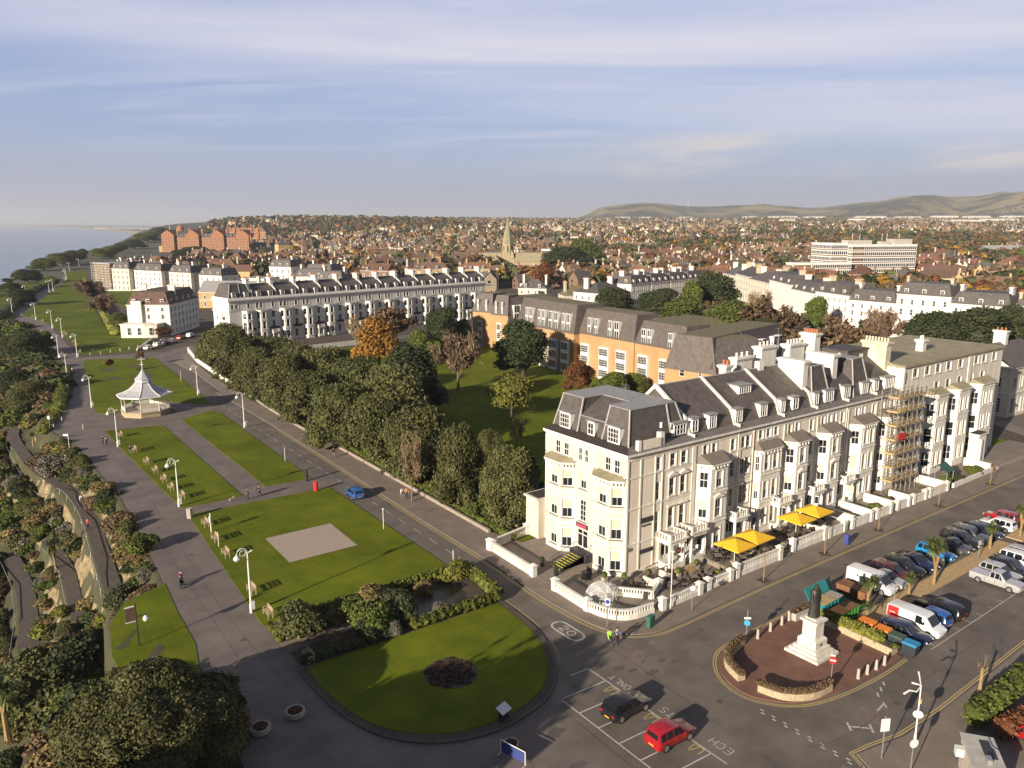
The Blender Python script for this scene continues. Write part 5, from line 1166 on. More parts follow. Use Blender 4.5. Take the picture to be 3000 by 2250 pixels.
flats((74.4, 58), (70.6, 51), 12, 11.6, 5.0, [(2.2, 1.2), (6, 1.2)], [(2.2, 1.0), (5.6, .9)], rm='slate'); flats((70.2, 50.5), (66.6, 43.9), 12, 10.6, 6.0, [(2.0, 1.2), (5.6, 1.2)], [(2.0, .8), (5.4, 1.0)], rm='slate')
flats((66.8, 43), (100, 50), 12, 9.4, 7.4, [(4.5, 4.6), (13, 1), (20, 4), (28, 4)], [(4, 1.9), (6.6, 2.0), (13.0, 1.9), (15.7, 1.8), (19.3, 1.9), (22.0, 2.2), (28, 2.0), (30.6, 2.0)])
m = MB(); m.box(82, 100, 66, 80, 11, 14.5); m.build('rear_wing', 'orange_brick', FB); m = MB(); hip_roof(m, 81.6, 100.4, 65.6, 80.4, 14.5, 16.5, 3); m.build('rear_roof', 'moss_roof', FB)
m = MB(); m.box(72.5, 73.5, 41.2, 42.4, 0, 10.8); m.box(76.4, 77.4, 42, 43.2, 0, 10.8); m.build('brick_pier', 'orange_brick', FB)

# big red-brick seafront hotel
RH = thing('brick_hotel', 'huge red-brick seafront hotel with many gabled bays and a domed pavilion, far left', 'hotel', (176, 1010, ground_z(176, 1010)), radians(-40)); RH.scale = (1, 1, .74); W = Wall(RH); Lh = 112
nb = 7; wd = Lh/nb; m = MB(); hh = 25
for i in range(nb):
    x = wd*i; pr = 3.5 if i % 2 == 0 else 0; ops = []
    for c in range(4):
        for k in range(5): ops.append((wd*(c+.5)/4, 1.5, 2+4.6*k, 2.6, 'sash', ''))
    W.run((x, -pr), (x+wd, -pr), -6, hh+(4 if pr else 0), ops)
    if pr: W.run((x, 0), (x, -pr), -6, hh+4, []); W.run((x+wd, -pr), (x+wd, 0), -6, hh+4, [])
    r = MB(); 
    if pr: r.add([(x-.3, -pr-.4, hh+4), (x+wd+.3, -pr-.4, hh+4), (x+wd/2, -pr-.4, hh+12), (x-.3, 20, hh+4), (x+wd+.3, 20, hh+4), (x+wd/2, 20, hh+12)], [(0, 1, 2), (0, 2, 5, 3), (1, 4, 5, 2)]); r.build('gable', 'red_brick', RH)
    else: r.add([(x, -.4, hh), (x+wd, -.4, hh), (x+wd, 4, hh+6), (x, 4, hh+6), (x+wd, 20, hh+6), (x, 20, hh+6)], [(0, 1, 2, 3), (3, 2, 4, 5)]); r.build('roof', 'roof_grey', RH)
    if not pr:
        for c in range(3): dormer(RH, x+wd*(c+.5)/3, .4, hh+.6, 2.2, 3.2, 2.5, 0, 'sash')
    chimney(RH, x+wd-1.2, x+wd+1.2, 7, 10, hh, hh+14, 'red_brick', 3)
W.run((0, 26), (0, -3.5), -6, hh+4, [(3+6*c, 1.6, 2+4.6*k, 2.6, 'sash', '') for c in range(5) for k in range(5)])
for k in range(5): W.band([(0, 26), (0, -3.5)], 1+4.6*k, 1.35+4.6*k, .2)
W.w.build('wall', 'red_brick', RH); W.t.build('moulding', 'wall_cream', RH)
m = MB(); m.box(-6, -.05, 0, 24, -6, 10); m.build('side_wing', 'wall_ochre', RH)
m = MB(); m.lathe([(4.2, hh+10), (4.4, hh+15), (3.4, hh+17.5), (1.6, hh+19.5), (.3, hh+21), (.12, hh+25)], 10, 22, 4); m.build('dome', 'red_brick', RH)
m = MB(); m.tube([(6, 8, hh), (6, 8, hh+20)], .35, .2, 6); m.build('mast', 'white_paint', RH)
R2 = thing('brick_hotel', 'second red-brick hotel with striped gables standing inland behind the first', 'hotel', (*cam2w(-424, 1190), 6), -HD-.1); R2.scale = (1, 1, .78); W = Wall(R2); L2 = 60
for i in range(5):
    x = L2/5*i; W.run((x, 0), (x+L2/5, 0), -12, 27, [(L2/5*(c+.5)/3, 1.7, 1+4.8*k, 2.6, 'sash', '') for c in range(3) for k in range(5)])
    r = MB(); r.add([(x, -.4, 27), (x+L2/5, -.4, 27), (x+L2/10, -.4, 36), (x, 18, 27), (x+L2/5, 18, 27), (x+L2/10, 18, 36)], [(0, 1, 2), (0, 2, 5, 3), (1, 4, 5, 2)]); r.build('gable', 'wall_brick', R2); chimney(R2, x-.9, x+.9, 5, 8, 27, 40, 'red_brick', 2)
    if i: W.band([(x-2, 0), (x+2, 0)], -12, 34, 1.6, mb=W.w)
W.run((0, 18), (0, 0), -12, 27, [])
for k in range(6): W.band([(0, 0), (L2, 0)], -.6+4.8*k, 0+4.8*k, .25)
W.w.build('wall', 'red_brick', R2); W.t.build('moulding', 'wall_cream', R2)

# church with a broach spire
cx, cy = cam2w(-3.5, 668); CH = thing('church', 'stone church with tall greenish broach spire, centre of the town', 'church', (cx, cy, 0), -HD)
m = MB(); m.box(-5, 5, -5, 5, 0, 12); oc = [(4.9*cos(pi/8+k*pi/4), 4.9*sin(pi/8+k*pi/4)) for k in range(8)]; m.prism(oc, 12, 22.5)
for sx in (-1, 1):
    for sy in (-1, 1): m.add([(sx*5, sy*5, 12), (sx*5, sy*1.9, 12), (sx*1.9, sy*5, 12), (sx*3.3, sy*3.3, 18)], [(0, 1, 3), (0, 3, 2), (1, 2, 3)])
m.box(-6.2, -5.001, -6, -4, 0, 9); m.box(5.001, 6.2, -6, -4, 0, 9); m.build('tower', 'ragstone', CH)
m = MB(); o2 = [(x*1.08, y*1.08) for x, y in oc]; m.prism(o2, 22.5, 44, True, [(x*.02, y*.02) for x, y in oc]); sp_ = m.build('spire', 'spire_stone', CH)
m = MB()
for z in (26, 31): f_ = 1-(z-22.5)/21.5; m.prism([(x*1.1*f_, y*1.1*f_) for x, y in oc], z, z+.5)
m.tube([(0, 0, 43.5), (0, 0, 46)], .12, n=5); m.box(-.6, .6, -.06, .06, 44.9, 45.1); m.build('spire_band', 'ragstone', sp_)
for k in range(8):
    a = k*pi/4; m = MB(); m.box(-.55, .55, -.12, .0, 15.5, 20.5); o = m.build('louvre', 'sign_dark', CH); o.rotation_euler = (0, 0, a+pi/2); r_ = 4.9*cos(pi/8); o.location = (r_*cos(a), r_*sin(a), 0)
m = MB(); m.box(-24, -5.1, -6, 6, 0, 8); m.box(5.1, 30, -6, 6, 0, 8); m.box(-14, -5.2, -14, -6.01, 0, 7); m.build('nave', 'ragstone', CH)
m = MB()
for x0, x1 in ((-24.5, -5.1), (5.1, 30.5)): m.add([(x0, -6.5, 8), (x1, -6.5, 8), (x1, 0, 15), (x0, 0, 15), (x1, 6.5, 8), (x0, 6.5, 8)], [(0, 1, 2, 3), (3, 2, 4, 5), (0, 3, 5), (1, 4, 2)])
m.add([(-14.3, -14.5, 7), (-5.2, -14.5, 7), (-9.7, -14.5, 13), (-14.3, -5, 7), (-5.2, -5, 7), (-9.7, -2, 13)], [(0, 1, 2), (0, 2, 5, 3), (1, 4, 5, 2)])
m.build('roof', 'felt_roof', CH)
m = MB(); m.add([(-30, 20, 0), (-8, 20, 0), (-8, 20, 17), (-30, 20, 12), (-30, 32, 0), (-8, 32, 0), (-8, 32, 17), (-30, 32, 12)], [(0, 1, 2, 3), (3, 2, 6, 7), (0, 3, 7, 4), (4, 7, 6, 5), (1, 5, 6, 2)]); m.build('hall', 'roof_grey', CH)

# concrete office slab
ox, oy = cam2w(207, 556); OB = thing('office_block', 'long white six-storey concrete office block with ribbon windows', 'office block', (ox, oy, 0), -HD+radians(12)); W = Wall(OB)
def slabs(x0, x1, y0, y1, nf, fh, z0=0, blank=0):
    m = MB(); gl = MB(); fr = MB(); pn = MB()
    m.box(x0+.3, x1-.3, y0+.3, y1-.3, z0, z0+nf*fh)
    for k in range(nf):
        z = z0+k*fh; m.box(x0, x1, y0, y1, z+fh-1.0, z+fh-.3); gl.box(x0+.2, x1-.2, y0+.2, y1-.2, z+.9, z+fh-1.001) ; pn.box(x0+.1, x1-.1, y0+.1, y1-.1, z-.29, z+.45); m.box(x0+.05, x1-.05, y0+.05, y1-.05, z+.451, z+.9)
        if blank: pn.box(x0+1.5, x0+1.5+blank, y0+.04, y0+.19, z+.91, z+fh-1.01)
        n = int((x1-x0)/1.6)
        for i in range(n+1): x = x0+.1+(x1-x0-.2)*i/n; fr.box(x-.14, x+.14, y0+.06, y0+.195, z+.905, z+fh-1.005)
        n = int((y1-y0)/1.6)
        for i in range(n+1): y = y0+.1+(y1-y0-.2)*i/n; fr.box(x0+.06, x0+.195, y-.14, y+.14, z+.905, z+fh-1.005)
    m.box(x0-.1, x1+.1, y0-.1, y1+.1, z0+nf*fh-.29, z0+nf*fh+.5)
    m.build('wall', 'white_plain', OB); gl.build('window_band', 'glass_soft', OB); fr.build('mullions', 'frame_white', OB); pn.build('spandrel', 'office_panel', OB)
slabs(34, 86, 0, 13, 6, 4.0, blank=7); slabs(21, 33.9, 5, 30, 6, 4.15); slabs(-14, 30, -6, 4.9, 3, 4.0, blank=11)
m = MB(); m.box(33, 52, 4, 12, 24.51, 27.5); m.box(70, 84, 3, 12, 24.51, 28.2); m.box(60, 66, 4, 9, 24.51, 26.5); m.build('plant_room', 'concrete', OB)
m = MB(); [m.tube([(x, 7, 27), (x, 7, 32)], .12, n=4) for x in (38, 44, 62, 66, 76)]; m.build('aerial', 'galv', OB)
wx, wy = cam2w(28, 760); WB = thing('office_block', 'small white four-storey block right of the church spire', 'office block', (wx, wy, 0), -HD-.05); OB = WB; slabs(0, 34, 0, 12, 4, 3.6); slabs(34.1, 46, 3, 12, 3, 3.6)
# ------------------------------------------------------------------ trees and shrubs
def ico(sub):
    bm = bmesh.new(); bmesh.ops.create_icosphere(bm, subdivisions=sub, radius=1); v = np.array([p.co[:] for p in bm.verts]); f = [tuple(q.index for q in p.verts) for p in bm.faces]; bm.free(); return v, f
ICO = ico(2)
def leaves(blobs, n, size, seed, core=.80, up=.25, thick=.30, long=1.0, rag=.0):
    """leaf-sized quads through the shell of a set of overlapping lobes, with lumpy cores so that the crown is not see-through everywhere"""
    r = np.random.default_rng(seed); B = np.array(blobs, float); ar = (B[:, 3]*B[:, 4]+B[:, 3]*B[:, 5]+B[:, 4]*B[:, 5]); pick = r.choice(len(B), int(n*1.6), p=ar/ar.sum())
    d = r.normal(size=(len(pick), 3)); d /= np.linalg.norm(d, axis=1)[:, None]; d[:, 2] = np.where(d[:, 2] < -.35, -d[:, 2], d[:, 2])
    rad = 1.05-thick*r.random(len(pick))**1.6+rag*r.random(len(pick))**4
    p = B[pick, :3]+d*rad[:, None]*B[pick, 3:]
    ok = np.ones(len(pick), bool)
    for k in range(len(B)):
        q = (p-B[k, :3])/B[k, 3:]; ok &= ~((np.einsum('ij,ij->i', q, q) < .60) & (pick != k))
    p, d = p[ok][:n], d[ok][:n]; m = len(p)
    nr = d*.75+r.normal(size=(m, 3))*.65; nr[:, 2] += up; nr /= np.linalg.norm(nr, axis=1)[:, None]
    t = np.cross(nr, r.normal(size=(m, 3))); t /= np.linalg.norm(t, axis=1)[:, None]+1e-9; u = np.cross(nr, t)
    s = size*(.55+.9*r.random(m))[:, None]
    V = np.stack([p-t*s*long*.5, p+u*s*.42, p+t*s*long*.5, p-u*s*.42], 1).reshape(-1, 3)
    b = MB(); b.v = [tuple(x) for x in V.tolist()]; b.f = [(4*i, 4*i+1, 4*i+2, 4*i+3) for i in range(m)]
    if core:
        for k in range(len(B)):
            v = ICO[0]*(1+.22*r.normal(size=(len(ICO[0]), 1)).clip(-1, 1))*core; b.add((v*B[k, 3:]+B[k, :3]).tolist(), ICO[1])
    return b
def lobes(seed, n, R, H, z0, r0=.42, flat=.8):
    r = random.Random(seed); o = [(0, 0, z0+H*.5, R*.72, R*.72, H*.46)]
    for i in range(n):
        a = 2*pi*(i+r.random()*.6)/n*2.4; h = r.random(); rr = R*(.78-.45*h*h)*(.6+.4*r.random()); s = R*r0*(.75+.5*r.random())
        o.append((cos(a)*rr, sin(a)*rr, z0+H*(.22+.68*h), s, s, s*flat))
    return o
def branches(b, p, d, L_, r, lev, R_, tw=None):
    """limbs that fork towards fine twigs"""
    q = tuple(p[i]+d[i]*L_ for i in range(3)); mid_ = tuple((p[i]+q[i])/2+R_.uniform(-.05, .05)*L_ for i in range(3)); b.tube([p, mid_, q], r, r*.62, 5 if lev > 1 else 3, False)
    if lev == 0: return
    for k in range(3 if lev > 1 else 4):
        e = [d[i]*.8+R_.uniform(-.75, .75) for i in range(3)]; e[2] += .25; n = sqrt(sum(x*x for x in e)); branches(b, q if k else mid_, tuple(x/n for x in e), L_*R_.uniform(.62, .85), r*.58, lev-1, R_)
def make_tree(name, blobs, n, size, lm, trunk_h, tr, seed, core=.8, bark='bark', nl=4, **kw):
    root = thing(name, 'tree', 'tree'); R_ = random.Random(seed)
    leaves(blobs, n, size, seed, core, **kw).build('crown', lm, root)
    t = MB(); t.tube([(0, 0, -.6), (.05, .03, trunk_h*.5), (0, .1, trunk_h)], tr, tr*.6, 7); tk = t.build('trunk', bark, root)
    l = MB()
    for k in range(nl):
        a = 2*pi*k/nl+R_.random(); bl = blobs[1+k % (len(blobs)-1)]; l.tube([(0, 0, trunk_h*.7), (bl[0]*.5, bl[1]*.5, trunk_h*.6+bl[2]*.35), (bl[0]*.9, bl[1]*.9, bl[2])], tr*.5, tr*.15, 5)
    l.build('limb', bark, tk); return Proto(root)
def make_bare(name, H, sp, lev, lm, seed, fol=None, nf=0, fs=.3):
    root = thing(name, 'tree', 'tree'); R_ = random.Random(seed); t = MB(); t.tube([(0, 0, -.5), (0, 0, H*.3)], .03*H, .02*H, 7); tk = t.build('trunk', lm, root)
    l = MB(); ends = []
    for k in range(6):
        a = 2*pi*k/6+R_.random(); branches(l, (0, 0, H*(.2+.03*k)), (cos(a)*sp, sin(a)*sp, .85), H*.24, .014*H, lev, R_)
    l.build('limb', lm, tk)
    r = np.random.default_rng(seed); P = np.array(l.v); P = P[P[:, 2] > H*.35]; m = MB()
    n = nf; c = P[r.integers(0, len(P), n)]+r.normal(size=(n, 3))*.03*H; d = r.normal(size=(n, 3)); d[:, 2] = abs(d[:, 2])+.3; d /= np.linalg.norm(d, axis=1)[:, None]; u = np.cross(d, r.normal(size=(n, 3))); u /= np.linalg.norm(u, axis=1)[:, None]; s = fs*(.5+r.random(n))[:, None]; w_ = .16 if fol is None else .5
    V = np.stack([c-d*s, c+u*s*w_, c+d*s, c-u*s*w_], 1).reshape(-1, 3).tolist(); m.v = [tuple(x) for x in V]; m.f = [(4*i, 4*i+1, 4*i+2, 4*i+3) for i in range(n)]; m.build('crown', fol or lm, root); return Proto(root)
OAK = [make_tree('holm_oak', lobes(s, 15, 5.2, 9.2, -.2, .44), 11500, .33, 'leaf_oak', 4.5, .34, s, core=.70, rag=.28) for s in (1, 2, 3, 4)]
DARK = [make_tree('dark_evergreen', lobes(s, 13, 5, 10.6, .6, .42), 8500, .38, 'leaf_dark', 5, .4, s, core=.74, rag=.25) for s in (11, 12)]
GREEN = [make_tree('evergreen_tree', lobes(s, 12, 4.2, 7.8, .3, .42), 7000, .36, 'leaf_green', 4, .3, s, core=.70, rag=.25) for s in (21, 22)]
GOLD = make_tree('autumn_tree', lobes(31, 12, 5, 10, 1.5, .40), 6500, .46, 'leaf_gold', 5, .3, 31, core=.55, thick=.55)
RUSS = make_tree('autumn_tree', lobes(32, 10, 4.4, 7.5, 1.0, .42), 5500, .42, 'leaf_russet', 4, .3, 32, core=.6, thick=.5)
STRAW = make_tree('autumn_tree', lobes(33, 11, 4.5, 8.2, .4, .42), 4200, .36, 'leaf_lime', 3.5, .2, 33, core=.45, thick=.6, rag=.4)
BARE = [make_bare('bare_tree', 10, .55, 3, 'twig', 41, None, 6500, .55), make_bare('bare_tree', 10, .7, 3, 'twig_pale', 42, None, 1400, .5)]
BROWN = make_bare('autumn_tree', 10, .75, 3, 'leaf_brown', 43, 'leaf_brown', 3600, .42)
for p_, w_, h_ in [(x, 11.6, 9.6) for x in OAK]+[(x, 10.6, 11.8) for x in DARK]+[(x, 9.2, 8.6) for x in GREEN]+[(GOLD, 11, 12), (RUSS, 9.6, 9), (STRAW, 9.5, 9.3), (BARE[0], 9, 11), (BARE[1], 10, 11), (BROWN, 10.5, 11)]: p_.dim = (w_, h_)
NT = 0
def tree(p, x, yb, wpx, yt, label, grp='trees of the garden square'):
    """a tree from its foot, width and top measured on the photograph"""
    global NT; NT += 1
    loc = g('D', x, yb); dp = depth(loc); zz = ground_z(*loc); w_ = wpx*dp/1700; h = (yb-yt)*dp/1700*1.04
    return p.put((*loc, zz), (x*7.3+yb) % 6.28, label, grp, (w_/p.dim[0], w_/p.dim[0], h/p.dim[1]))
# oak belt along the garden wall
BELT = [(1105, 1116, 138, 952, 'round grey-green holm oak nearest the hotel forecourt'), (990, 1098, 112, 912, 'pale-topped holm oak second from the hotel end of the belt'), (1060, 1030, 70, 930, 'holm oak behind the two at the hotel end'), (905, 1046, 150, 862, 'broad holm oak with a pale rounded top beside the bare twigs'),
 (815, 1000, 150, 845, 'holm oak over the wall opposite the crossing path'), (850, 950, 150, 790, 'tall holm oak in the back row where the belt is broadest'), (735, 968, 140, 830, 'holm oak overhanging the pavement midway along the belt'), (775, 905, 160, 768, 'bright-crowned holm oak in the back row of the belt'), (668, 925, 130, 798, 'holm oak opposite the second white road lamp'),
 (700, 872, 150, 752, 'back-row holm oak left of the tall one'), (612, 888, 120, 770, 'holm oak casting a round shadow across the road'), (640, 838, 140, 738, 'back-row holm oak opposite the bandstand'), (560, 855, 105, 748, 'holm oak at the wall opposite the bandstand'), (585, 812, 120, 728, 'back-row holm oak near the far end of the belt'), (515, 826, 95, 730, 'holm oak by the white garden walls'),
 (545, 795, 100, 722, 'low holm oak behind the white garden walls'), (500, 800, 125, 698, 'large dark holm oak ending the belt in front of the white terrace'), (460, 790, 70, 722, 'small holm oak beside the largest at the far end')]
for i, (x, y, w_, yt, lb) in enumerate(BELT): tree(OAK[i % 4], x, y, w_*1.06, yt, lb, 'holm oaks of the roadside belt')
for a in ((1130, 822, 142, 700, DARK[0], 'big dark round evergreen in front of the brick flats'), (885, 905, 150, 742, DARK[1], 'dark conical evergreen behind the oak belt'), (955, 760, 90, 668, DARK[0], 'dark evergreen before the white terrace, left of the flats'), (1000, 755, 50, 690, DARK[1], 'small dark evergreen hidden beside the flats'),
 (820, 800, 125, 690, GOLD, 'golden autumn tree before the white terrace'), (905, 765, 60, 712, GREEN[0], 'light green shrub tree under the dark evergreen'), (1250, 858, 80, 778, RUSS, 'red-brown autumn tree beside the flats'), (1105, 905, 118, 806, STRAW, 'pale yellow leafy tree standing alone on the garden grass'),
 (990, 842, 112, 706, BARE[0], 'bare reddish-brown tree with oval crown on the garden grass'), (850, 745, 110, 652, BROWN, 'bare brown tree behind the golden one'), (770, 757, 60, 672, BARE[1], 'slim pale bare tree by the white terrace'), (1320, 860, 80, 806, GREEN[1], 'dark leafy shrub at the foot of the flats'), (1370, 850, 60, 805, GREEN[0], 'small green shrub between flats and hotel roof'),
 (1118, 975, 46, 895, BARE[1], 'little grey bare bush on the shaded grass'), (890, 1085, 62, 900, BARE[1], 'pale leafless tree in front of the oaks'), (970, 1020, 40, 985, GREEN[0], 'ivy-green shrub between the oaks'),
 (1325, 690, 100, 622, DARK[1], 'flat dark pine behind the flats, left of the group'), (1420, 700, 110, 628, DARK[0], 'dark evergreen behind the flats beside the pine'), (1540, 690, 120, 590, DARK[1], 'big dome of dark evergreen behind the flats'), (1490, 700, 60, 612, GREEN[1], 'light green tree before the dark dome'), (1475, 715, 110, 640, GREEN[0], 'green tree low behind the flats roof'),
 (1600, 735, 170, 632, BROWN, 'wide bare brown tree behind the flats'), (1690, 745, 90, 655, BROWN, 'bare brown tree right of the wide one'), (1560, 740, 120, 655, GREEN[1], 'green tree behind the flats roof ridge'), (1650, 765, 90, 690, DARK[0], 'dark tree against the slate roof end'), (1640, 700, 70, 618, BARE[1], 'tall pale bare tree before the crescent'),
 (1790, 800, 200, 676, BROWN, 'broad brown autumn tree behind the chimneys'), (1760, 725, 60, 640, GREEN[0], 'round bright green tree before the crescent'), (1900, 770, 90, 660, BARE[0], 'bare grey-brown tree before the scaffolded crescent house'), (2010, 790, 150, 672, DARK[1], 'spreading dark cedar behind the flat-roofed block, left half'), (2100, 790, 160, 668, DARK[0], 'spreading dark cedar behind the flat-roofed block, middle'), (2190, 780, 130, 660, DARK[1], 'dark cedar at the right edge'), (1870, 730, 44, 690, DARK[0], 'small dark tree by the crescent garden'),
 (1170, 640, 60, 570, RUSS, 'rust autumn tree among white houses'), (1510, 640, 60, 596, GREEN[0], 'green tree right of the white villas'), (1225, 590, 120, 535, DARK[1], 'dark evergreens right of the church'), (1265, 580, 80, 520, GREEN[1], 'tall olive tree right of the church'), (1040, 595, 90, 545, BROWN, 'olive-brown tree left of the church'),
 (200, 660, 70, 600, BARE[0], 'bare brown tree in the far lawn hedge'), (230, 690, 66, 632, BARE[0], 'second bare tree in the far lawn hedge'), (262, 712, 50, 676, GREEN[1], 'dark shrub beside the villa corner'), (385, 705, 60, 650, GOLD, 'orange-green tree before the villa side wall'), (420, 560, 90, 538, DARK[0], 'low dark tree below the red hotel'), (375, 548, 36, 530, BROWN, 'brown tree on the far green'), (340, 700, 34, 668, GREEN[0], 'shrub at the villa porch'), (300, 722, 50, 694, GREEN[1], 'rounded shrub in the villa garden'), (355, 728, 44, 706, RUSS, 'brown shrub in the villa garden'),
 (2040, 742, 60, 690, BROWN, 'brown tree beside the cedars')):
    tree(a[4], *a[:4], a[5])
# red-leaved saplings with square beds on the bandstand lawn
SAP = make_tree('sapling', lobes(51, 6, .95, 1.7, 1.3, .5), 420, .34, 'leaf_russet', 2.0, .07, 51, core=.6); SAP.dim = (1.9, 3)
for i, (k_, x, y) in enumerate((('b3', 1425, 865), ('b3', 1835, 755))): SAP.put((*g(k_, x, y), .07), i, ['dark red sapling left of the bandstand finial', 'dark red sapling behind the bandstand finial'][i], 'red saplings', 1.25)
b = MB()
for x, y in ((1385, 815), (1470, 930), (1770, 770), (1890, 880)):
    p = g('b3', x, y); b.obox(p[0], p[1], .071, .11, 3.2, 3.4, .1)
struct('planting_bed', b, 'earth')
# cordyline palms
def make_palm(heads, seed, h=3.2):
    root = thing('cordyline_palm', 'palm', 'palm'); r = np.random.default_rng(seed); t = MB(); c = MB(); t.tube([(0, 0, -.2), (.05, 0, h*.55)], .17, .13, 7)
    for i, (hx, hy, hz) in enumerate(heads):
        t.tube([(.05, 0, h*.5), (hx*.6, hy*.6, hz*.8), (hx, hy, hz)], .12, .08, 6)
        for k in range(120):
            a = r.random()*2*pi; e = r.uniform(-.9, 1.45); L_ = r.uniform(.7, 1.05); d = np.array([cos(a)*cos(e), sin(a)*cos(e), sin(e)]); sd_ = np.array([-sin(a), cos(a), 0])*.045; p0 = np.array([hx, hy, hz]); p1 = p0+d*L_*.6; p2 = p0+d*L_-np.array([0, 0, .22*L_])
            n = len(c.v); c.v += [tuple(p0-sd_), tuple(p0+sd_), tuple(p1+sd_*1.2), tuple(p1-sd_*1.2), tuple(p2)]; c.f += [(n, n+1, n+2, n+3), (n+3, n+2, n+4)]
    c.build('crown', 'leaf_palm', root); t.build('trunk', 'bark_pale', root); return Proto(root)
PALM = [make_palm([(-.8, .1, 3.9), (.1, -.3, 4.1), (.9, .3, 4.0), (.2, .8, 4.2)], 1, 3.2), make_palm([(0, 0, 2.4)], 2, 2.4), make_palm([(-.3, 0, 2.5), (.5, .2, 3.0)], 3, 2.4)]
for i, (k_, x, y, pi_, s, lb) in enumerate((('b1', 1040, 935, 0, 1.12, 'tall forked cordyline palm in the middle of the gravel median'), ('b1', 720, 1090, 1, .95, 'single-headed cordyline palm behind the white van'), ('b1', 175, 1235, 2, 1.05, 'two-headed cordyline palm beside the skips'), ('b1', 160, 1445, 1, .8, 'short cordyline palm above the orange bins'), ('b1', 1770, 470, 1, 1.15, 'slim cordyline palm by the gap in the median'), ('b1', 2160, 310, 0, .9, 'forked cordyline palm at the right edge of the median'))):
    PALM[pi_].put((*g(k_, x, y, .13), .13), i*2.1, lb, 'palms of the street median', s)
PALM[2].put((*g('b4', 730, 600, -9), -9.2), .4, 'tall spindly cordyline on the rocky bank', None, (1, 1, 1.9))
PALM[1].put((*g('b2', 430, 440), -.4), 1.4, 'dark cordyline by the path head', None, .9)
PALM[2].put((*g('D', 5, 1510, -6), -10), 2, 'large spiky palm at the left edge', None, 2.0)
# seaward slope: one shrub at a time, kept off the paths
SH = {}
for nm, lm, n, s_, sd_, fl_ in (('oak', 'leaf_oak', 2600, .22, 61, .8), ('dark', 'leaf_dark', 2200, .22, 62, .8), ('green', 'leaf_green', 2200, .24, 63, .75), ('lime', 'leaf_lime', 1600, .24, 64, .7), ('straw', 'leaf_straw', 2400, .26, 65, .6), ('grey', 'leaf_grey', 2200, .2, 66, .7), ('brown', 'leaf_brown', 1900, .22, 67, .7)):
    root = thing('shrub', 'shrub', 'shrub'); leaves(lobes(sd_, 8, 1.8, 2.0, -.3, .5, fl_), n, s_, sd_, .78, rag=.2, long=1.5 if nm == 'straw' else 1).build('foliage', lm, root); t = MB(); t.tube([(0, 0, -.8), (.1, 0, .9)], .09, .05, 5); t.build('stem', 'bark', root); SH[nm] = Proto(root)
SHN = dict(oak='olive-green', dark='dark green', green='fresh green', lime='yellow-green', straw='straw-coloured', grey='grey-leaved', brown='brown')
def near_path(x, y, ex=0):
    for pl, hw in PATHS:
        for i in range(len(pl)-1):
            p, q = pl[i], pl[i+1]; dx, dy = q[0]-p[0], q[1]-p[1]; t = min(1, max(0, ((x-p[0])*dx+(y-p[1])*dy)/(dx*dx+dy*dy+1e-9)))
            if hypot(x-p[0]-dx*t, y-p[1]-dy*t) < hw+ex: return True
    return False
NSH = 0
def shrub(kind, x, y, sc, lb=None, zz=None):
    global NSH; NSH += 1
    z = ground_z(x, y) if zz is None else zz
    return SH[kind].put((x, y, z), rnd.random()*6, lb or SHN[kind]+' shrub among the mixed planting of the seaward bank', None if lb else 'shrubs of the seaward bank', sc)
R_ = random.Random(5)
kinds = ['oak']*5+['dark']*3+['green']*3+['straw']*5+['brown']*3+['lime']+['grey']*2
UG = {}
def undergrowth(kd, x, y, z, s):
    """a clump that is only one more in the mass of planting"""
    V, F = UG.setdefault(kd, (MB(), 0)); a = R_.random()*6; c, d = cos(a)*s[0], sin(a)*s[0]
    q = UL[kd]; V.add([(x+p[0]*c-p[1]*d, y+p[0]*d+p[1]*c, z+p[2]*s[2]) for p in q.v], q.f)
UL = {k: leaves(lobes(70+i, 6, 1.8, 2.0, -.3, .55, .7), 420, .42, 70+i, .78, rag=.2) for i, k in enumerate(SHN)}
for t in np.arange(-14, 150, 2.3):
    for d in (1.5, 2.0, 2.7, 4.2, 6.6, 6.6, 8.2, 9.6, 11.2, 13, 16.5, 21, 26, 32):
        tt = t+R_.uniform(-1.1, 1.1); dd = d+R_.uniform(-.5, .5)*(1 if d < 12 else 2.2); x = edge(tt)-dd; a, b_ = w2cam(x, tt)
        if b_ < 30 or a < -.72*b_-4: continue
        if near_path(x, tt, .35) or (8 < tt < 29 and dd < 7.4) or (tt < 6 and dd < 12) or (107 < tt < 127 and dd < 5): continue
        k_ = R_.choice(kinds if d < 14 else ['oak', 'oak', 'dark', 'green', 'brown', 'straw']); s = R_.uniform(.5, .95)*(1+.3*(d > 12)+.2*(t > 60)); s *= .95 if d < 2 else (.8 if d in (2.7, 6.6, 11.2) else .9)
        if d in (1.5, 9.6, 16.5, 21) and NSH < 205: shrub(k_, x, tt, (s, s, s*R_.uniform(.8, 1.0)))
        else: undergrowth(k_, x, tt, ground_z(x, tt), (s, s, s*R_.uniform(.6, .95)))
for t in np.arange(150, 470, 4.):
    for d in (4, 9, 15, 22):
        tt = t+R_.uniform(-2, 2); x = edge(tt)-d-R_.uniform(0, 4); s_ = R_.uniform(1.2, 2.3); undergrowth(R_.choice(['oak', 'dark', 'brown', 'dark', 'green']), x, tt, ground_z(x, tt), (s_, s_, s_*.75))
for t in np.arange(20, 150, 2.4):
    for x0 in (-2.6, 1.5, 6): s_ = R_.uniform(.6, 1.2)*(1 if x0 < 0 else 1.5); undergrowth(R_.choice(('oak', 'dark', 'oak', 'green')), x0+R_.uniform(-.5, 1.5), t+R_.uniform(-1, 1), 0, (s_, s_, s_*.9))
b = MB(); mi = []; ks = list(UG)
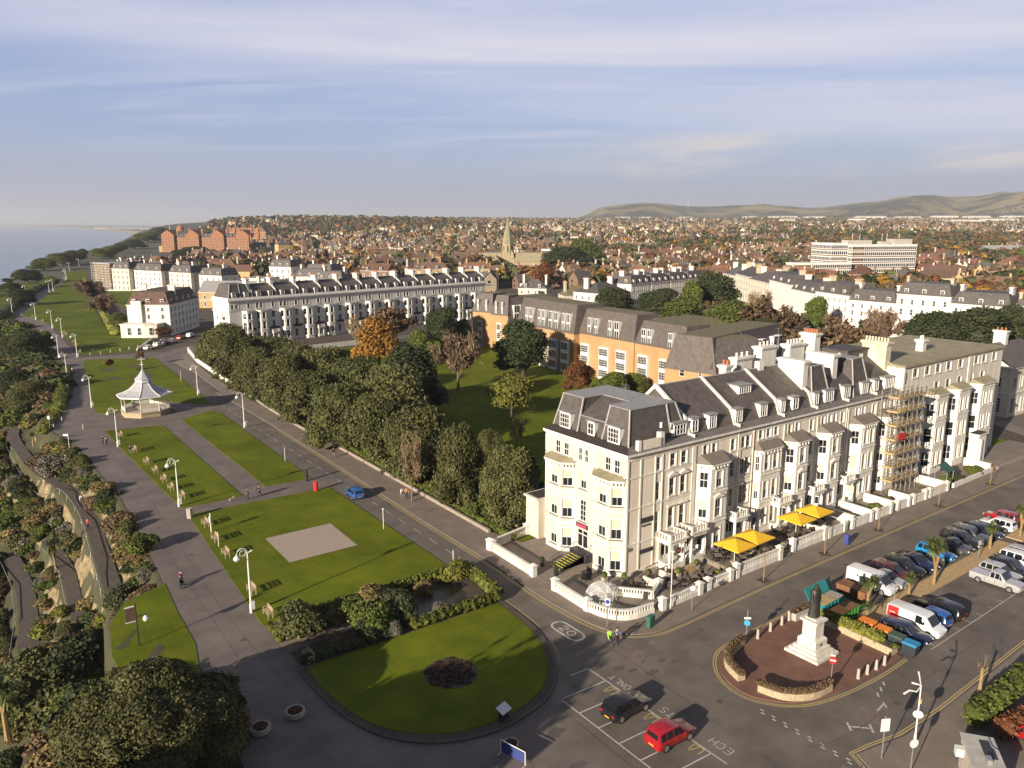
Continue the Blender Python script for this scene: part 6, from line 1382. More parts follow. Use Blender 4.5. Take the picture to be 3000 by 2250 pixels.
for i, k in enumerate(ks): b.add(UG[k][0].v, UG[k][0].f); mi += [i]*len(UG[k][0].f)
o = b.build('undergrowth', None, None, label='dense mixed undergrowth of the seaward bank and under the roadside oaks', cat='undergrowth', kind='stuff')
LMN = dict(oak='leaf_oak', dark='leaf_dark', green='leaf_green', lime='leaf_lime', straw='leaf_straw', grey='leaf_grey', brown='leaf_brown')
for k in ks: o.data.materials.append(M[LMN[k]])
o.data.polygons.foreach_set('material_index', mi)
# iron handrails along the seaward paths
for i, (off, pl) in enumerate(((1.35, [p[:2] for p in lp]), (1.25, [(-50.6,74),(-50,66),(-49.6,58),(-50.2,46)]), (1.5, [(-55.6,80),(-54.8,66),(-55.2,54),(-56.5,46)]))):
    q = [(x, y, ground_z(x, y)+.95) for x, y in offset_line(pl, -off)]; b = MB(); b.tube(q, .035, n=4)
    for p in q[::3 if i == 0 else 1]: b.tube([(p[0], p[1], p[2]-1.1), p], .03, n=4)
    b.build('handrail', 'galv', None, label=['grey handrail along the upper cliff path', 'grey handrail along the middle cliff path', 'grey handrail along the lowest cliff path'][i], cat='handrail')
# slope shrubs that stand out
for k_, x, y, z, s, kd, lb in (('b2', 700, 560, 0, 1.5, 'grey', 'broad grey-leaved shrub on the bank beside the promenade'), ('b2', 560, 480, 0, 1.2, 'brown', 'brown heather-like mound on the bank'), ('b2', 1330, 1060, 0, 1.15, 'brown', 'rounded brown shrub at the promenade edge'), ('b2', 1640, 1430, 0, 1.25, 'brown', 'reddish brown shrub overhanging the promenade edge'), ('b2', 1000, 700, 0, 1.2, 'dark', 'dark spiky shrub beside the promenade'), ('b4', 1750, 700, -.5, 1.4, 'dark', 'dark bramble mass above the fingerpost lawn'), ('b4', 1950, 250, 0, 1.0, 'green', 'bright green creeper at the promenade edge'), ('b2', 780, 420, 0, .5, 'lime', 'round yellow flowering bush')):
    p = g(k_, x, y, z); shrub(kd, p[0]-.8, p[1], s, lb)
for i, (x, y, s, kd, lb) in enumerate(((-52, 31, 2.0, 'dark', 'tall dark shrub mass left of the fingerpost lawn'), (-54.5, 26, 2.1, 'oak', 'big olive shrub left of the fingerpost lawn'), (-52.8, 21, 1.5, 'green', 'light green shrub with bare twigs beside the fingerpost lawn'), (-57, 33, 2.2, 'oak', 'large olive shrub on the lower bank'), (-52, 13.5, 1.3, 'straw', 'tawny grass clump below the fingerpost lawn'), (-56, 17, 1.7, 'straw', 'straw-coloured thicket on the lower bank'), (-50.9, 8.5, 1.2, 'lime', 'yellow-green shrub under the big evergreen'), (-45.6, 7.4, .6, 'lime', 'small yellow bush at the promenade edge'))): shrub(kd, x, y, s, lb)
# the big evergreen in the near left corner
bl = [(0, 0, 4.2, 5.4, 5.8, 3.6)]; r = random.Random(3)
for i in range(46):
    a = r.random()*2*pi; rr = 5.6*sqrt(r.random()); bl.append((cos(a)*rr, sin(a)*rr*1.1, 2.4+4.6*(1-(rr/6.6)**2)+r.uniform(-.3, .6), 1.35+r.random()*.7, 1.35+r.random()*.7, 1.1+r.random()*.4))
root = thing('spreading_evergreen', 'huge spreading evergreen shrub filling the near left corner', 'tree', (-50.8, -1.6, -1.5)); leaves(bl, 42000, .21, 9, .84, rag=.1).build('crown', 'leaf_oak', root)
t = MB(); [t.tube([(0, 0, -1.5), (cos(k)*1.5, sin(k)*1.5, 1.2), (cos(k)*3.2, sin(k)*3.2, 3)], .22, .08, 6) for k in range(6)]; t.build('trunk', 'bark', root)
SH['oak'].put((-45.6, 1.2, 0), 1, 'smaller evergreen at the right side of the near corner bush', None, (1.5, 1.7, 1.7)); SH['straw'].put((-44.6, -2.2, 0), 1, 'dry twiggy plant at the bottom edge by the planters', None, (.8, .7, .8)); SH['dark'].put((-53.5, 11, -3), 2, 'dark shrub between the corner evergreen and the grass clump', None, (1.7, 1.6, 1.8))
for i, (x, y, s_) in enumerate(((-67, -20, 2.35), (-66.5, -25, 1.95), (-69, -31, 1.85), (-66, -13.5, 1.95))): DARK[i % 2].put((x, y, -12), i, 'added tall evergreen out of view, stand-in shadow caster for the D-shaped lawn', 'added shadow-casting evergreens out of view', (s_*.8 if i < 3 else 1.0, s_*.8 if i < 3 else 1.0, s_))  # unseen evergreens added to stand in for whatever shades the D-shaped lawn
# garden strip by the pond: hedges and planting
def hedge(name, p, q, w_, h, lm, label, seed, dens=60, z=.05):
    L_ = hypot(q[0]-p[0], q[1]-p[1]); n = max(2, int(L_/(w_*.75))); bl = [((k+.5)/n*L_, 0, h*.5, w_*.62, w_*.56, h*.56) for k in range(n)]
    b = leaves(bl, int(L_*dens), .26, seed, .86, thick=.2); return b.build(name, lm, None, loc=(p[0], p[1], z), rz=atan2(q[1]-p[1], q[0]-p[0]), label=label, cat='hedge')
hedge('hedge', (-33.5, 11.8), (-15.8, 12.4), 1.1, 1.3, 'leaf_hedge', 'dark clipped hedge between lawn and water garden', 71)
hedge('hedge', (-25.5, 3.9), (-14.9, 3.9), 1.2, 1.2, 'leaf_hedge', 'bright clipped hedge along the D-shaped lawn', 72); hedge('hedge', (-36.6, 4.3), (-26.5, 3.9), 1.0, .9, 'leaf_dark', 'low dark hedge at the shaded side of the D-shaped lawn', 73); hedge('hedge', (-14.6, 4.2), (-13.9, 12.2), 1.5, 1.4, 'leaf_hedge', 'clipped hedge along the road end of the water garden', 74); hedge('hedge', (-36.9, 9.4), (-36.7, 13), .6, .5, 'leaf_hedge', 'small box edging by the promenade corner', 75, 40)
hedge('hedge', (-3.9, 16), (-3.4, 70), 1.0, .8, 'leaf_hedge', 'low hedge behind the garden wall under the oaks', 76, 26); hedge('hedge', (-2.9, 100), (-2.6, 150), 1.0, .7, 'leaf_hedge', 'low hedge behind the garden wall near the far walls', 77, 26)
hedge('hedge', (-41.8, 131), (-33.6, 184), 3.0, 1.6, 'leaf_hedge', 'long clipped hedge curving beside the far promenade', 78, 60, -.3); hedge('hedge', (-46.5, 113), (-42.5, 129), 2.6, 1.2, 'leaf_hedge', 'green hedge bank near the path head', 79, 60, -.5)
hedge('hedge', (-10, 250), (24, 560), 3.5, 2.2, 'leaf_lime', 'yellowish hedge line along the far lawn', 80, 12, 0)
for x, y, s, kd, lb in ((-34.6, 9.6, 1.35, 'oak', 'large round shrub with tan flower heads at the promenade end of the water garden'), (-28.4, 6.4, 1.25, 'green', 'light green shrub in the middle of the water garden'), (-25.6, 7.2, 1.3, 'dark', 'feathery dark shrub overhanging the pond'), (-26.8, 10.4, 1.1, 'straw', 'tall tawny grass in the water garden'), (-15.8, 11.2, .95, 'lime', 'white-green variegated bush at the road corner'), (-21.4, 4.9, .6, 'grey', 'white flowering plant at the pond edge'), (-27.4, 4.3, .6, 'grey', 'pale silvery plant by the dark hedge'), (-33, 5.6, .7, 'brown', 'dark reddish plants beside the bench nook'), (-29.5, 5.0, .9, 'dark', 'dark shrub beside the silvery plant'), (-23.5, 9.8, .6, 'brown', 'rusty reeds behind the pond'), (-20.6, 10.4, .6, 'straw', 'dry grasses behind the pond'), (-30.6, 10.2, .7, 'straw', 'pale dead plants along the garden path'), (-28.9, 10.6, .95, 'green', 'palm-leaved green shrub by the tawny grass')):
    shrub(kd, x, y, s, lb, .05)
leaves([(-26.4+2.1*cos(k*2.4)*sqrt(k/26), -5.1+2.2*sin(k*2.4)*sqrt(k/26), .24, .5, .5, .10) for k in range(26)], 1500, .15, 81, .8).build('bedding_plants', 'bed_plants', None, label='low brown bedding plants filling the round flower bed', cat='bedding', kind='stuff')
hedge('hedge', (3.2, -36.4), (14, -36.2), 1.7, 1.9, 'leaf_green', 'tall mixed hedge behind the lower pavement', 82, 130, .1); hedge('hedge', (3.6, -38.4), (9, -39), 1.6, 1.7, 'leaf_russet', 'rusty patch of hedge behind the white hut', 83, 110, .1)
hedge('hedge', (-41.5, 330), (6, 590), 6, 3.5, 'leaf_dark', 'dark wind-clipped scrub along the far cliff edge', 84, 10, -1); 
# cliff-top trees far along the coast, one by one
for i, (x, y, w_, t_) in enumerate(((25, 640, 60, 612), (60, 612, 70, 582), (95, 585, 60, 560), (135, 575, 70, 548), (165, 570, 60, 545), (180, 556, 22, 542), (218, 562, 40, 541), (240, 560, 44, 536), (262, 552, 40, 532), (290, 545, 50, 525), (320, 535, 60, 515), (345, 528, 50, 508), (20, 600, 40, 590), (50, 660, 60, 625), (110, 620, 40, 600), (20, 735, 60, 700), (60, 770, 90, 700), (30, 810, 90, 750), (95, 760, 50, 716), (60, 850, 110, 790))):
    tree([DARK[0], DARK[1], GREEN[1], OAK[0]][i % 4], x, y, w_, t_, 'wind-shaped dark tree on the far cliff edge', 'trees along the cliff edge')
# ------------------------------------------------------------------ vehicles
def make_car(kind, paint, ln, wd, ht, label=None):
    """lofted body with cabin; nose towards +x"""
    L2, W2 = ln/2, wd/2; root = thing('parked_car' if kind not in ('van', 'pickup') else dict(van='parked_van', pickup='pickup_truck')[kind], label or 'car', 'car' if kind not in ('van', 'pickup') else kind)
    bl = dict(hatch=.56, estate=.56, suv=.60, saloon=.57, van=.56, pickup=.60)[kind]*ht if kind != 'van' else ht*.52
    # stations: x, belt z, top z (== belt on bonnet), width factor, top width factor
    st = dict(hatch=[(-1, .62, .62, .86, .8), (-.96, .98, 1.0, .95, .86), (-.86, 1, 1.62, 1, .74), (-.72, 1, 1.78, 1, .76), (.02, 1, 1.8, 1, .78), (.14, 1, 1.72, 1, .78), (.46, .98, 1.02, 1, .86), (.84, .90, .92, .97, .84), (.97, .74, .76, .86, .76), (1, .55, .56, .78, .72)],
      estate=[(-1, .62, .62, .86, .8), (-.97, .98, 1.0, .95, .86), (-.90, 1, 1.60, 1, .74), (-.80, 1, 1.76, 1, .76), (.04, 1, 1.78, 1, .78), (.14, 1, 1.70, 1, .78), (.44, .98, 1.02, 1, .86), (.84, .90, .92, .97, .84), (.97, .74, .76, .86, .76), (1, .55, .56, .78, .72)],
      saloon=[(-1, .66, .66, .84, .8), (-.95, .96, .97, .93, .86), (-.66, 1, 1.02, 1, .86), (-.40, 1, 1.66, 1, .74), (.0, 1, 1.76, 1, .76), (.12, 1, 1.68, 1, .78), (.42, .98, 1.02, 1, .86), (.84, .90, .92, .96, .84), (.97, .74, .76, .84, .76), (1, .55, .56, .76, .72)],
      van=[(-1, 1, 1.86, .96, .86), (-.98, 1, 1.9, 1, .88), (-.3, 1, 1.93, 1, .9), (.36, 1, 1.92, 1, .9), (.48, 1, 1.84, 1, .88), (.74, .98, 1.06, 1, .88), (.92, .84, .88, .94, .82), (.99, .6, .62, .84, .76), (1, .5, .51, .8, .74)],
      pickup=[(-1, .9, .91, .95, .93), (-.99, 1, 1.01, 1, .97), (-.22, 1, 1.01, 1, .97), (-.17, 1, 1.64, 1, .78), (-.05, 1, 1.7, 1, .8), (.2, 1, 1.68, 1, .8), (.44, .98, 1.03, 1, .9), (.86, .95, .97, .97, .86), (.98, .8, .82, .9, .8), (1, .6, .62, .84, .76)])
    st['suv'] = [(a, b_, c*1.0 if c < 1.3 else c*.97, d, e) for a, b_, c, d, e in st['estate']]
    S = st[kind]; b = MB(); rings = []
    for a, bz, tz, wf, tf in S:
        x = a*L2; z1 = bz*bl; z2 = tz*bl if tz > 1.2 else z1+.03; w_ = W2*wf; t_ = W2*tf; lo = .24 if abs(a) < .95 else .34
        rings.append([(x, -w_*.92, lo), (x, -w_, lo+.22), (x, -w_*.985, z1), (x, -t_, z2), (x, -t_*.6, z2+.03), (x, t_*.6, z2+.03), (x, t_, z2), (x, w_*.985, z1), (x, w_, lo+.22), (x, w_*.92, lo)])
    n = 10
    for r in rings: b.v += r
    for i in range(len(rings)-1):
        for k in range(n): b.f.append((i*n+k, (i+1)*n+k, (i+1)*n+(k+1) % n, i*n+(k+1) % n))
    b.f += [tuple(range(n)), tuple((len(rings)-1)*n+k for k in range(n-1, -1, -1))]
    me = b.mesh('body', 'paint_'+paint, True); bd = link('body', me, root); md = bd.modifiers.new('bevel', 'EDGE_SPLIT'); md.split_angle = radians(38)
    # glazing set just proud of the cabin
    gl = MB(); cab = [i for i, q in enumerate(S) if q[2] > 1.3]
    def lerp(p, q, t): return tuple(p[i]+(q[i]-p[i])*t for i in range(3))
    def pane(p0, p1, p2, p3, o, u=(.05, .95), v=(.1, .9)):
        pt = lambda a, c: tuple(np.array(lerp(lerp(p0, p1, a), lerp(p3, p2, a), c))+np.array(o)); gl.poly(pt(u[0], v[0]), pt(u[1], v[0]), pt(u[1], v[1]), pt(u[0], v[1]))
    i0, i1 = cab[0], cab[-1]
    for s, j, k in ((-1, 2, 3), (1, 7, 6)):
        o = (0, .012*s, .006); A, B_ = rings[i0], rings[i1]
        if kind == 'van': xs = [(.74, .985)]
        elif kind == 'pickup': xs = [(.02, .46), (.52, .98)]
        else: xs = [(.02, .28), (.31, .62), (.65, .99)]
        def at_(x):
            for i in range(i0, i1):
                if rings[i][0][0] <= x <= rings[i+1][0][0]+1e-6: t = (x-rings[i][0][0])/(rings[i+1][0][0]-rings[i][0][0]); return lerp(rings[i][j], rings[i+1][j], t), lerp(rings[i][k], rings[i+1][k], t)
        for u0, u1 in xs:
            X0, X1 = A[0][0], B_[0][0]; x0, x1 = X0+(X1-X0)*u0+.02, X0+(X1-X0)*u1-.02; cut = [x0]+[r[0][0] for r in rings[i0:i1+1] if x0+.02 < r[0][0] < x1-.02]+[x1]
            for p, q in zip(cut, cut[1:]): (a0, a1), (b0, b1) = at_(p), at_(q); gl.poly(*[tuple(np.array(lerp(l, h, v))+np.array((0, .018*s, .006))) for l, h, v in ((a0, a1, .1), (b0, b1, .1), (b0, b1, .9), (a0, a1, .9))])
        if kind not in ('van',): F = rings[i1+1]; gl.poly(*[tuple(np.array(q)+np.array(o)) for q in (lerp(B_[j], B_[k], .12), lerp(B_[j], F[j], .55), lerp(B_[k], B_[j], .2))])
    F, B_ = rings[i1+1], rings[i1]; pane(F[3], F[6], B_[6], B_[3], (.03, 0, .045), (.06, .94), (.06, .94))
    if kind != 'van': A, Z_ = rings[i0], rings[i0-1]; pane(Z_[3], Z_[6], A[6], A[3], (-.025, 0, .03), (.1, .9), (.22, .92))
    gl.build('window_glass', 'car_glass', root)
    wr = .33 if kind not in ('suv', 'pickup', 'van') else .37
    for fx in (-.62, .62):
        for s in (-1, 1):
            m = MB(); m.tube([(fx*L2, s*(W2-.2), wr), (fx*L2, s*(W2+.012), wr)], wr, n=14); wh = m.build('wheel', 'tyre', root); m = MB(); m.tube([(fx*L2, s*(W2-.05), wr), (fx*L2, s*(W2+.02), wr)], wr*.64, n=12); m.build('rim', 'rim', wh)
    for s in (-1, 1):
        m = MB(); m.obox(L2*.955, s*W2*.66, bl*.62, bl*.78, .16, .34, -s*.35); m.build('headlight', 'lamp_clear', root); m = MB(); m.obox(-L2*.965, s*W2*.72, bl*.72, bl*.95, .12, .26, 0); m.build('tail_light', 'lamp_red', root)
        m = MB(); m.obox(L2*.30, s*(W2+.10), bl*.97, bl*1.1, .12, .18, 0); m.build('mirror', 'paint_'+paint, root)
    m = MB()
    for s in (-1, 1):
        for fx in ((-.02, .42) if kind in ('van',) else (-.36, .04, .44)): m.box(fx*L2-.012, fx*L2+.012, s*W2*.995-.012, s*W2*.995+.012, .46, bl*.96)
        m.box(-.50*L2, .50*L2, s*W2*.97-.02, s*W2*.97+.02, .25, .36)
    m.box(L2*.955, L2*.99, -W2*.45, W2*.45, bl*.40, bl*.56); m.build('trim', 'tyre', root)
    m = MB(); m.box(-L2-.012, -L2+.02, -.26, .26, bl*.50, bl*.61); m.build('number_plate', 'plate_yellow', root); m = MB(); m.box(L2-.04, L2+.012, -.26, .26, bl*.36, bl*.46); m.build('number_plate', 'plate_white', root)
    return root, bl
def car(kind, paint, x, y, rz, label, ln=4.2, wd=1.8, ht=1.5, grp='cars parked along the street'):
    r, bl = make_car(kind, paint, ln, wd, ht, label); r.location = (x, y, .012); r.rotation_euler = (0, 0, rz); r['group'] = grp
    return r, bl
S_, N_, E_ = -pi/2, pi/2, 0
car('suv', 'black', -17.5, -18.4, .02, 'black car with dark roof in the marked bays at the bottom', 4.5, 1.85, 1.55); r, _ = car('suv', 'red', -17.3, -23.1, -.02, 'bright red small car in the marked bays at the bottom', 4.15, 1.8, 1.6)
m = MB(); [m.tube([(-1.5, y, 1.635), (.1, y, 1.655)], .025, n=4) for y in (-.55, .55)]; m.build('roof_rail', 'rim', r)
car('hatch', 'blue', -13.2, 43.6, N_-.05, 'blue hatchback driving up the seafront road', 4.1, 1.78, 1.5)
r, bl = car('van', 'white', 20.6, -18.0, S_+.05, 'plain white van parked behind the palms, dark lettering on its side', 5.1, 1.95, 2.0)
m = MB()
for i, (a, z0, z1) in enumerate(((-1.3, 1.25, 1.5), (-1.05, 1.25, 1.42), (-.85, 1.25, 1.42), (-.6, 1.25, 1.45), (-.4, 1.2, 1.45))): m.box(a, a+.16, -.975, -.97+.01, z0, z1)
m.build('lettering', 'sign_dark', r)
r, bl = car('van', 'white', 15.7, -25.5, S_+.03, 'white van with a red rear panel on its side', 5.2, 1.95, 2.0)
m = MB(); [m.add([(-2.52, s*.99, .5), (-1.4, s*.99, .5), (-1.4, s*.985, 1.06), (-2.52, s*.96, 1.06), (-2.5, s*.872, 1.93), (-1.4, s*.896, 1.96)], [(0, 1, 2, 3), (3, 2, 5, 4)]) for s in (-1, 1)]; m.build('red_panel', 'sign_red', r)
m = MB(); m.box(-2.3, -1.75, -.97, -.955, 1.3, 1.36); m.box(-2.3, -1.85, -1.0, -.992, .92, .97); m.box(-1.2, -.3, -.985, -.975, 1.1, 1.15); m.build('lettering', 'plate_white', r)
for kind, p, x, y, rz, lb, ln, ht in (('saloon', 'silver', 23.1, -18.3, S_, 'silver saloon between the white van and the maroon car', 4.5, 1.45), ('estate', 'maroon', 25.4, -17.7, S_, 'dark maroon estate car with a pale bonnet edge, north side of the median', 4.6, 1.5), ('suv', 'black', 27.6, -17.9, S_-.04, 'black off-roader beside the maroon estate', 4.5, 1.6), ('saloon', 'navy', 30.4, -18.0, S_-.05, 'navy saloon left of the bright blue car', 4.7, 1.45),
  ('hatch', 'cyan', 34.9, -18.0, S_+.02, 'bright blue hatchback behind the tall forked palm', 4.3, 1.5), ('saloon', 'grey', 38.9, -18.2, S_, 'dark grey saloon right of the bright blue hatchback', 4.4, 1.45), ('suv', 'black', 41.4, -18.0, S_, 'shiny black estate beside the median post', 4.8, 1.6), ('suv', 'grey', 44.0, -17.9, S_, 'dark car with chrome roof bars behind the slim palm', 4.6, 1.6), ('hatch', 'navy', 46.8, -18.4, S_, 'deep purple-blue hatchback beyond the slim palm', 4.2, 1.5),
  ('hatch', 'white', 50.9, -18.3, N_, 'white hatchback parked nose to the road by the forked right-hand palm', 4.3, 1.5), ('hatch', 'red', 54.2, -17.4, N_, 'dark red car half hidden behind the white hatchback', 4.1, 1.5),
  ('estate', 'navy', 13.2, -25.7, S_+.06, 'long navy estate car beside the orange-lidded bins', 4.8, 1.48), ('hatch', 'blue', 18.3, -25.5, N_, 'blue hatchback parked between the red-panelled van and the black estate', 4.2, 1.5), ('estate', 'black', 20.8, -25.3, N_-.04, 'black estate car at the end of the south row, casting a long shadow', 4.9, 1.6), ('hatch', 'silver', 35.2, -25.1, S_, 'silver hatchback behind the pickup truck', 4.2, 1.5), ('suv', 'black', 37.3, -25.3, S_, 'black car with pale roof rails behind the pickup', 4.5, 1.6), ('suv', 'white', 40.2, -25.4, S_, 'white four-wheel-drive at the right edge of the south row', 4.7, 1.7), ('estate', 'silver', 42.8, -25.2, S_, 'silver estate at the right edge of the south row', 4.7, 1.5)):
    car(kind, p, x, y, rz, lb, ln, 1.82, ht)
r, bl = car('pickup', 'silver', 32.6, -25.9, S_+.02, 'silver double-cab pickup truck standing alone in the south row', 5.2, 1.85, 1.75)
m = MB(); m.box(-2.45, -.75, -.72, .72, bl+.02, bl+.035); m.build('load_bed', 'tyre', r)
for i, (x, y, p, kd) in enumerate(((830, 1432, 'silver', 'hatch'), (955, 1392, 'silver', 'estate'), (1035, 1365, 'black', 'hatch'), (1130, 1348, 'silver', 'saloon'), (1250, 1300, 'red', 'hatch'), (1375, 1268, 'white', 'estate'))):
    q = g('b5', x, y); car(kd, p, q[0], q[1], .75, ['silver car first in the line below the white villa', 'pale estate second in the line below the villa', 'black car in the middle of the line below the villa', 'silver-green saloon fourth in the line below the villa', 'dark red car near the terrace end', 'white car parked nearest the white terrace'][i], 4.3, 1.8, 1.5, 'cars parked by the far villa')
q = g('a7', 2260, 1260); car('hatch', 'red', q[0]+.6, q[1], N_, 'red car just entering the picture behind the lower right hedge', 4.2, 1.8, 1.5)
# ------------------------------------------------------------------ street furniture
# ornate white promenade lamp
LP = thing('street_lamp', 'lamp', 'street lamp'); m = MB(); m.lathe([(.17, 0), (.17, .9), (.11, 1.0), (.10, 3.2), (.085, 5.0), (.07, 6.3)], 8); m.build('post', 'iron_white', LP)
m = MB(); m.tube([(0, 0, 6.2)]+[(-.55+.55*cos(k*pi/10), 0, 6.25+.62*sin(k*pi/10)) for k in range(11)], .06, .05, 6); m.tube([(-.48+.3*cos(k*pi/5), 0, 6.35+.3*sin(k*pi/5)) for k in range(11)], .03, n=4); m.tube([(0, 0, 6.25), (.5, 0, 6.45)], .05, .09, 5); m.build('scroll_arm', 'iron_white', LP)
m = MB(); m.lathe([(.05, 6.28), (.16, 6.2), (.34, 5.98), (.36, 5.9), (.2, 5.7), (.06, 5.62)], 10, -1.1, 0); m.build('lantern', 'lamp_clear', LP); m = MB(); m.box(.1, .36, -.16, .16, .35, 1.2); m.build('fuse_box', 'iron_white', LP)
LP = Proto(LP)
for x, y, rz, lb in ((-37.2, 17, 0, 'white ornate lamp nearest the bottom of the promenade lawn'), (-35.4, 54.4, 0, 'white ornate lamp where the crossing path meets the promenade'), (-36.6, 93.4, 0, 'white ornate lamp at the corner of the long lawn, before the bandstand'), (-35.4, 130.7, 0, 'white ornate lamp left of the bandstand'), (-28.1, 206.6, 0, 'white ornate lamp at the far corner of the bandstand lawn'), (-35.5, 168, 0, 'white ornate lamp with low lantern behind the bandstand lamp'),
   (-13.0, 130.1, 0, 'white ornate roadside lamp beyond the bandstand'), (-13.7, 93.4, 0, 'white ornate roadside lamp right of the bandstand'), (-32.8, 208.3, 0, 'white ornate lamp on the seaward side of the far promenade'), (-26.3, 255.3, 0, 'white ornate lamp on the far lawn edge, third from the bandstand'), (-26.1, 285.5, 0, 'white ornate lamp on the far lawn edge, fourth from the bandstand'), (-28.2, 321.6, 0, 'white ornate lamp on the far lawn edge, fifth from the bandstand'), (-34.3, 352.2, 0, 'tall white lamp at the left edge of the far lawn'),
   (-22.3, 431.6, 0, 'small white lamp at the left where the far promenade bends'), (-7.8, 467.4, 0, 'white lamp pair on the far promenade, left one'), (-5.0, 475, 0, 'white lamp pair on the far promenade, right one'), (13.5, 574, 0, 'tiny white lamp far up the promenade, lower'), (16, 590, 0, 'tiny white lamp far up the promenade, next'), (31, 694, 0, 'tiny white lamp far up the promenade by the scrub'), (48, 768, 0, 'tiny white lamp far up the promenade, highest'), (138, 1123, 0, 'tiny lamp on the far green'), (190, 1237, 0, 'tiny lamp on the far green by the red hotel')):
    LP.put((x, y, max(.02, ground_z(x, y)+.02) if y > 900 else .02), rz, lb, 'white lamps of the promenade', (1, 1, 1.06))
# benches
BN = thing('bench', 'bench', 'bench'); m = MB()
for i in range(4): m.box(-.75, .75, -.02+.12*i, .07+.12*i, .42, .46)
m.build('seat', 'timber', BN); m = MB()
for i in range(3): m.box(-.75, .75, .46+.02*i, .49+.02*i, .52+.14*i, .63+.14*i)
m.build('backrest', 'timber', BN)
for sx in (-1, 1):
    m = MB(); m.box(sx*.7-.04, sx*.7+.04, -.02, .06, 0, .64); m.box(sx*.7-.04, sx*.7+.04, .42, .5, 0, .92); m.box(sx*.7-.05, sx*.7+.05, -.03, .42, .642, .69); m.build('leg', 'timber', BN)
BN = Proto(BN)
for i, (x, y, lb) in enumerate(((-35.3, 100.2, 'wooden bench at the top corner of the long lawn'), (-35.2, 88, 'wooden bench beside the walker on the long lawn edge'), (-35.0, 79.1, 'wooden bench third down the long lawn edge'), (-34.9, 73.2, 'wooden bench fourth down the long lawn edge'), (-34.8, 67.7, 'wooden bench fifth down the long lawn edge'), (-34.5, 57.7, 'wooden bench beside the lamp at the crossing path'), (-34.7, 44.6, 'wooden bench beside the white noticeboard'), (-35.4, 33, 'wooden bench opposite the gravel panel'), (-36.0, 21.4, 'wooden bench behind the nearest promenade lamp'), (-36.3, 15.2, 'wooden bench nearest the water garden'), (-34.9, 62.6, 'dark bench sixth down the long lawn edge'), (-35.1, 38.5, 'dark bench between the noticeboard and gravel panel'))):
    BN.put((x, y, .07), -pi/2, lb, 'benches facing the promenade', 1.1)
BN.put((-49.0, 11.4, .07), 2.6, 'lone bench behind the big evergreen on the fingerpost lawn', None, 1.1); BN.put((-36.2, 4.6, .08), -pi/2, 'bench in the paved nook of the water garden', None, 1.1)
for i, (x, y) in enumerate(((-24.6, 262), (-24.6, 268), (-25, 240), (-25.4, 232), (-25.8, 224), (-25.6, 292), (-27, 312), (-29, 330), (-32, 340), (-26.6, 215))): BN.put((x, y, .07), -pi/2, 'small bench on the far lawn edge', 'far benches', 1.1)
# bandstand
BX, BY = -26.8, 118.0; BS = thing('bandstand', 'white octagonal bandstand with grey tiered roof and cross finial', 'bandstand', (BX, BY, 0)); BS.scale = (1, 1, .93); o8 = lambda r, ph=pi/8: [(r*cos(ph+k*pi/4), r*sin(ph+k*pi/4)) for k in range(8)]
m = MB(); m.prism(o8(4.9), 0, 1.0); m.prism(o8(5.1), 1.0, 1.15); m.build('base', 'stone_wall', BS); m = MB(); m.prism(o8(4.8), 1.151, 1.18); m.build('floor', 'timber_pale', BS)
for i, (x, y) in enumerate(o8(4.7)): m = MB(); m.lathe([(.11, 1.15), (.08, 1.5), (.065, 3.9), (.16, 4.4), (.2, 4.6)], 7, x, y); m.build('column', 'band_white', BS)
for i in range(8):
    if i == 4: continue
    p, q = o8(4.7)[i], o8(4.7)[(i+1) % 8]; m = MB(); m.seg(p, q, .07, 2.0, 2.08); m.seg(p, q, .06, 1.3, 1.36)
    for k in range(11): t = (k+.5)/11; m.obox(p[0]+(q[0]-p[0])*t, p[1]+(q[1]-p[1])*t, 1.36, 2.0, .05, .22, atan2(q[1]-p[1], q[0]-p[0])+pi/2)
    m.build('railing', 'band_white', BS)
m = MB(); m.lathe([(5.5, 4.62), (4.2, 5.05), (3.0, 5.7), (2.0, 6.7), (1.45, 7.4)], 8, ph=pi/8); rf = m.build('roof', 'band_roof', BS)
m = MB(); m.lathe([(1.75, 7.42), (1.5, 7.5), (1.5, 8.0), (1.8, 8.05), (1.1, 8.7), (.55, 9.5), (.1, 10.3)], 8, ph=pi/8); m.build('cupola', 'band_roof', BS)
m = MB()
for k in range(8):
    a = pi/8+k*pi/4; m.tube([(r*cos(a), r*sin(a), z+.05) for r, z in ((5.5, 4.62), (4.2, 5.05), (3.0, 5.7), (2.0, 6.7), (1.45, 7.4))], .08, n=5)
for p, q in zip(o8(5.5), o8(5.5)[1:]+o8(5.5)[:1]): m.seg(p, q, .16, 4.45, 4.75)
m.prism(o8(1.62), 7.42, 8.02, False); m.build('roof_trim', 'band_white', rf)
m = MB(); m.tube([(0, 0, 10.2), (0, 0, 13.2)], .09, .06, 6); m.box(-.7, .7, -.06, .06, 12.5, 12.66); m.box(-.06, .06, -.6, .6, 11.3, 11.44); m.box(-.5, .5, -.05, .05, 11.3, 11.42); m.lathe([(.05, 11.6), (.2, 11.75), (.05, 11.9)], 8); m.build('finial', 'band_white', BS)
m = MB()
for i in range(5): m.box(4.6+.3*i, 4.9+.3*i, -1.0, 1.0, 0, 1.0-.2*i)
m.build('steps', 'timber', BS)
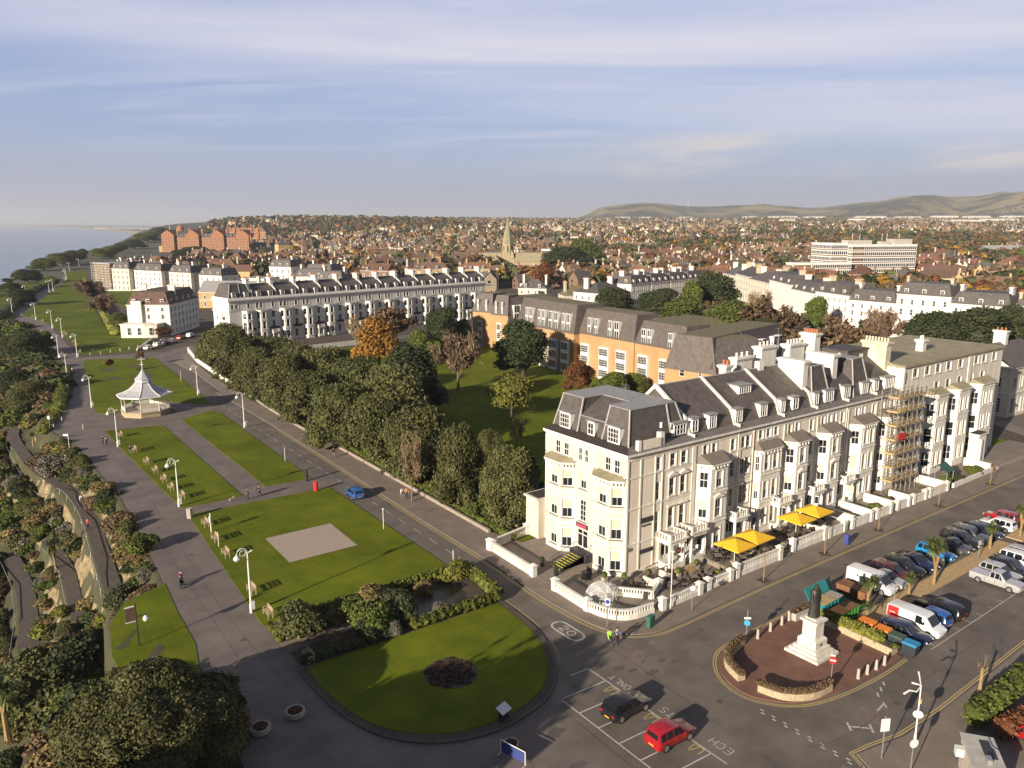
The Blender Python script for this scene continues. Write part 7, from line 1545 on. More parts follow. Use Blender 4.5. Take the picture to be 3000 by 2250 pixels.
# statue on its pedestal
ST = thing('statue', 'bronze robed figure on a tall white stone pedestal with broad steps', 'statue', (3.2, -22.0, .12), .02)
m = MB(); ph = [(1.75, .25), (1.45, .5), (1.2, .8)]
z = 0
for h_, zt in ph: m.box(-h_, h_, -h_, h_, z, zt); z = zt
m.box(-.95, .95, -.95, .95, .8, 1.5); m.prism([(-.95, -.95), (.95, -.95), (.95, .95), (-.95, .95)], 1.5, 1.7, True, [(-.75, -.75), (.75, -.75), (.75, .75), (-.75, .75)]); m.box(-.68, .68, -.68, .68, 1.7, 3.2); m.box(-.8, .8, -.8, .8, 3.2, 3.32); m.box(-.9, .9, -.9, .9, 3.32, 3.5); m.box(-.55, .55, -.55, .55, 3.5, 3.62); m.build('pedestal', 'stone_white', ST)
m = MB(); m.box(-.18, .18, -.965, -.952, 1.05, 1.25); m.build('plaque', 'bronze', ST)
# a skinned figure: one vertex per joint
def skin(name, J, E, mt, parent=None, sub=1):
    me = bpy.data.meshes.new(name); me.from_pydata([j[:3] for j in J], E, []); o = bpy.data.objects.new('tmp', me); COL.objects.link(o); o.modifiers.new('s', 'SKIN'); 
    for v, j in zip(me.skin_vertices[0].data, J): v.radius = (j[3], j[4] if len(j) > 4 else j[3])
    me.skin_vertices[0].data[0].use_root = True
    if sub: q = o.modifiers.new('u', 'SUBSURF'); q.levels = sub; q.render_levels = sub
    dg = bpy.context.evaluated_depsgraph_get(); out = bpy.data.meshes.new_from_object(o.evaluated_get(dg)); out.name = name; bpy.data.objects.remove(o); out.materials.clear(); out.materials.append(M[mt]); out.polygons.foreach_set('use_smooth', [True]*len(out.polygons))
    return link(name, out, parent)
def figure(stride, arm, lean=0.0):
    """joints of a walking adult, facing +x: name -> (x,y,z,r)"""
    s = stride; J = dict(pel=(0, 0, .95, .125), sp=(.01+lean*.3, 0, 1.18, .12), ch=(.02+lean*.6, 0, 1.38, .14), nk=(.03+lean, 0, 1.52, .055), hd=(.05+lean, 0, 1.66, .095), tp=(.04+lean, 0, 1.76, .06))
    for q, sg in (('l', 1), ('r', -1)):
        f = s*sg; J.update({q+'hip': (0, .09*sg, .90, .095), q+'kn': (.05+.18*f, .10*sg, .50, .065), q+'an': (.34*f-.04, .10*sg, .10, .045), q+'to': (.34*f+.13, .11*sg, .04, .035)})
        a = -arm*sg; J.update({q+'sh': (.02+lean*.6, .19*sg, 1.42, .065), q+'el': (.02+lean*.6+.16*a, .25*sg, 1.15, .045), q+'wr': (.10+lean*.6+.38*a, .24*sg, .92, .03), q+'ha': (.12+lean*.6+.42*a, .24*sg, .86, .032)})
        for k in range(4): J[q+'f%d' % k] = (.13+lean*.6+.45*a+.008*k, .24*sg+(.024-.016*k), .775+.012*abs(k-1.3), .009)
        J[q+'th'] = (.165+lean*.6+.42*a, .225*sg, .83, .010)
    return J
ORD_ = ['pel', 'sp', 'ch', 'nk', 'hd', 'tp']+[q+k for q in 'lr' for k in ('hip', 'kn', 'an', 'to', 'sh', 'el', 'wr', 'ha', 'f0', 'f1', 'f2', 'f3', 'th')]
ED = [('pel', 'sp'), ('sp', 'ch'), ('ch', 'nk'), ('nk', 'hd'), ('hd', 'tp')]+[e for q in 'lr' for e in (('pel', q+'hip'), (q+'hip', q+'kn'), (q+'kn', q+'an'), (q+'an', q+'to'), ('ch', q+'sh'), (q+'sh', q+'el'), (q+'el', q+'wr'), (q+'wr', q+'ha'), (q+'ha', q+'f0'), (q+'ha', q+'f1'), (q+'ha', q+'f2'), (q+'ha', q+'f3'), (q+'ha', q+'th'))]
def sub_skin(name, J, names, edges, grow, mt, parent):
    idx = {n: i for i, n in enumerate(names)}; return skin(name, [(*J[n][:3], J[n][3]+grow) for n in names], [(idx[a], idx[b_]) for a, b_ in edges if a in idx and b_ in idx], mt, parent)
POSE = {}
def person(pose, top, legs, x, y, z, rz, label, hair='hair', hood=None):
    if pose not in POSE:
        J = figure(*dict(walk=(1, 1), walk2=(-.8, -.8), stand=(.08, .1), push=(.6, 0, .12))[pose])
        if pose == 'push':
            for q, sg in (('l', 1), ('r', -1)): J[q+'el'] = (.22, .24*sg, 1.16, .045); J[q+'wr'] = (.46, .22*sg, 1.05, .03); J[q+'ha'] = (.53, .21*sg, 1.03, .032); [J.__setitem__(q+'f%d' % k, (.60, .21*sg+.024-.016*k, 1.0+.005*k, .009)) for k in range(4)]; J[q+'th'] = (.57, .18*sg, 1.03, .01)
        t = thing('person', 'p', 'person'); b_ = sub_skin('body', J, ORD_, ED, 0, 'skin', t)
        hd = J['hd']; m = MB(); m.lathe([(.012, hd[2]+.005), (.02, hd[2]-.02), (.008, hd[2]-.03)], 5, hd[0]+.10, 0); m.lathe([(.02, hd[2]-.03), (.022, hd[2]+.03)], 5, hd[0], .098); m.lathe([(.02, hd[2]-.03), (.022, hd[2]+.03)], 5, hd[0], -.098); m.build('face_features', 'skin', b_); m = MB(); [m.lathe([(.009, hd[2]+.012), (.009, hd[2]+.024)], 5, hd[0]+.092, s*.034) for s in (-1, 1)]; m.box(hd[0]+.088, hd[0]+.097, -.025, .025, hd[2]-.052, hd[2]-.044); m.build('eyes_and_mouth', 'hair', b_)
        sub_skin('jacket', J, ['pel', 'sp', 'ch', 'lsh', 'lel', 'lwr', 'rsh', 'rel', 'rwr'], ED, .022, 'cloth_black', t); sub_skin('trousers', J, ['pel', 'lhip', 'lkn', 'lan', 'rhip', 'rkn', 'ran'], ED, .015, 'cloth_navy', t)
        for q in 'lr': sub_skin('shoe', J, [q+'an', q+'to'], ED, .016, 'cloth_black', t)
        m = MB(); m.lathe([(.10, hd[2]-.02), (.112, hd[2]+.05), (.09, hd[2]+.10), (.03, hd[2]+.125)], 9, hd[0]-.015, 0); m.build('hair', 'hair', t); POSE[pose] = Proto(t)
    o = POSE[pose].put((x, y, z), rz, label, 'people on foot')
    for c in o.children:
        k = c.name.split('.')[0]
        mt = dict(jacket='cloth_'+top, trousers='cloth_'+legs, hair=hair).get(k)
        if mt:
            if c.data.users > 1: c.data = c.data.copy()
            c.data.materials[0] = M[mt]
    return o
for a in (('walk', 'hivis', 'navy', -11.35, -9.8, .012, -2.0, 'person in a bright yellow-green jacket crossing the road corner'), ('walk2', 'blue', 'black', -10.6, -10.0, .012, -2.0, 'person in a dark blue jacket beside the bright jacketed one'), ('stand', 'black', 'black', -26.4, 51.7, .02, 2.9, 'person in black with a dog on the crossing path'), ('walk', 'black', 'black', -24.6, 51.9, .02, 2.9, 'second person in black on the crossing path'),
  ('walk', 'black', 'grey', -7.7, 63.8, .12, -1.6, 'walker in dark jacket on the pavement under the oaks'), ('walk2', 'orange', 'navy', -7.5, 37.9, .12, 1.5, 'walker in an orange top by the garden wall'), ('walk', 'white', 'grey', -8.1, 38.2, .12, 1.5, 'walker in white beside the orange top'), ('push', 'purple', 'black', -41.4, 28.2, .02, -1.7, 'person in a purple coat pushing a dark buggy'),
  ('stand', 'black', 'navy', -38.6, 96.2, .02, -1.8, 'person in black at the corner by the long lawn'), ('walk', 'grey', 'navy', -38.2, 95.0, .02, -1.8, 'person in grey beside the one in black'), ('walk', 'black', 'grey', -35.8, 86.4, .02, -1.6, 'lone walker along the promenade bench line'), ('walk', 'white', 'black', -45.4, 74, ground_z(-45.4, 74)+.25, -1.7, 'person in a white top on the upper cliff path'), ('walk2', 'red', 'black', -46.2, 62.5, ground_z(-46.2, 62.5)+.25, -1.7, 'person in a red jacket on the upper cliff path'),
  ('walk', 'cyan', 'navy', *g('b3', 545, 345), .02, -1.7, 'person in pale blue on the far promenade'), ('walk', 'black', 'black', *g('b3', 810, 640), .02, 1.5, 'dark walker beside the seaward lamp'), ('walk2', 'black', 'black', *g('b3', 880, 1090), .02, 1.2, 'dark cyclist-like figure by the curved hedge'), ('stand', 'black', 'black', *g('b3', 1210, 610), .08, 0, 'tiny dark figure on the far lawn corner'), ('stand', 'black', 'navy', *g('b3', 1965, 600), .02, 0, 'person beside the parked cars under the villa'), ('walk', 'red', 'navy', 57.0, -6.6, .12, .4, 'person in red shadow near the white garden wall') if 0 else ('walk', 'black', 'black', 88.6, -7.6, .12, .2, 'dark walker at the far right pavement'), ('stand', 'white', 'navy', *g('b3', 940, 860), .02, 0, 'person in white by the curved hedge'), ('stand', 'navy', 'navy', *g('b3', 1060, 120), .02, 0, 'tiny figure far up the promenade')): person(*a)
BG = thing('buggy', 'dark pushchair in front of the person in purple', 'pushchair', (-41.55, 27.4, .02), -1.7); m = MB(); m.add([(-.3, -.22, .35), (.35, -.22, .3), (.35, .22, .3), (-.3, .22, .35), (-.4, -.22, .85), (.05, -.2, .5), (.05, .2, .5), (-.4, .22, .85)], [(0, 1, 2, 3), (0, 4, 7, 3), (0, 1, 5, 4), (3, 7, 6, 2), (1, 2, 6, 5)]); m.build('seat', 'cloth_black', BG)
for x in (-.3, .35):
    for y in (-.25, .25): m = MB(); m.tube([(x, y-.02, .13), (x, y+.02, .13)], .13, n=10); m.build('wheel', 'tyre', BG)
m = MB(); m.tube([(-.1, -.22, .4), (-.55, -.2, 1.02), (-.55, .2, 1.02), (-.1, .22, .4)], .02, n=4); m.build('handle', 'iron_black', BG)
DG = thing('dog', 'small pale dog on a lead on the crossing path', 'dog', (-28.6, 52.3, .02), .3); skin('body', [(-.28, 0, .38, .09), (0, 0, .40, .085), (.26, 0, .43, .10), (.40, 0, .55, .06), (.50, 0, .60, .065), (.62, 0, .57, .03), (.22, .08, .25, .035), (.25, .08, .02, .022), (.22, -.08, .25, .035), (.16, -.08, .02, .022), (-.28, .08, .28, .05), (-.36, .08, .15, .025), (-.30, .08, .02, .02), (-.28, -.08, .28, .05), (-.40, -.08, .15, .025), (-.36, -.08, .02, .02), (-.42, 0, .45, .02), (-.52, 0, .56, .012), (.47, .05, .69, .018), (.47, -.05, .69, .018)],
   [(0, 1), (1, 2), (2, 3), (3, 4), (4, 5), (2, 6), (6, 7), (2, 8), (8, 9), (0, 10), (10, 11), (11, 12), (0, 13), (13, 14), (14, 15), (0, 16), (16, 17), (4, 18), (4, 19)], 'timber_pale', DG)
# the statue's figure: a robe over the same joints
J = figure(.15, .1); fg = sub_skin('figure', J, ORD_, ED, .012, 'bronze', ST); fg.location = (0, 0, 3.60); fg.rotation_euler = (0, 0, -pi/2-.4); fg.scale = (1.85, 1.85, 1.9)
rb = MB(); n = 14
rows = [(.30, .02), (.27, .4), (.24, .9), (.22, 1.15), (.25, 1.38), (.10, 1.50)]
for r_, z_ in rows:
    for k in range(n): a = 2*pi*k/n; q = r_*(1+.10*cos(5*a+z_*2)); rb.v.append((q*.85*cos(a)-.04, q*1.05*sin(a), z_))
for i in range(len(rows)-1):
    for k in range(n): rb.f.append((i*n+k, i*n+(k+1) % n, (i+1)*n+(k+1) % n, (i+1)*n+k))
o = rb.build('robe', 'bronze', fg, True)
# island: curved planters, bollards, hedge box, signs
def planter(pts, w_, h, label, plants=True, mt='stone_wall'):
    r = thing('planter_wall', label, 'planter', (pts[0][0], pts[0][1], .12)); pl = [(x-pts[0][0], y-pts[0][1]) for x, y in pts]; a, c = offset_line(pl, w_/2), offset_line(pl, -w_/2); m = MB(); m.prism(a+c[::-1], 0, h); m.build('wall', mt, r); a, c = offset_line(pl, w_/2-.12), offset_line(pl, -w_/2+.12); m = MB(); m.prism(a[0:]+c[::-1], h+.002, h+.03); m.build('soil', 'earth', r)
    if plants: leaves([(x, y, h+.12, .38, .38, .2) for x, y in smooth_line(pl, 3)], 160*len(pl), .16, int(abs(pts[0][0]*9)), .7).build('plants', 'leaf_hedge' if plants == 2 else 'leaf_brown', r)
planter(smooth_line([(-6.0, -23.0), (-5.3, -25.0), (-3.4, -26.3), (-1.0, -26.5)], 3), .75, .62, 'curved stone planter with low plants at the round end of the statue island'); planter(smooth_line([(-6.1, -21.2), (-5.3, -19.2), (-3.5, -17.8), (-1.0, -17.2)], 3), .75, .62, 'curved stone planter at the road-crossing side of the statue island'); planter([(9.3, -19.2), (9.1, -26.9)], 1.1, .7, 'straight stone planter with a strappy green hedge behind the statue', 2); planter([(7.0, -17.2), (9.3, -17.3)], 1.0, .8, 'pale stone block planter beside the skips', 1, 'concrete')
leaves([(9.2+.0*k, -19.6-.55*k, 1.05, .55, .5, .35) for k in range(11)], 1500, .34, 88, .7, long=2).build('hedge', 'leaf_lime', None, label='strappy green hedge growing in the planter behind the statue', cat='hedge')
BO = thing('bollard', 'b', 'bollard'); m = MB(); m.lathe([(.17, 0), (.15, .1), (.13, .75), (.09, .92), (.03, .98)], 9); m.build('post', 'concrete', BO); BO = Proto(BO)
for i, (x, y, lb) in enumerate(((1.1, -17.5, 'stone bollard nearest the blue sign'), (3.3, -17.35, 'stone bollard second from the blue sign'), (5.3, -17.25, 'stone bollard third from the blue sign'), (6.7, -17.1, 'stone bollard by the block planter'), (2.6, -27.1, 'stone bollard nearest the no-entry sign'), (3.9, -27.2, 'stone bollard second from the no-entry sign'), (5.3, -27.25, 'stone bollard third from the no-entry sign'), (6.6, -27.3, 'stone bollard by the end of the hedge planter'))): BO.put((x, y, .12), 0, lb, 'bollards of the statue island')
def sign(name, label, x, y, h, plate=None, mt='galv', pr=.045, z=.11, parts=()):
    r = thing(name, label, 'sign', (x, y, z)); m = MB(); m.tube([(0, 0, 0), (0, 0, h)], pr, n=6); m.build('post', mt, r)
    for kind, pm, cz, sz, az, off in parts:
        c, s_ = cos(az), sin(az); m = MB()
        if kind == 'disc': m.tube([(c*off, s_*off, cz), (c*(off+.03), s_*(off+.03), cz)], sz, n=18)
        elif kind == 'bar': m.obox(c*off, s_*off, cz-sz*.22, cz+sz*.22, sz*1.5, .02, az+pi/2)
        elif kind == 'plate': m.obox(c*off, s_*off, cz-sz*1.25, cz+sz*1.25, sz*1.7, .03, az+pi/2)
        else: m.obox(c*off, s_*off, cz-sz*.5, cz+sz*.5, sz*3.2, .04, az+pi/2)
        m.build('sign_plate' if kind != 'bar' else 'white_bar', pm, r)
    return r
va = atan2(CAMY+20, CAMX-0)           # towards the open junction
sign('road_sign', 'red and white no-entry sign on a pole at the statue island', -.4, -26.3, 3.3, parts=(('disc', 'sign_red', 2.5, .32, va, .05), ('bar', 'plate_white', 2.5, .30, va, .10), ('plank', 'plate_white', 2.95, .12, va, .05))); sign('road_sign', 'pole with a pale blue direction plate at the near corner of the statue island', -.3, -17.2, 3.4, parts=(('disc', 'sign_cyan', 2.0, .30, va, .05), ('plank', 'plate_white', 2.5, .2, va+.3, .05)))
sign('road_sign', 'white and blue no-waiting plate on a pole beside the curved balustrade', -9.3, -7.2, 3.2, parts=(('plate', 'plate_white', 2.75, .32, va, .05), ('disc', 'sign_blue', 2.8, .22, va, .09))); sign('road_sign', 'small round pale sign on a grey pole by the street balustrade', .3, -9.8, 3.0, parts=(('disc', 'plate_white', 2.5, .28, va+.3, .05),)); sign('lamp_column', 'thin white lamp column in front of the balustrade gate', -1.3, -8.3, 6.6, mt='iron_white', parts=(('plank', 'iron_white', 6.5, .12, va, .15),))
sign('road_sign', 'tall rectangular white sign on a pole at the lower pavement tip', -6.0, -34.1, 3.6, parts=(('plate', 'plate_white', 2.9, .42, va+.5, .05),)); sign('road_sign', 'round white sign seen at the bottom edge', -5.8, -36.2, 2.8, parts=(('disc', 'plate_white', 2.5, .36, va+.6, .05),)); sign('post', 'grey post with small plate on the median, nearer one', 18.9, -21.5, 2.2, z=.13, parts=(('plate', 'galv', 2.0, .16, va, .05),)); sign('post', 'grey ticket post on the median beyond the tall palm', 38.1, -21.5, 2.4, z=.13, parts=(('plate', 'galv', 2.1, .22, va, .05),))
sign('post', 'slim white roadside post by the long lawn', -15.3, 66.6, 2.4, mt='iron_white'); sign('post', 'slim white roadside post by the gravel-panel lawn', -15.6, 29.4, 2.9, mt='iron_white', parts=(('plank', 'iron_white', 2.8, .08, va, .05),)); sign('post', 'slim white roadside post at the lower lawn corner', -14.9, 13.0, 2.6, mt='iron_white'); sign('post', 'slim roadside post beside the bandstand lawn', -12.0, 150, 2.6, mt='iron_white'); sign('post', 'short red pillar at the end of the crossing path', -16.9, 49.3, 1.5, mt='post_red', pr=.32, z=.02); sign('post', 'dark pillar beside the crossing path', -16.3, 54.6, 1.9, mt='sign_dark', pr=.26, z=.02)
sign('noticeboard', 'tall white pillar sign on the promenade lawn', -34.4, 41.8, 2.6, mt='iron_white', pr=.09, z=.07, parts=(('plate', 'plate_white', 1.7, .34, pi, .11),)); sign('noticeboard', 'squat white cabinet at the crossing path corner', -35.3, 48.9, 1.4, mt='concrete', pr=.42, z=.02); sign('noticeboard', 'small white-topped post by the second bench', -35.0, 36.4, 1.9, mt='iron_white', z=.07); sign('fingerpost', 'white L-shaped signpost on the promenade before the bandstand', -44.0, 96.5, 3.0, mt='iron_white', pr=.06, z=.02, parts=(('plank', 'plate_white', 2.8, .3, -2.4, .55),)); sign('road_sign', 'white oval sign by the path head', *g('b2', 650, 270), 3.2, mt='galv', z=-.2, parts=(('plate', 'plate_white', 2.8, .26, -2.2, .05),))
for i, (k_, x, y) in enumerate((('b2', 805, 150), ('b2', 700, 245), ('b2', 1080, 245), ('b2', 465, 400))): q = g(k_, x, y); BO.put((*q, .0), 0, ['pale bollard at the promenade edge by the hedge', 'pale bollard on the path head apron', 'pale bollard in the open promenade', 'pale bollard below the path head'][i], 'bollards of the promenade', .95)
FP = thing('noticeboard_post', 'dark post with a hanging notice frame and a white globe lantern', 'post', (-48.1, 16.7, .07)); m = MB(); m.tube([(0, 0, 0), (0, 0, 4.4)], .07, n=6); m.box(-.05, .95, -.03, .03, 3.0, 3.06); m.build('post', 'iron_black', FP); m = MB(); m.box(-.95, -.1, -.05, .05, 2.7, 4.1); m.build('notice_frame', 'cloth_brown', FP); m = MB(); m.lathe([(.03, 2.3), (.2, 2.4), (.28, 2.6), (.2, 2.8), (.05, 2.95)], 10, .8, 0); m.build('globe', 'lamp_clear', FP); m = MB(); m.box(-.95, -.1, -.06, .06, 4.1, 4.2); m.box(-.95, -.1, -.06, .06, 2.6, 2.7); m.build('frame_trim', 'iron_white', FP)
# right-hand street lamp with two arms and a round sign
SL = thing('street_lamp', 'tall pale two-armed lamp column with round sign at the lower right', 'street lamp', (-2.3, -34.7, .11)); SL.scale = (.8, .8, .70); m = MB(); m.lathe([(.13, 0), (.13, 1.2), (.08, 1.3), (.06, 7.3)], 8); m.build('post', 'iron_white', SL); d1 = 2.2
m = MB(); m.tube([(0, 0, 7.2), (-1.0, -.1, 7.0), (-1.5, .3, 7.15), (-2.2, .5, 6.9)], .06, .1, 6); m.build('arm', 'iron_white', SL); m = MB(); m.tube([(0, 0, 7.2), (1.0, .7, 7.6), (1.4, 1.0, 7.75)], .06, .1, 6); m.build('arm', 'iron_white', SL); m = MB(); m.tube([(-.6, .6, 7.5), (0, 0, 7.3)], .12, .06, 6); m.build('lantern', 'iron_white', SL); m = MB(); m.tube([(cos(va)*.09, sin(va)*.09, 3.8), (cos(va)*.12, sin(va)*.12, 3.8)], .46, n=20); m.build('round_sign', 'plate_white', SL); m = MB(); m.obox(.28, .05, 5.0, 5.5, .34, .2, .5); m.build('box_sign', 'mark_yellow', SL)
# boxes and bins
CB = thing('utility_cabinet', 'dark green street cabinet on the pavement corner', 'cabinet', (-5.7, -9.7, .11), .15); m = MB(); m.box(-.42, .42, -.22, .22, 0, 1.15); m.box(-.46, .46, -.26, .26, 1.151, 1.22); m.build('housing', 'green_box', CB); m = MB(); m.box(-.01, .01, -.235, -.222, .1, 1.1); m.box(.1, .16, -.25, -.222, .55, .7); m.build('door_seam', 'sign_dark', CB)
LB = thing('litter_bin', 'blue litter bin on the street pavement', 'bin', (29.5, -9.6, .11)); m = MB(); m.box(-.3, .3, -.3, .3, 0, 1.1); m.add([(-.34, -.34, 1.101), (.34, -.34, 1.101), (.34, .34, 1.101), (-.34, .34, 1.101), (-.2, -.2, 1.32), (.2, -.2, 1.32), (.2, .2, 1.32), (-.2, .2, 1.32)], [(0, 1, 5, 4), (1, 2, 6, 5), (2, 3, 7, 6), (3, 0, 4, 7), (4, 5, 6, 7)]); m.build('housing', 'bin_blue', LB); m = MB(); m.box(-.2, .2, -.315, -.302, .75, .95); m.build('slot', 'tyre', LB)
def wbin(x, y, lid, label, ln=1.3, wd=1.05):
    r = thing('wheeled_bin', label, 'bin', (x, y, .012), .05); m = MB(); m.prism([(-wd/2+.08, -ln/2+.08), (wd/2-.08, -ln/2+.08), (wd/2-.08, ln/2-.08), (-wd/2+.08, ln/2-.08)], .18, 1.15, True, [(-wd/2, -ln/2), (wd/2, -ln/2), (wd/2, ln/2), (-wd/2, ln/2)]); m.build('tub', 'bin_dark', r); m = MB(); m.add([(-wd/2-.04, -ln/2-.04, 1.16), (wd/2+.04, -ln/2-.04, 1.16), (wd/2+.04, ln/2+.04, 1.16), (-wd/2-.04, ln/2+.04, 1.16), (-wd/2+.1, -ln/2, 1.30), (wd/2, -ln/2, 1.34), (wd/2, ln/2, 1.34), (-wd/2+.1, ln/2, 1.30)], [(0, 1, 5, 4), (1, 2, 6, 5), (2, 3, 7, 6), (3, 0, 4, 7), (4, 5, 6, 7), (3, 2, 1, 0)]); m.build('lid', lid, r)
    for sx in (-1, 1):
        for sy in (-1, 1): m = MB(); m.tube([(sx*(wd/2-.15)-.03, sy*(ln/2-.2), .1), (sx*(wd/2-.15)+.03, sy*(ln/2-.2), .1)], .1, n=8); m.build('wheel', 'tyre', r)
wbin(11.0, -23.0, 'lid_orange', 'orange-lidded wheeled bin nearest the skips', 1.5, 1.1); wbin(10.9, -24.7, 'lid_orange', 'second orange-lidded wheeled bin beside the navy estate'); wbin(10.7, -26.2, 'lid_green', 'grey-green-lidded wheeled bin at the end of the planter'); wbin(10.4, -27.7, 'lid_blue', 'blue-lidded wheeled bin at the roadside corner')
def skip(x, y, rz, mt, label, ln, wd, h, fills):
    r = thing('skip', label, 'skip', (x, y, .012), rz); m = MB(); a, c = ln/2, wd/2; o = [(-a, -c), (a, -c), (a, c), (-a, c)]; i_ = [(px*.96, py*.92) for px, py in o]; lo = [(px*.8, py) for px, py in o]
    for k in range(4): j = (k+1) % 4; m.poly((*lo[k], .05), (*lo[j], .05), (*o[j], h), (*o[k], h)); m.poly((*o[k], h), (*o[j], h), (*i_[j], h), (*i_[k], h)); m.poly((*i_[k], h), (*i_[j], h), (*i_[j], h*.4), (*i_[k], h*.4))
    m.poly(*[(*p, .05) for p in lo[::-1]]); m.poly(*[(*p, h*.4) for p in i_])
    for k in range(5): px = -a*.7+a*1.4*k/4; m.box(px-.04, px+.04, -c-.05, -c-.003, .2, h)
    m.build('tub', mt, r)
    for x0, x1, fm, z in fills: m = MB(); m.box(a*x0*.95, a*x1*.95, -c*.9, c*.9, h*.5, z); m.build('contents', fm, r)
    return r
skip(11.9, -20.0, .05, 'skip_green', 'bright green skip holding orange and brown sheets', 3.6, 1.6, 1.15, ((-1, .0, 'skip_orange', 1.2), (.02, 1, 'skip_brown', 1.17))); r = skip(12.1, -17.9, .05, 'skip_teal', 'teal skip with yellow boards and rubble and its lid thrown up', 4.0, 1.7, 1.3, ((-1, .2, 'plank', 1.32), (.22, 1, 'rubble', 1.28)))
m = MB(); m.add([(-2, .9, 1.3), (2, .9, 1.3), (2, 1.5, 2.3), (-2, 1.5, 2.3), (-2, .95, 1.25), (2, .95, 1.25), (2, 1.58, 2.28), (-2, 1.58, 2.28)], [(0, 1, 2, 3), (7, 6, 5, 4), (0, 3, 7, 4), (1, 5, 6, 2), (3, 2, 6, 7)]); m.build('open_lid', 'skip_teal', r)
skip(17.2, -17.9, S_+.05, 'skip_brown', 'rust-brown skip between the teal one and the white van', 3.4, 1.6, 1.2, ((-1, 1, 'skip_brown', 1.15),)); BD_ = thing('board_stack', 'dark green board leaning behind the teal skip', 'board', (14.6, -16.6, .012), .3); m = MB(); m.add([(-1.5, 0, 0), (1.5, 0, 0), (1.5, .5, 1.9), (-1.5, .5, 1.9), (-1.5, .06, 0), (1.5, .06, 0), (1.5, .56, 1.9), (-1.5, .56, 1.9)], [(0, 1, 2, 3), (7, 6, 5, 4), (0, 3, 7, 4), (1, 5, 6, 2), (3, 2, 6, 7)]); m.build('sheet', 'sign_green', BD_)
# round flower tubs, information lectern, banner barrier
TB = thing('flower_tub', 't', 'planter'); m = MB(); m.lathe([(.62, 0), (.78, .12), (.80, .55), (.70, .56), (.68, .46)], 18); m.build('tub', 'concrete', TB); leaves([(0, 0, .5, .55, .55, .14), (.25, .1, .52, .3, .3, .14), (-.2, -.2, .52, .3, .3, .14)], 260, .16, 91, .8).build('plants', 'flowers', TB); TB = Proto(TB); TB.put((-40.0, -2.7, .012), 0, 'round stone flower tub nearer the D-shaped lawn', 'flower tubs'); TB.put((-43.0, -3.1, .012), 1, 'round stone flower tub beside the corner evergreen', 'flower tubs')
IB = thing('information_lectern', 'tilted white information panel on a dark plinth at the D-shaped lawn', 'sign', (-26.4, -13.3, .17), .3); m = MB(); m.box(-.5, .5, -.15, .15, 0, .75); m.build('plinth', 'sign_dark', IB); m = MB(); m.add([(-.6, -.4, .8), (.6, -.4, .8), (.6, .35, 1.15), (-.6, .35, 1.15), (-.6, -.4, .76), (.6, -.4, .76), (.6, .35, 1.11), (-.6, .35, 1.11)], [(0, 1, 2, 3), (7, 6, 5, 4), (0, 4, 5, 1), (1, 5, 6, 2), (2, 6, 7, 3), (3, 7, 4, 0)]); m.build('panel', 'plate_white', IB)
m = MB(); m.box(-25.4, -25.1, -13.0, -12.8, .17, .9)
BR = thing('banner_barrier', 'white metal barrier with a dark blue banner at the bottom edge', 'barrier', (-28.6, -17.6, .012), radians(-75)); m = MB(); [m.tube(p, .04, n=5) for p in ([(-1.2, 0, .1), (-1.2, 0, 1.15)], [(1.2, 0, .1), (1.2, 0, 1.15)], [(-1.2, 0, 1.15), (1.2, 0, 1.15)], [(-1.2, -.4, .02), (-1.2, .4, .02)], [(1.2, -.4, .02), (1.2, .4, .02)])]; m.build('frame', 'iron_white', BR); m = MB(); m.box(-1.12, 1.12, -.02, .02, .2, 1.05); m.build('banner', 'banner_blue', BR)
TB.put((-27.9, -16.4, .012), 2, 'flower tub standing behind the banner barrier', 'flower tubs', .8)
# hut at the lower right corner
q0, q1 = g('a7', 1205, 1120, 2.6), g('a7', 1690, 1205, 2.6); a = atan2(q1[1]-q0[1], q1[0]-q0[0]); w_ = hypot(q1[0]-q0[0], q1[1]-q0[1]); HU = thing('kiosk', 'pale flat-roofed hut at the bottom right corner', 'hut', (q0[0], q0[1], .11), a); m = MB(); m.box(0, w_, -4.5, 0, 0, 2.5); m.build('wall', 'shed_wall', HU); m = MB(); m.box(-.12, w_+.12, -4.6, .12, 2.5, 2.62); rf = m.build('roof', 'shed_roof', HU); m = MB(); m.box(w_*.5, w_*.9, -2.6, -.5, 2.625, 2.66); m.build('roof_light', 'sign_dark', rf); m = MB(); m.tube([(w_*.85, -.2, 2.7), (w_*.85, -1.2, 2.7), (w_+.05, -1.6, 2.7)], .05, n=5); m.box(w_*.45, w_*.62, -3.4, -2.8, 2.622, 3.0); m.build('roof_fitting', 'galv', rf); m = MB(); m.box(-.55, -.01, -1.2, -.6, 1.4, 2.0); m.build('wall_box', 'iron_white', HU)
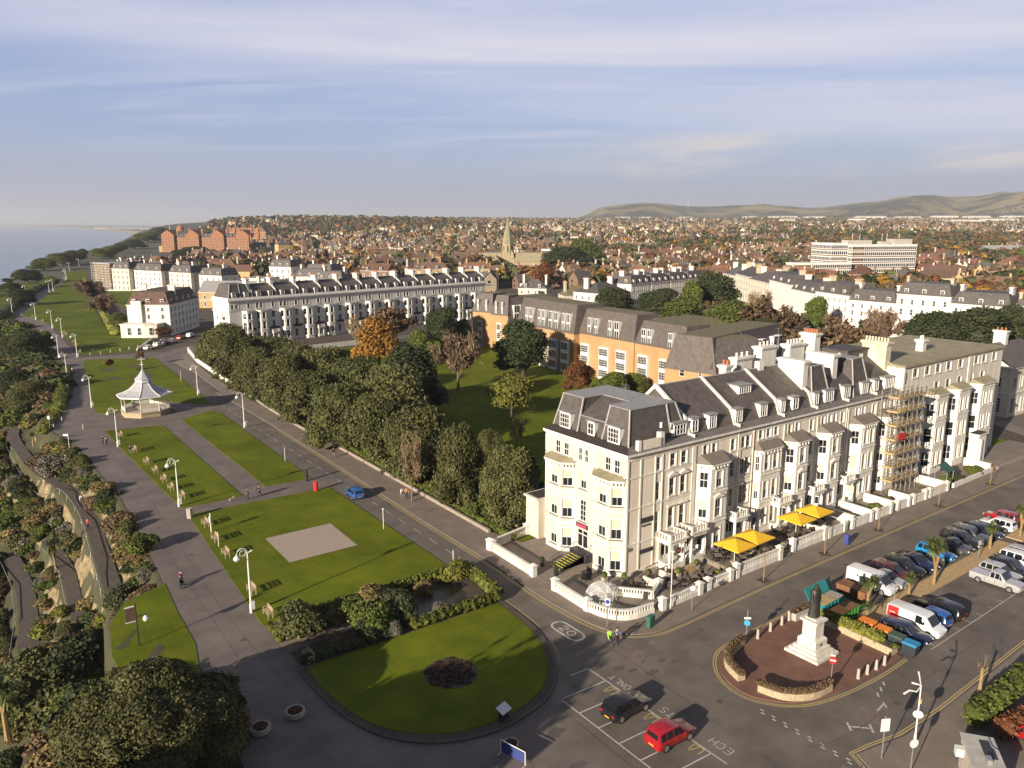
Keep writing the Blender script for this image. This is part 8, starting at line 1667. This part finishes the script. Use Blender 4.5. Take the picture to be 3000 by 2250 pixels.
# ------------------------------------------------------------------ balustraded boundary walls and gardens
def bwall(pts, label, h=1.15, bal=True, piers=True, z=.11, mt='white_paint'):
    r = thing('balustrade_wall' if bal else 'garden_wall', label, 'wall', (pts[0][0], pts[0][1], z)); pl = [(x-pts[0][0], y-pts[0][1]) for x, y in pts]; lo = MB(); ra = MB(); bu = MB(); n = len(pl)
    for i in range(n-1):
        lo.seg(pl[i], pl[i+1], .34, 0, h*.45 if bal else h-.09); ra.seg(pl[i], pl[i+1], .38, h-.09, h)
        if bal: balusters(bu, pl[i], pl[i+1], h*.45, h-.09, .3)
    lo.build('base', mt, r); ra.build('coping', mt, r)
    if bal: bu.build('balusters', mt, r)
    if piers:
        for p in (pl[0], pl[-1]): m = MB(); m.obox(p[0], p[1], 0, h+.12, .62, .62); m.obox(p[0], p[1], h+.121, h+.22, .8, .8); m.prism([(p[0]+sx*.3, p[1]+sy*.3) for sx, sy in ((-1, -1), (1, -1), (1, 1), (-1, 1))], h+.221, h+.42, True, [(p[0]+sx*.08, p[1]+sy*.08) for sx, sy in ((-1, -1), (1, -1), (1, 1), (-1, 1))]); m.build('pier', mt, r)
    return r
bwall([(-7.9, 15.2), (-8.2, 6.4)], 'white balustrade wall along the seafront pavement beside the hotel yard'); bwall([(-8.4, 2.2), (-8.6, -3.4)], 'white balustrade wall before the clear dome'); bwall(smooth_line([(-8.6, -3.4), (-8.0, -5.8), (-6.4, -7.4), (-3.3, -7.8)], 4), 'curved white balustrade at the street corner', piers=False); bwall([(-2.1, -7.9), (3.8, -7.8)], 'white balustrade right of the corner gate'); bwall([(5.4, -7.6), (9.2, -7.6)], 'short white balustrade before the first yellow parasol'); bwall([(10.4, -7.5), (18.6, -7.4)], 'long white balustrade before the first pair of yellow parasols', 1.5); bwall([(21.8, -7.0), (28.5, -7.0)], 'white balustrade before the second pair of yellow parasols', 1.5)
bwall([(-8.0, 15.6), (-1.2, 16.9)], 'balustrade closing the hotel yard at the garden side'); bwall([(-4.2, -2.2), (-1.2, -5.6), (1.0, -4.4)], 'inner white balustrade around the corner terrace', 1.0)
for i, (x0, x1) in enumerate(((29.4, 33.0), (34.8, 39.4), (40.8, 44.4), (46.2, 49.2), (50.6, 54.0), (55.2, 60.5))): bwall([(x0, -7.0), (x1, -7.0)], ['white front garden wall between tall piers, first after the parasols', 'white front garden wall, second after the parasols', 'white front garden wall, third after the parasols', 'white front wall left of the scaffold garden', 'white front wall before the scaffolding', 'white front wall by the dark green awning'][i], 1.2, False)
for i, (x, y1) in enumerate(((28.9, -2), (36.2, -2.2), (40.2, -2.2), (46.0, -2.2), (50.3, -3.6), (60.8, -2), (76, -2.4))): bwall([(x, -6.6), (x, y1)], ['white dividing wall behind the second pair of parasols', 'white dividing wall between the third and fourth houses', 'white dividing wall beside the fourth porch', 'white dividing wall beside the fifth bay', 'white dividing wall left of the scaffolding', 'white dividing wall beside the green awning', 'long white dividing wall before the flat-roofed block'][i], 1.3, False, False, .125)
bwall([(62.5, -7.0), (76, -6.8)], 'low white wall with shrubs before the flat-roofed block', .7, False, False); bwall([(78, -6.8), (96, -6.6)], 'low kerb-like wall along the last lawn', .45, False, False, mt='kerb_stone')
bwall([(-5.0, 20), (-4.6, 66), (-4.9, 86), (-4.4, 108), (-3.6, 122)], 'long low pale wall between pavement and oak belt', .45, False, False, mt='kerb_stone'); bwall([(-4.2, 124), (-2.6, 152), (-1.2, 176), (1.5, 196)], 'white garden wall with piers at the far end of the pavement', 1.2, False); bwall([(22, 176.5), (60, 180)], 'white retaining wall along the front of the white terrace', 1.6, False); bwall([(17, 461), (38, 449)], 'low white wall before the far row of villas', .8, False, False); bwall([(-11, 209), (-2, 231)], 'low pale wall round the villa garden', .7, False, False)
for i, (x, y, s, kd) in enumerate(((63.5, -5.4, .6, 'green'), (66, -5.6, .7, 'dark'), (72, -5.6, .7, 'green'), (57, -5.2, .4, 'brown'), (44, -5, .45, 'green'), (47.6, -4.6, .5, 'oak'))): shrub(kd, x, y, s, ['leafy shrub beside the green awning', 'dark sprawling shrub behind the low white wall', 'green shrub near the long dividing wall', 'reddish shrub at the scaffold foot', 'small green shrub in the fourth front garden', 'olive shrub in the fifth front garden'][i], .12)
AW = thing('awning', 'dark green canopy over the entrance beside the scaffolding', 'awning', (61.6, -5.0, .12), .1); m = MB(); m.add([(0, -1.4, 2.3), (2.8, -1.4, 2.3), (2.8, 0, 3.3), (0, 0, 3.3), (2.8, 1.4, 2.3), (0, 1.4, 2.3)], [(0, 1, 2, 3), (3, 2, 4, 5)]); m.build('canvas', 'awning', AW); m = MB(); [m.tube([(x, y, 0), (x, y, 2.3)], .05, n=5) for x in (.1, 2.7) for y in (-1.3, 1.3)]; m.build('frame', 'galv', AW)
# saplings in pavement pits
for i, (x, y) in enumerate(((12.3, -9.85), (24.5, -9.7), (37.1, -9.5), (52.8, -9.6), (69, -9.6), (7.9, -34.9))):
    r = thing('young_tree', ['bare young street tree before the first parasols', 'bare young street tree before the second parasols', 'bare young street tree before the white front gardens', 'bare young street tree before the scaffolding', 'bare young street tree before the flat-roofed block', 'pollarded stump tree on the lower right pavement'][i], 'tree', (x, y, .11), i, 'young street trees'); NT += 1; q = random.Random(i); m = MB(); m.tube([(0, 0, 0), (.02, .03, 2.0), (.0, .05, 3.0)], .06 if i < 5 else .16, .03 if i < 5 else .1, 6); tk = m.build('trunk', 'bark_pale', r); m = MB(); [branches(m, (0, .03, 2.0+.2*k), (cos(k*1.9)*.5, sin(k*1.9)*.5, .8), .8, .02, 1, q) for k in range(5)]; m.build('limb', 'bark_pale', tk); m = MB(); m.box(-.6, .6, -.6, .6, .004, .02); m.build('tree_pit', 'earth' if i < 5 else 'lawn', r)
# parasols, tables and chairs
PS = thing('parasol', 'p', 'parasol'); m = MB(); m.tube([(0, 0, 0), (0, 0, 2.95)], .04, n=6); m.build('pole', 'iron_white', PS); m = MB(); c4 = [(-1.75, -1.75), (1.75, -1.75), (1.75, 1.75), (-1.75, 1.75)]; m.add([(*p, 2.25) for p in c4]+[(0, 0, 2.95)]+[(*p, 2.12) for p in c4], [(0, 1, 4), (1, 2, 4), (2, 3, 4), (3, 0, 4), (0, 5, 6, 1), (1, 6, 7, 2), (2, 7, 8, 3), (3, 8, 5, 0)]); m.build('canopy', 'yellow_canvas', PS); m = MB(); m.box(-.3, .3, -.3, .3, 0, .12); m.build('base', 'concrete', PS); PS = Proto(PS)
for x, y, lb in ((12.4, -5.6, 'square yellow parasol at the left of the first pair'), (16.2, -5.4, 'square yellow parasol at the right of the first pair'), (25.6, -4.8, 'square yellow parasol at the left of the second pair'), (29.8, -4.6, 'square yellow parasol at the right of the second pair')): PS.put((x, y, .75), .03, lb, 'yellow parasols of the terrace')
for i, (a, c, d, e, lb) in enumerate(((10.6, 18.4, -7.1, -2.2, 'raised paved dining terrace before the hotel'), (22.0, 28.4, -6.7, -2.2, 'raised paved dining terrace before the second house'))): b = MB(); b.box(a, c, d, e, .126, .75); struct('dining_terrace', b, 'paving_slab')
b = MB()
for i in range(4): b.box(19.0, 21.4, -7.3+.4*i, -6.9+.4*i, .127, .28+.15*i)
struct('garden_steps', b, 'paving_slab')
CHR = thing('chair', 'c', 'chair'); m = MB(); m.box(-.23, .23, -.23, .23, .42, .47); m.build('seat', 'wicker', CHR); m = MB(); m.box(-.23, .23, .2, .25, .48, .88); m.build('backrest', 'wicker', CHR)
for sx in (-1, 1):
    for sy in (-1, 1): m = MB(); m.box(sx*.2-.02, sx*.2+.02, sy*.2-.02, sy*.2+.02, 0, .42); m.build('leg', 'iron_black', CHR)
CHR = Proto(CHR); TBL = thing('table', 't', 'table'); m = MB(); m.box(-.45, .45, -.45, .45, .71, .75); m.build('tabletop', 'table_top', TBL); m = MB(); m.tube([(0, 0, 0), (0, 0, .71)], .05, n=6); m.lathe([(.3, 0), (.28, .04)], 10); m.build('leg', 'iron_black', TBL); TBL = Proto(TBL)
q = random.Random(2)
for x, y, z in ((11.2, -4.2, .75), (13.2, -6.2, .75), (12.0, -3.0, .75), (15.0, -4.4, .75), (17.2, -6.3, .75), (17.3, -4.0, .75), (23.4, -5.6, .75), (24.0, -3.4, .75), (26.5, -5.8, .75), (27.2, -3.6, .75), (30.8, -5.2, .126), (32.0, -4.2, .126), (-.2, -2.4, .126), (2.6, -5.2, .126), (5.6, -5.4, .126), (7.6, -5.8, .126), (14.4, -2.9, .75)):
    TBL.put((x, y, z), q.random(), 'dark outdoor dining table on the terrace', 'dining tables of the terrace')
    for k in range(4): a = k*pi/2+q.uniform(-.2, .2); CHR.put((x+.75*cos(a), y+.75*sin(a), z), a-pi/2, 'dark wicker chair drawn up to a terrace table', 'dining chairs of the terrace')
for i, (x, y) in enumerate(((-1.0, -1.0), (1.9, -2.0), (5.0, -3.6), (8.4, -3.4), (10.0, -6.8), (-2.6, .5), (8.3, -6.6))):
    r = thing('plant_pot', 'small clipped shrub in a pale pot on the hotel terrace', 'plant pot', (x, y, .126), 0, 'potted shrubs of the hotel terrace'); m = MB(); m.prism([(-.22, -.22), (.22, -.22), (.22, .22), (-.22, .22)], 0, .5, True, [(-.28, -.28), (.28, -.28), (.28, .28), (-.28, .28)]); m.build('pot', 'concrete', r); leaves([(0, 0, .85, .34, .34, .36), (.1, .1, 1.0, .2, .2, .2)], 160, .14, i, .85).build('plant', 'leaf_green', r)
BNB = [thing('planter_box', lb, 'planter', (x, y, .126), rz) for x, y, rz, lb in ((6.4, -3.4, .0, 'long tan planter box along the hotel terrace'), (2.0, -3.2, .1, 'cream low enclosure wall with a dark pergola frame'))]
m = MB(); m.box(-1.6, 1.6, -.25, .25, 0, .8); m.build('box', 'shingle', BNB[0]); m = MB(); m.box(-1.4, 1.4, -.9, -.75, 0, 1.0); m.box(-1.4, -1.25, -.749, .9, 0, 1.0); m.box(1.25, 1.4, -.749, .9, 0, 1.0); m.build('box', 'cream_paint', BNB[1]); m = MB(); [m.box(x, x+.08, y, y+.08, 0, 1.9) for x in (-1.1, 1.0) for y in (-.6, .7)]; m.box(-1.1, 1.08, -.6, -.52, 1.9, 1.98); m.box(-1.1, 1.08, .7, .78, 1.9, 1.98); m.build('pergola', 'cloth_brown', BNB[1])
# clear dome
IG = thing('dining_dome', 'clear plastic geodesic dome behind the curved balustrade', 'dome', (-5.7, -2.3, .126)); v, f = ico(2); b = MB(); b.v = [(x*1.75, y*1.75, max(0, z)*2.0) for x, y, z in v]; b.f = [t for t in f if min(b.v[i][2] for i in t) > -.01 and max(b.v[i][2] for i in t) > .01]; b.build('skin', 'igloo', IG); m = MB(); done = set()
for t in b.f:
    for i in range(3):
        e = tuple(sorted((t[i], t[(i+1) % 3])))
        if e not in done: done.add(e); m.tube([b.v[e[0]], b.v[e[1]]], .022, n=4, cap=False)
m.build('frame', 'iron_white', IG)
CG = thing('chair_stack', 'stack of dark chairs beside the hotel steps', 'chairs', (-4.0, 2.0, .126)); m = MB()
for k in range(5): m.box(-.5+.1*(k % 2), .5, -.4, .4, .25+.2*k, .3+.2*k); m.box(.4, .46, -.4, .4, .3+.2*k, .7+.2*k); [m.box(x, x+.04, y, y+.04, 0, .25+.2*k) for x in (-.45+.02*k, .4-.02*k) for y in (-.38+.02*k, .34-.02*k)]
m.build('frames', 'iron_black', CG)
for i, (x, y) in enumerate(((-6.0, 5.0), (-5.8, 7.8))): r = thing('bay_tree_pot', ['dark round tub at the near foot of the hotel steps', 'dark tub at the far foot of the hotel steps'][i], 'plant pot', (x, y, .126), 0, 'tubs at the hotel steps'); m = MB(); m.lathe([(.22, 0), (.3, .5), (.27, .52)], 10); m.build('tub', 'iron_black', r); leaves([(0, 0, .85, .3, .3, .4), (0, .1, 1.0, .2, .2, .2)], 140, .13, i+3, .85).build('plant', 'leaf_dark', r)
# white posts along the far lawn road
for i in range(9): t = i/8; sign('post', 'short white post along the far road edge', -24.5+t*24, 207.5+t*5+t*t*12, 1.0, mt='iron_white', pr=.09, z=.02)['group'] = 'white posts along the far road'
# ------------------------------------------------------------------ the town
OCC = [(o.location[0], o.location[1]) for o in COL.objects if o.parent is None and o.get('category') in ('house', 'hotel', 'church', 'office block', 'apartment block', 'tree')]
def house_geo(w, d, h, rh, hip, gable2):
    wl = MB(); wl.box(-w/2, w/2, -d/2, d/2, -4, h); rf = MB()
    if hip: rf.prism([(-w/2-.4, -d/2-.4), (w/2+.4, -d/2-.4), (w/2+.4, d/2+.4), (-w/2-.4, d/2+.4)], h, h+rh, True, [(-w/2+d/2, -.1), (w/2-d/2, -.1), (w/2-d/2, .1), (-w/2+d/2, .1)])
    else:
        rf.add([(-w/2-.3, -d/2-.4, h-.1), (w/2+.3, -d/2-.4, h-.1), (w/2+.3, 0, h+rh), (-w/2-.3, 0, h+rh), (w/2+.3, d/2+.4, h-.1), (-w/2-.3, d/2+.4, h-.1)], [(0, 1, 2, 3), (3, 2, 4, 5)]); wl.add([(-w/2, -d/2, h), (-w/2, d/2, h), (-w/2, 0, h+rh-.2), (w/2, -d/2, h), (w/2, d/2, h), (w/2, 0, h+rh-.2)], [(0, 2, 1), (3, 4, 5)])
    if gable2:
        wl.add([(-w/4-2, -d/2-1.5, -4), (-w/4+2, -d/2-1.5, -4), (-w/4+2, -d/2-1.5, h), (-w/4-2, -d/2-1.5, h), (-w/4, -d/2-1.5, h+rh*.75), (-w/4-2, -d/2, -4), (-w/4+2, -d/2, -4), (-w/4+2, -d/2, h), (-w/4-2, -d/2, h)], [(0, 1, 2, 3), (3, 2, 4), (5, 0, 3, 8), (1, 6, 7, 2)])
        rf.add([(-w/4-2.3, -d/2-1.8, h-.2), (-w/4, -d/2-1.8, h+rh*.78), (-w/4+2.3, -d/2-1.8, h-.2), (-w/4-2.3, 0, h-.2), (-w/4, 0, h+rh*.78), (-w/4+2.3, 0, h-.2)], [(0, 1, 4, 3), (1, 2, 5, 4)])
    ch = MB(); ch.box(w/2-1.2, w/2-.2, -.5, .5, h, h+rh+1.6)
    if not hip: ch.box(-w/2+.2, -w/2+1.2, -.5, .5, h, h+rh+1.6)
    wn = MB()
    n = max(2, int(w/3.2))
    for k in range(n):
        for z in (1.0, 4.0):
            x = -w/2+w*(k+.5)/n
            for s in (-1, 1): wn.poly((x-.6*s, s*(d/2+.03), z), (x+.6*s, s*(d/2+.03), z), (x+.6*s, s*(d/2+.03), z+1.5), (x-.6*s, s*(d/2+.03), z+1.5)) if not (gable2 and s < 0) else wn.poly((x-.6, -d/2-1.53, z), (x+.6, -d/2-1.53, z), (x+.6, -d/2-1.53, z+1.5), (x-.6, -d/2-1.53, z+1.5)) if abs(x+w/4) < 1.5 else None
            for s in (-1, 1): wn.poly((s*(w/2+.03), -1.6*s-.5, z), (s*(w/2+.03), 1.6*s*0-.5, z), (s*(w/2+.03), -.5, z+1.5), (s*(w/2+.03), -1.6*s-.5, z+1.5))
    return wl, rf, ch, wn
HT_ = []
for i, (w_, d_, h, rh, hip, g2) in enumerate(((11, 9, 6.2, 4.6, 0, 1), (14, 9, 6.5, 4.4, 0, 1), (10, 10, 6, 4, 1, 0), (22, 9.5, 6.4, 4.4, 0, 1), (12, 8, 5, 3.8, 0, 0), (16, 12, 9, 4.5, 1, 0))): HT_.append((house_geo(w_, d_, h, rh, hip, g2), max(w_, d_)))
ROOFS = ['roof_tile', 'roof_tile', 'roof_tile', 'roof_brown', 'roof_brown', 'roof_grey']; WALLS = ['wall_cream', 'wall_brick', 'wall_brick', 'wall_white', 'wall_ochre']
RN = dict(roof_tile='orange-tiled', roof_brown='brown-roofed', roof_grey='grey-roofed'); WN = dict(wall_cream='cream', wall_brick='brick', wall_white='white', wall_ochre='ochre')
PR = {}
def town_house(i, rm, wm):
    k = (i, rm, wm)
    if k not in PR:
        (wl, rf, ch, wn), _ = HT_[i]; r = thing('town_house', '%s %s house in the distant town' % (RN[rm], WN[wm]), 'house', group='%s %s houses of the town' % (RN[rm], WN[wm]))
        w_ = wl.build('wall', wm, r); rr = rf.build('roof', rm, r); ch.build('chimney', wm, rr); wn.build('window_rows', 'glass_soft', w_); PR[k] = Proto(r)
    return PR[k]
R_ = random.Random(12); cand = []
GRID = {}
def free(x, y, r, reg=True):
    for i in range(-1, 2):
        for j in range(-1, 2):
            for (px, py, pr) in GRID.get((int(x//40)+i, int(y//40)+j), ()):
                if hypot(px-x, py-y) < pr+r: return False
    if reg: GRID.setdefault((int(x//40), int(y//40)), []).append((x, y, r))
    return True
for x, y in OCC: GRID.setdefault((int(x//40), int(y//40)), []).append((x, y, 11))
for p, q, n in [(CR[i], CR[i+1], 6) for i in range(len(CR)-1)]:
    for k in range(n): t = k/n; GRID.setdefault((int((p[0]+(q[0]-p[0])*t)//40), int((p[1]+(q[1]-p[1])*t)//40)), []).append((p[0]+(q[0]-p[0])*t+8, p[1]+(q[1]-p[1])*t+4, 13))
def inside_town(x, y):
    a, b_ = w2cam(x, y)
    if x-edge(y) < (70 if b_ < 1400 else 120): return False
    if b_ < 1400 and x < 160+(y-800)*.33 and y > 700: return False        # the seafront greens
    if y < 8 and x < 240: return False
    if x < 262+max(0, (60-y))*.3 and y < 236 and b_ < 470: return False
    if -60 < a < 60 and 600 < b_ < 700: return False
    if a < -30 and b_ < 545: return False
    if 60 < b_ < 480 and a < 60: return False
    if 195 < a < 300 and 500 < b_ < 570: return False
    if -430 < a < -210 and 850 < b_ < 1010: return False
    return True
for b_ in range(100000):
    dist = 440*(4700/440)**R_.random(); a = R_.uniform(-.70, .72)*dist
    x, y = cam2w(a, dist)
    if not inside_town(x, y): continue
    d_ = 1 if dist < 1500 else (.72 if dist < 2600 else .45)
    if vn(x*.0035, y*.0035) > .22 and dist > 620: continue
    if a < -150 and dist > 1400 and R_.random() < .85: continue
    if dist > 1500 and R_.random() < .35: continue            # leave wooded gaps
    sp = 11.5 if dist < 1300 else (14 if dist < 2500 else 20)
    if free(x, y, sp): cand.append((dist, x, y))
    if len(cand) > 2900: break
cand.sort()
stuff = MB(); smi = []; SM = ['wall_cream', 'wall_brick', 'wall_white', 'wall_ochre', 'roof_tile', 'roof_brown', 'roof_grey', 'glass_soft']
for n, (dist, x, y) in enumerate(cand):
    i = R_.choice((0, 0, 1, 1, 2, 3, 3, 4, 5) if dist < 1500 else (0, 1, 2, 4, 4)); rm = R_.choice(ROOFS if dist < 900 or R_.random() < .7 else ['roof_grey', 'roof_brown']); wm = R_.choice(WALLS); rz = floor(R_.random()*4)*pi/2+.9+.7*sin(x*.004)+.5*cos(y*.005)+R_.uniform(-.08, .08); z = ground_z(x, y)
    if n < 290: town_house(i, rm, wm).put((x, y, z), rz)
    else:
        c, s = cos(rz), sin(rz); (wl, rf, ch, wn), _ = HT_[i]
        for mb, mt in ((wl, wm), (rf, rm), (ch, wm)):
            stuff.add([(x+p[0]*c-p[1]*s, y+p[0]*s+p[1]*c, z+p[2]) for p in mb.v], mb.f); smi += [SM.index(mt)]*len(mb.f)
o = stuff.build('far_town_houses', None, None, label='mass of tiny far houses stretching to the hills', cat='houses', kind='stuff')
for k in SM: o.data.materials.append(M[k])
o.data.polygons.foreach_set('material_index', smi)
# town trees: the nearest ones singly, the rest as one wood
tp = []
LO = []
for i, lm in enumerate(('leaf_oak', 'leaf_dark', 'leaf_gold', 'leaf_russet', 'leaf_brown', 'leaf_green')):
    r = thing('town_tree', ['olive tree', 'dark tree', 'golden autumn tree', 'rust-coloured autumn tree', 'brown leafless tree', 'green tree'][i]+' among the town houses', 'tree', group=['olive', 'dark', 'golden', 'rusty', 'brown', 'green'][i]+' trees of the town')
    leaves(lobes(90+i, 8, 4.4, 8, .6, .45), 420, 1.25, 90+i, .78).build('crown', lm, r); t = MB(); t.tube([(0, 0, -3), (0, 0, 4)], .35, .2, 5); t.build('trunk', 'bark', r); LO.append(Proto(r))
tc_ = []
for b_ in range(60000):
    dist = 330*(5200/330)**R_.random(); a = R_.uniform(-.70, .73)*dist; x, y = cam2w(a, dist)
    if not inside_town(x, y) and not (dist > 420 and -60 < a < 60 and 690 < dist): continue
    if free(x, y, 2.6 if dist < 1500 else 5): tc_.append((dist, x, y))
    if len(tc_) > 9500: break
tc_.sort(); NI = 300-NT-6
wood = MB(); wmi = []; WMT = ['leaf_oak', 'leaf_dark', 'leaf_gold', 'leaf_russet', 'leaf_brown', 'leaf_green']
rr = np.random.default_rng(4); VV = []; FF = []; nv = 0
for n, (dist, x, y) in enumerate(tc_):
    i = int(R_.choice((0, 0, 0, 0, 1, 1, 1, 4, 4, 4, 4, 4, 4, 3, 5) if n % 9 else (2, 3))); z = ground_z(x, y); s = R_.uniform(.75, 1.5)
    if n < NI: LO[i].put((x, y, z), R_.random()*6, scale=(s, s, s*R_.uniform(.8, 1.15))); continue
    m = 46 if dist < 1100 else (26 if dist < 2000 else 12); sz = (1.7 if dist < 1100 else (2.4 if dist < 2000 else 4.2))*s; R0 = 4.6*s
    d = rr.normal(size=(m, 3)); d /= np.linalg.norm(d, axis=1)[:, None]; d[:, 2] = abs(d[:, 2])*1.2-.2; c = np.array((x, y, z+3.6*s))+d*R0*(.6+.4*rr.random((m, 1)))*np.array((1, 1, 1.05))
    nr = d+rr.normal(size=(m, 3))*.45; nr /= np.linalg.norm(nr, axis=1)[:, None]; t = np.cross(nr, rr.normal(size=(m, 3))); t /= np.linalg.norm(t, axis=1)[:, None]; u = np.cross(nr, t); k = sz*(.6+.7*rr.random((m, 1)))
    VV.append(np.stack([c-t*k, c+u*k*.8, c+t*k, c-u*k*.8], 1).reshape(-1, 3)); FF += [(nv+4*j, nv+4*j+1, nv+4*j+2, nv+4*j+3) for j in range(m)]; nv += 4*m; wmi += [i]*m
wood.v = np.concatenate(VV).tolist(); wood.f = FF; o = wood.build('far_woods', None, None, label='autumn trees filling the far town between its houses', cat='woods', kind='stuff')
for k in WMT: o.data.materials.append(M[k])
o.data.polygons.foreach_set('material_index', wmi)
# long white sheds at the foot of the downs, far seafront houses, masts
for i, (x, y, w_, dp, h) in enumerate(((1345, 462, 30, 4700, 9), (1395, 462, 22, 4750, 9), (1690, 468, 60, 4500, 10), (1760, 465, 40, 4700, 10), (1880, 466, 60, 4600, 11), (1960, 464, 50, 4700, 9), (2040, 466, 50, 4500, 12), (2110, 464, 50, 4400, 11), (2150, 476, 90, 3300, 9), (2190, 466, 50, 4300, 12), (2080, 482, 60, 3000, 8), (1850, 478, 36, 3300, 8), (1620, 466, 30, 4600, 9), (1480, 466, 26, 4700, 8), (1700, 482, 22, 3000, 9))):
    p = atd('D', x, y, dp); z = ground_z(p[0], p[1]); W_ = w_*dp/1700; r = thing('warehouse', 'long white shed at the foot of the downs', 'warehouse', (p[0], p[1], z), -HD+.15*sin(i), 'white sheds below the downs'); m = MB(); m.box(-W_/2, W_/2, -25, 25, -12, h+6); m.build('wall', 'wall_white', r); m = MB(); m.add([(-W_/2-1, -26, h+6), (W_/2+1, -26, h+6), (W_/2+1, 0, h+10), (-W_/2-1, 0, h+10), (W_/2+1, 26, h+6), (-W_/2-1, 26, h+6)], [(0, 1, 2, 3), (3, 2, 4, 5)]); m.build('roof', 'concrete', r)
for i in range(22):
    x = 205+i*6.2+R_.uniform(-2, 2); y = 493.2-.02*(i-11)+R_.uniform(-.8, .8)+max(0, (i-12))*.22; p = g('D', x, y+.6, SEA+2); dp = depth(p); s = 5.5*dp/1700
    r = thing('seaside_house', 'tiny white building on the far bay shore', 'house', (*p, SEA), -HD, 'white buildings on the far shore'); m = MB(); m.box(-s*.5, s*.5, -8, 8, 0, s*.42); m.build('wall', 'wall_white', r); m = MB(); m.prism([(-s*.5, -9), (s*.5, -9), (s*.5, 9), (-s*.5, 9)], s*.42, s*.6, True, [(-s*.4, -1), (s*.4, -1), (s*.4, 1), (-s*.4, 1)]); m.build('roof', 'roof_grey', r)
p = atd('D', 1487, 440, 6400); r = thing('radio_mast', 'thin radio mast standing on the left part of the downs', 'mast', (p[0], p[1], ground_z(p[0], p[1]))); m = MB()
for k in range(3): a = k*2.1; m.tube([(5*cos(a), 5*sin(a), -3), (.8*cos(a), .8*sin(a), 62)], 1.2, .8, 5)
m.build('lattice', 'galv', r)
p = atd('D', 2150, 540, 900); villa('townhouse', 'low cream hall with a large grey-blue roof among trees at the right', 'hall', (p[0]-20, p[1]), -HD, 44, 16, 7, 2, 8, roof='gable', rm='lead', rh=6, chim=(), sidecols=(2, 2), wm='wall_cream')

# thin sea haze: one closed box of even air round everything below the sky
m = bpy.data.materials.new('haze'); m.use_nodes = True; N, L = m.node_tree.nodes, m.node_tree.links
N.remove(N['Principled BSDF']); v = N.new('ShaderNodeVolumePrincipled'); v.inputs['Color'].default_value = (.80, .84, .92, 1); v.inputs['Density'].default_value = .000082; v.inputs['Anisotropy'].default_value = .1
L.new(v.outputs[0], N['Material Output'].inputs['Volume']); M['haze'] = m
hz = MB(); hz.box(-41000, 21000, -2100, 61000, -47.2, 345); hz.build('haze', 'haze', None, label='thin bluish sea haze over the distant town and downs', cat='haze', kind='stuff')
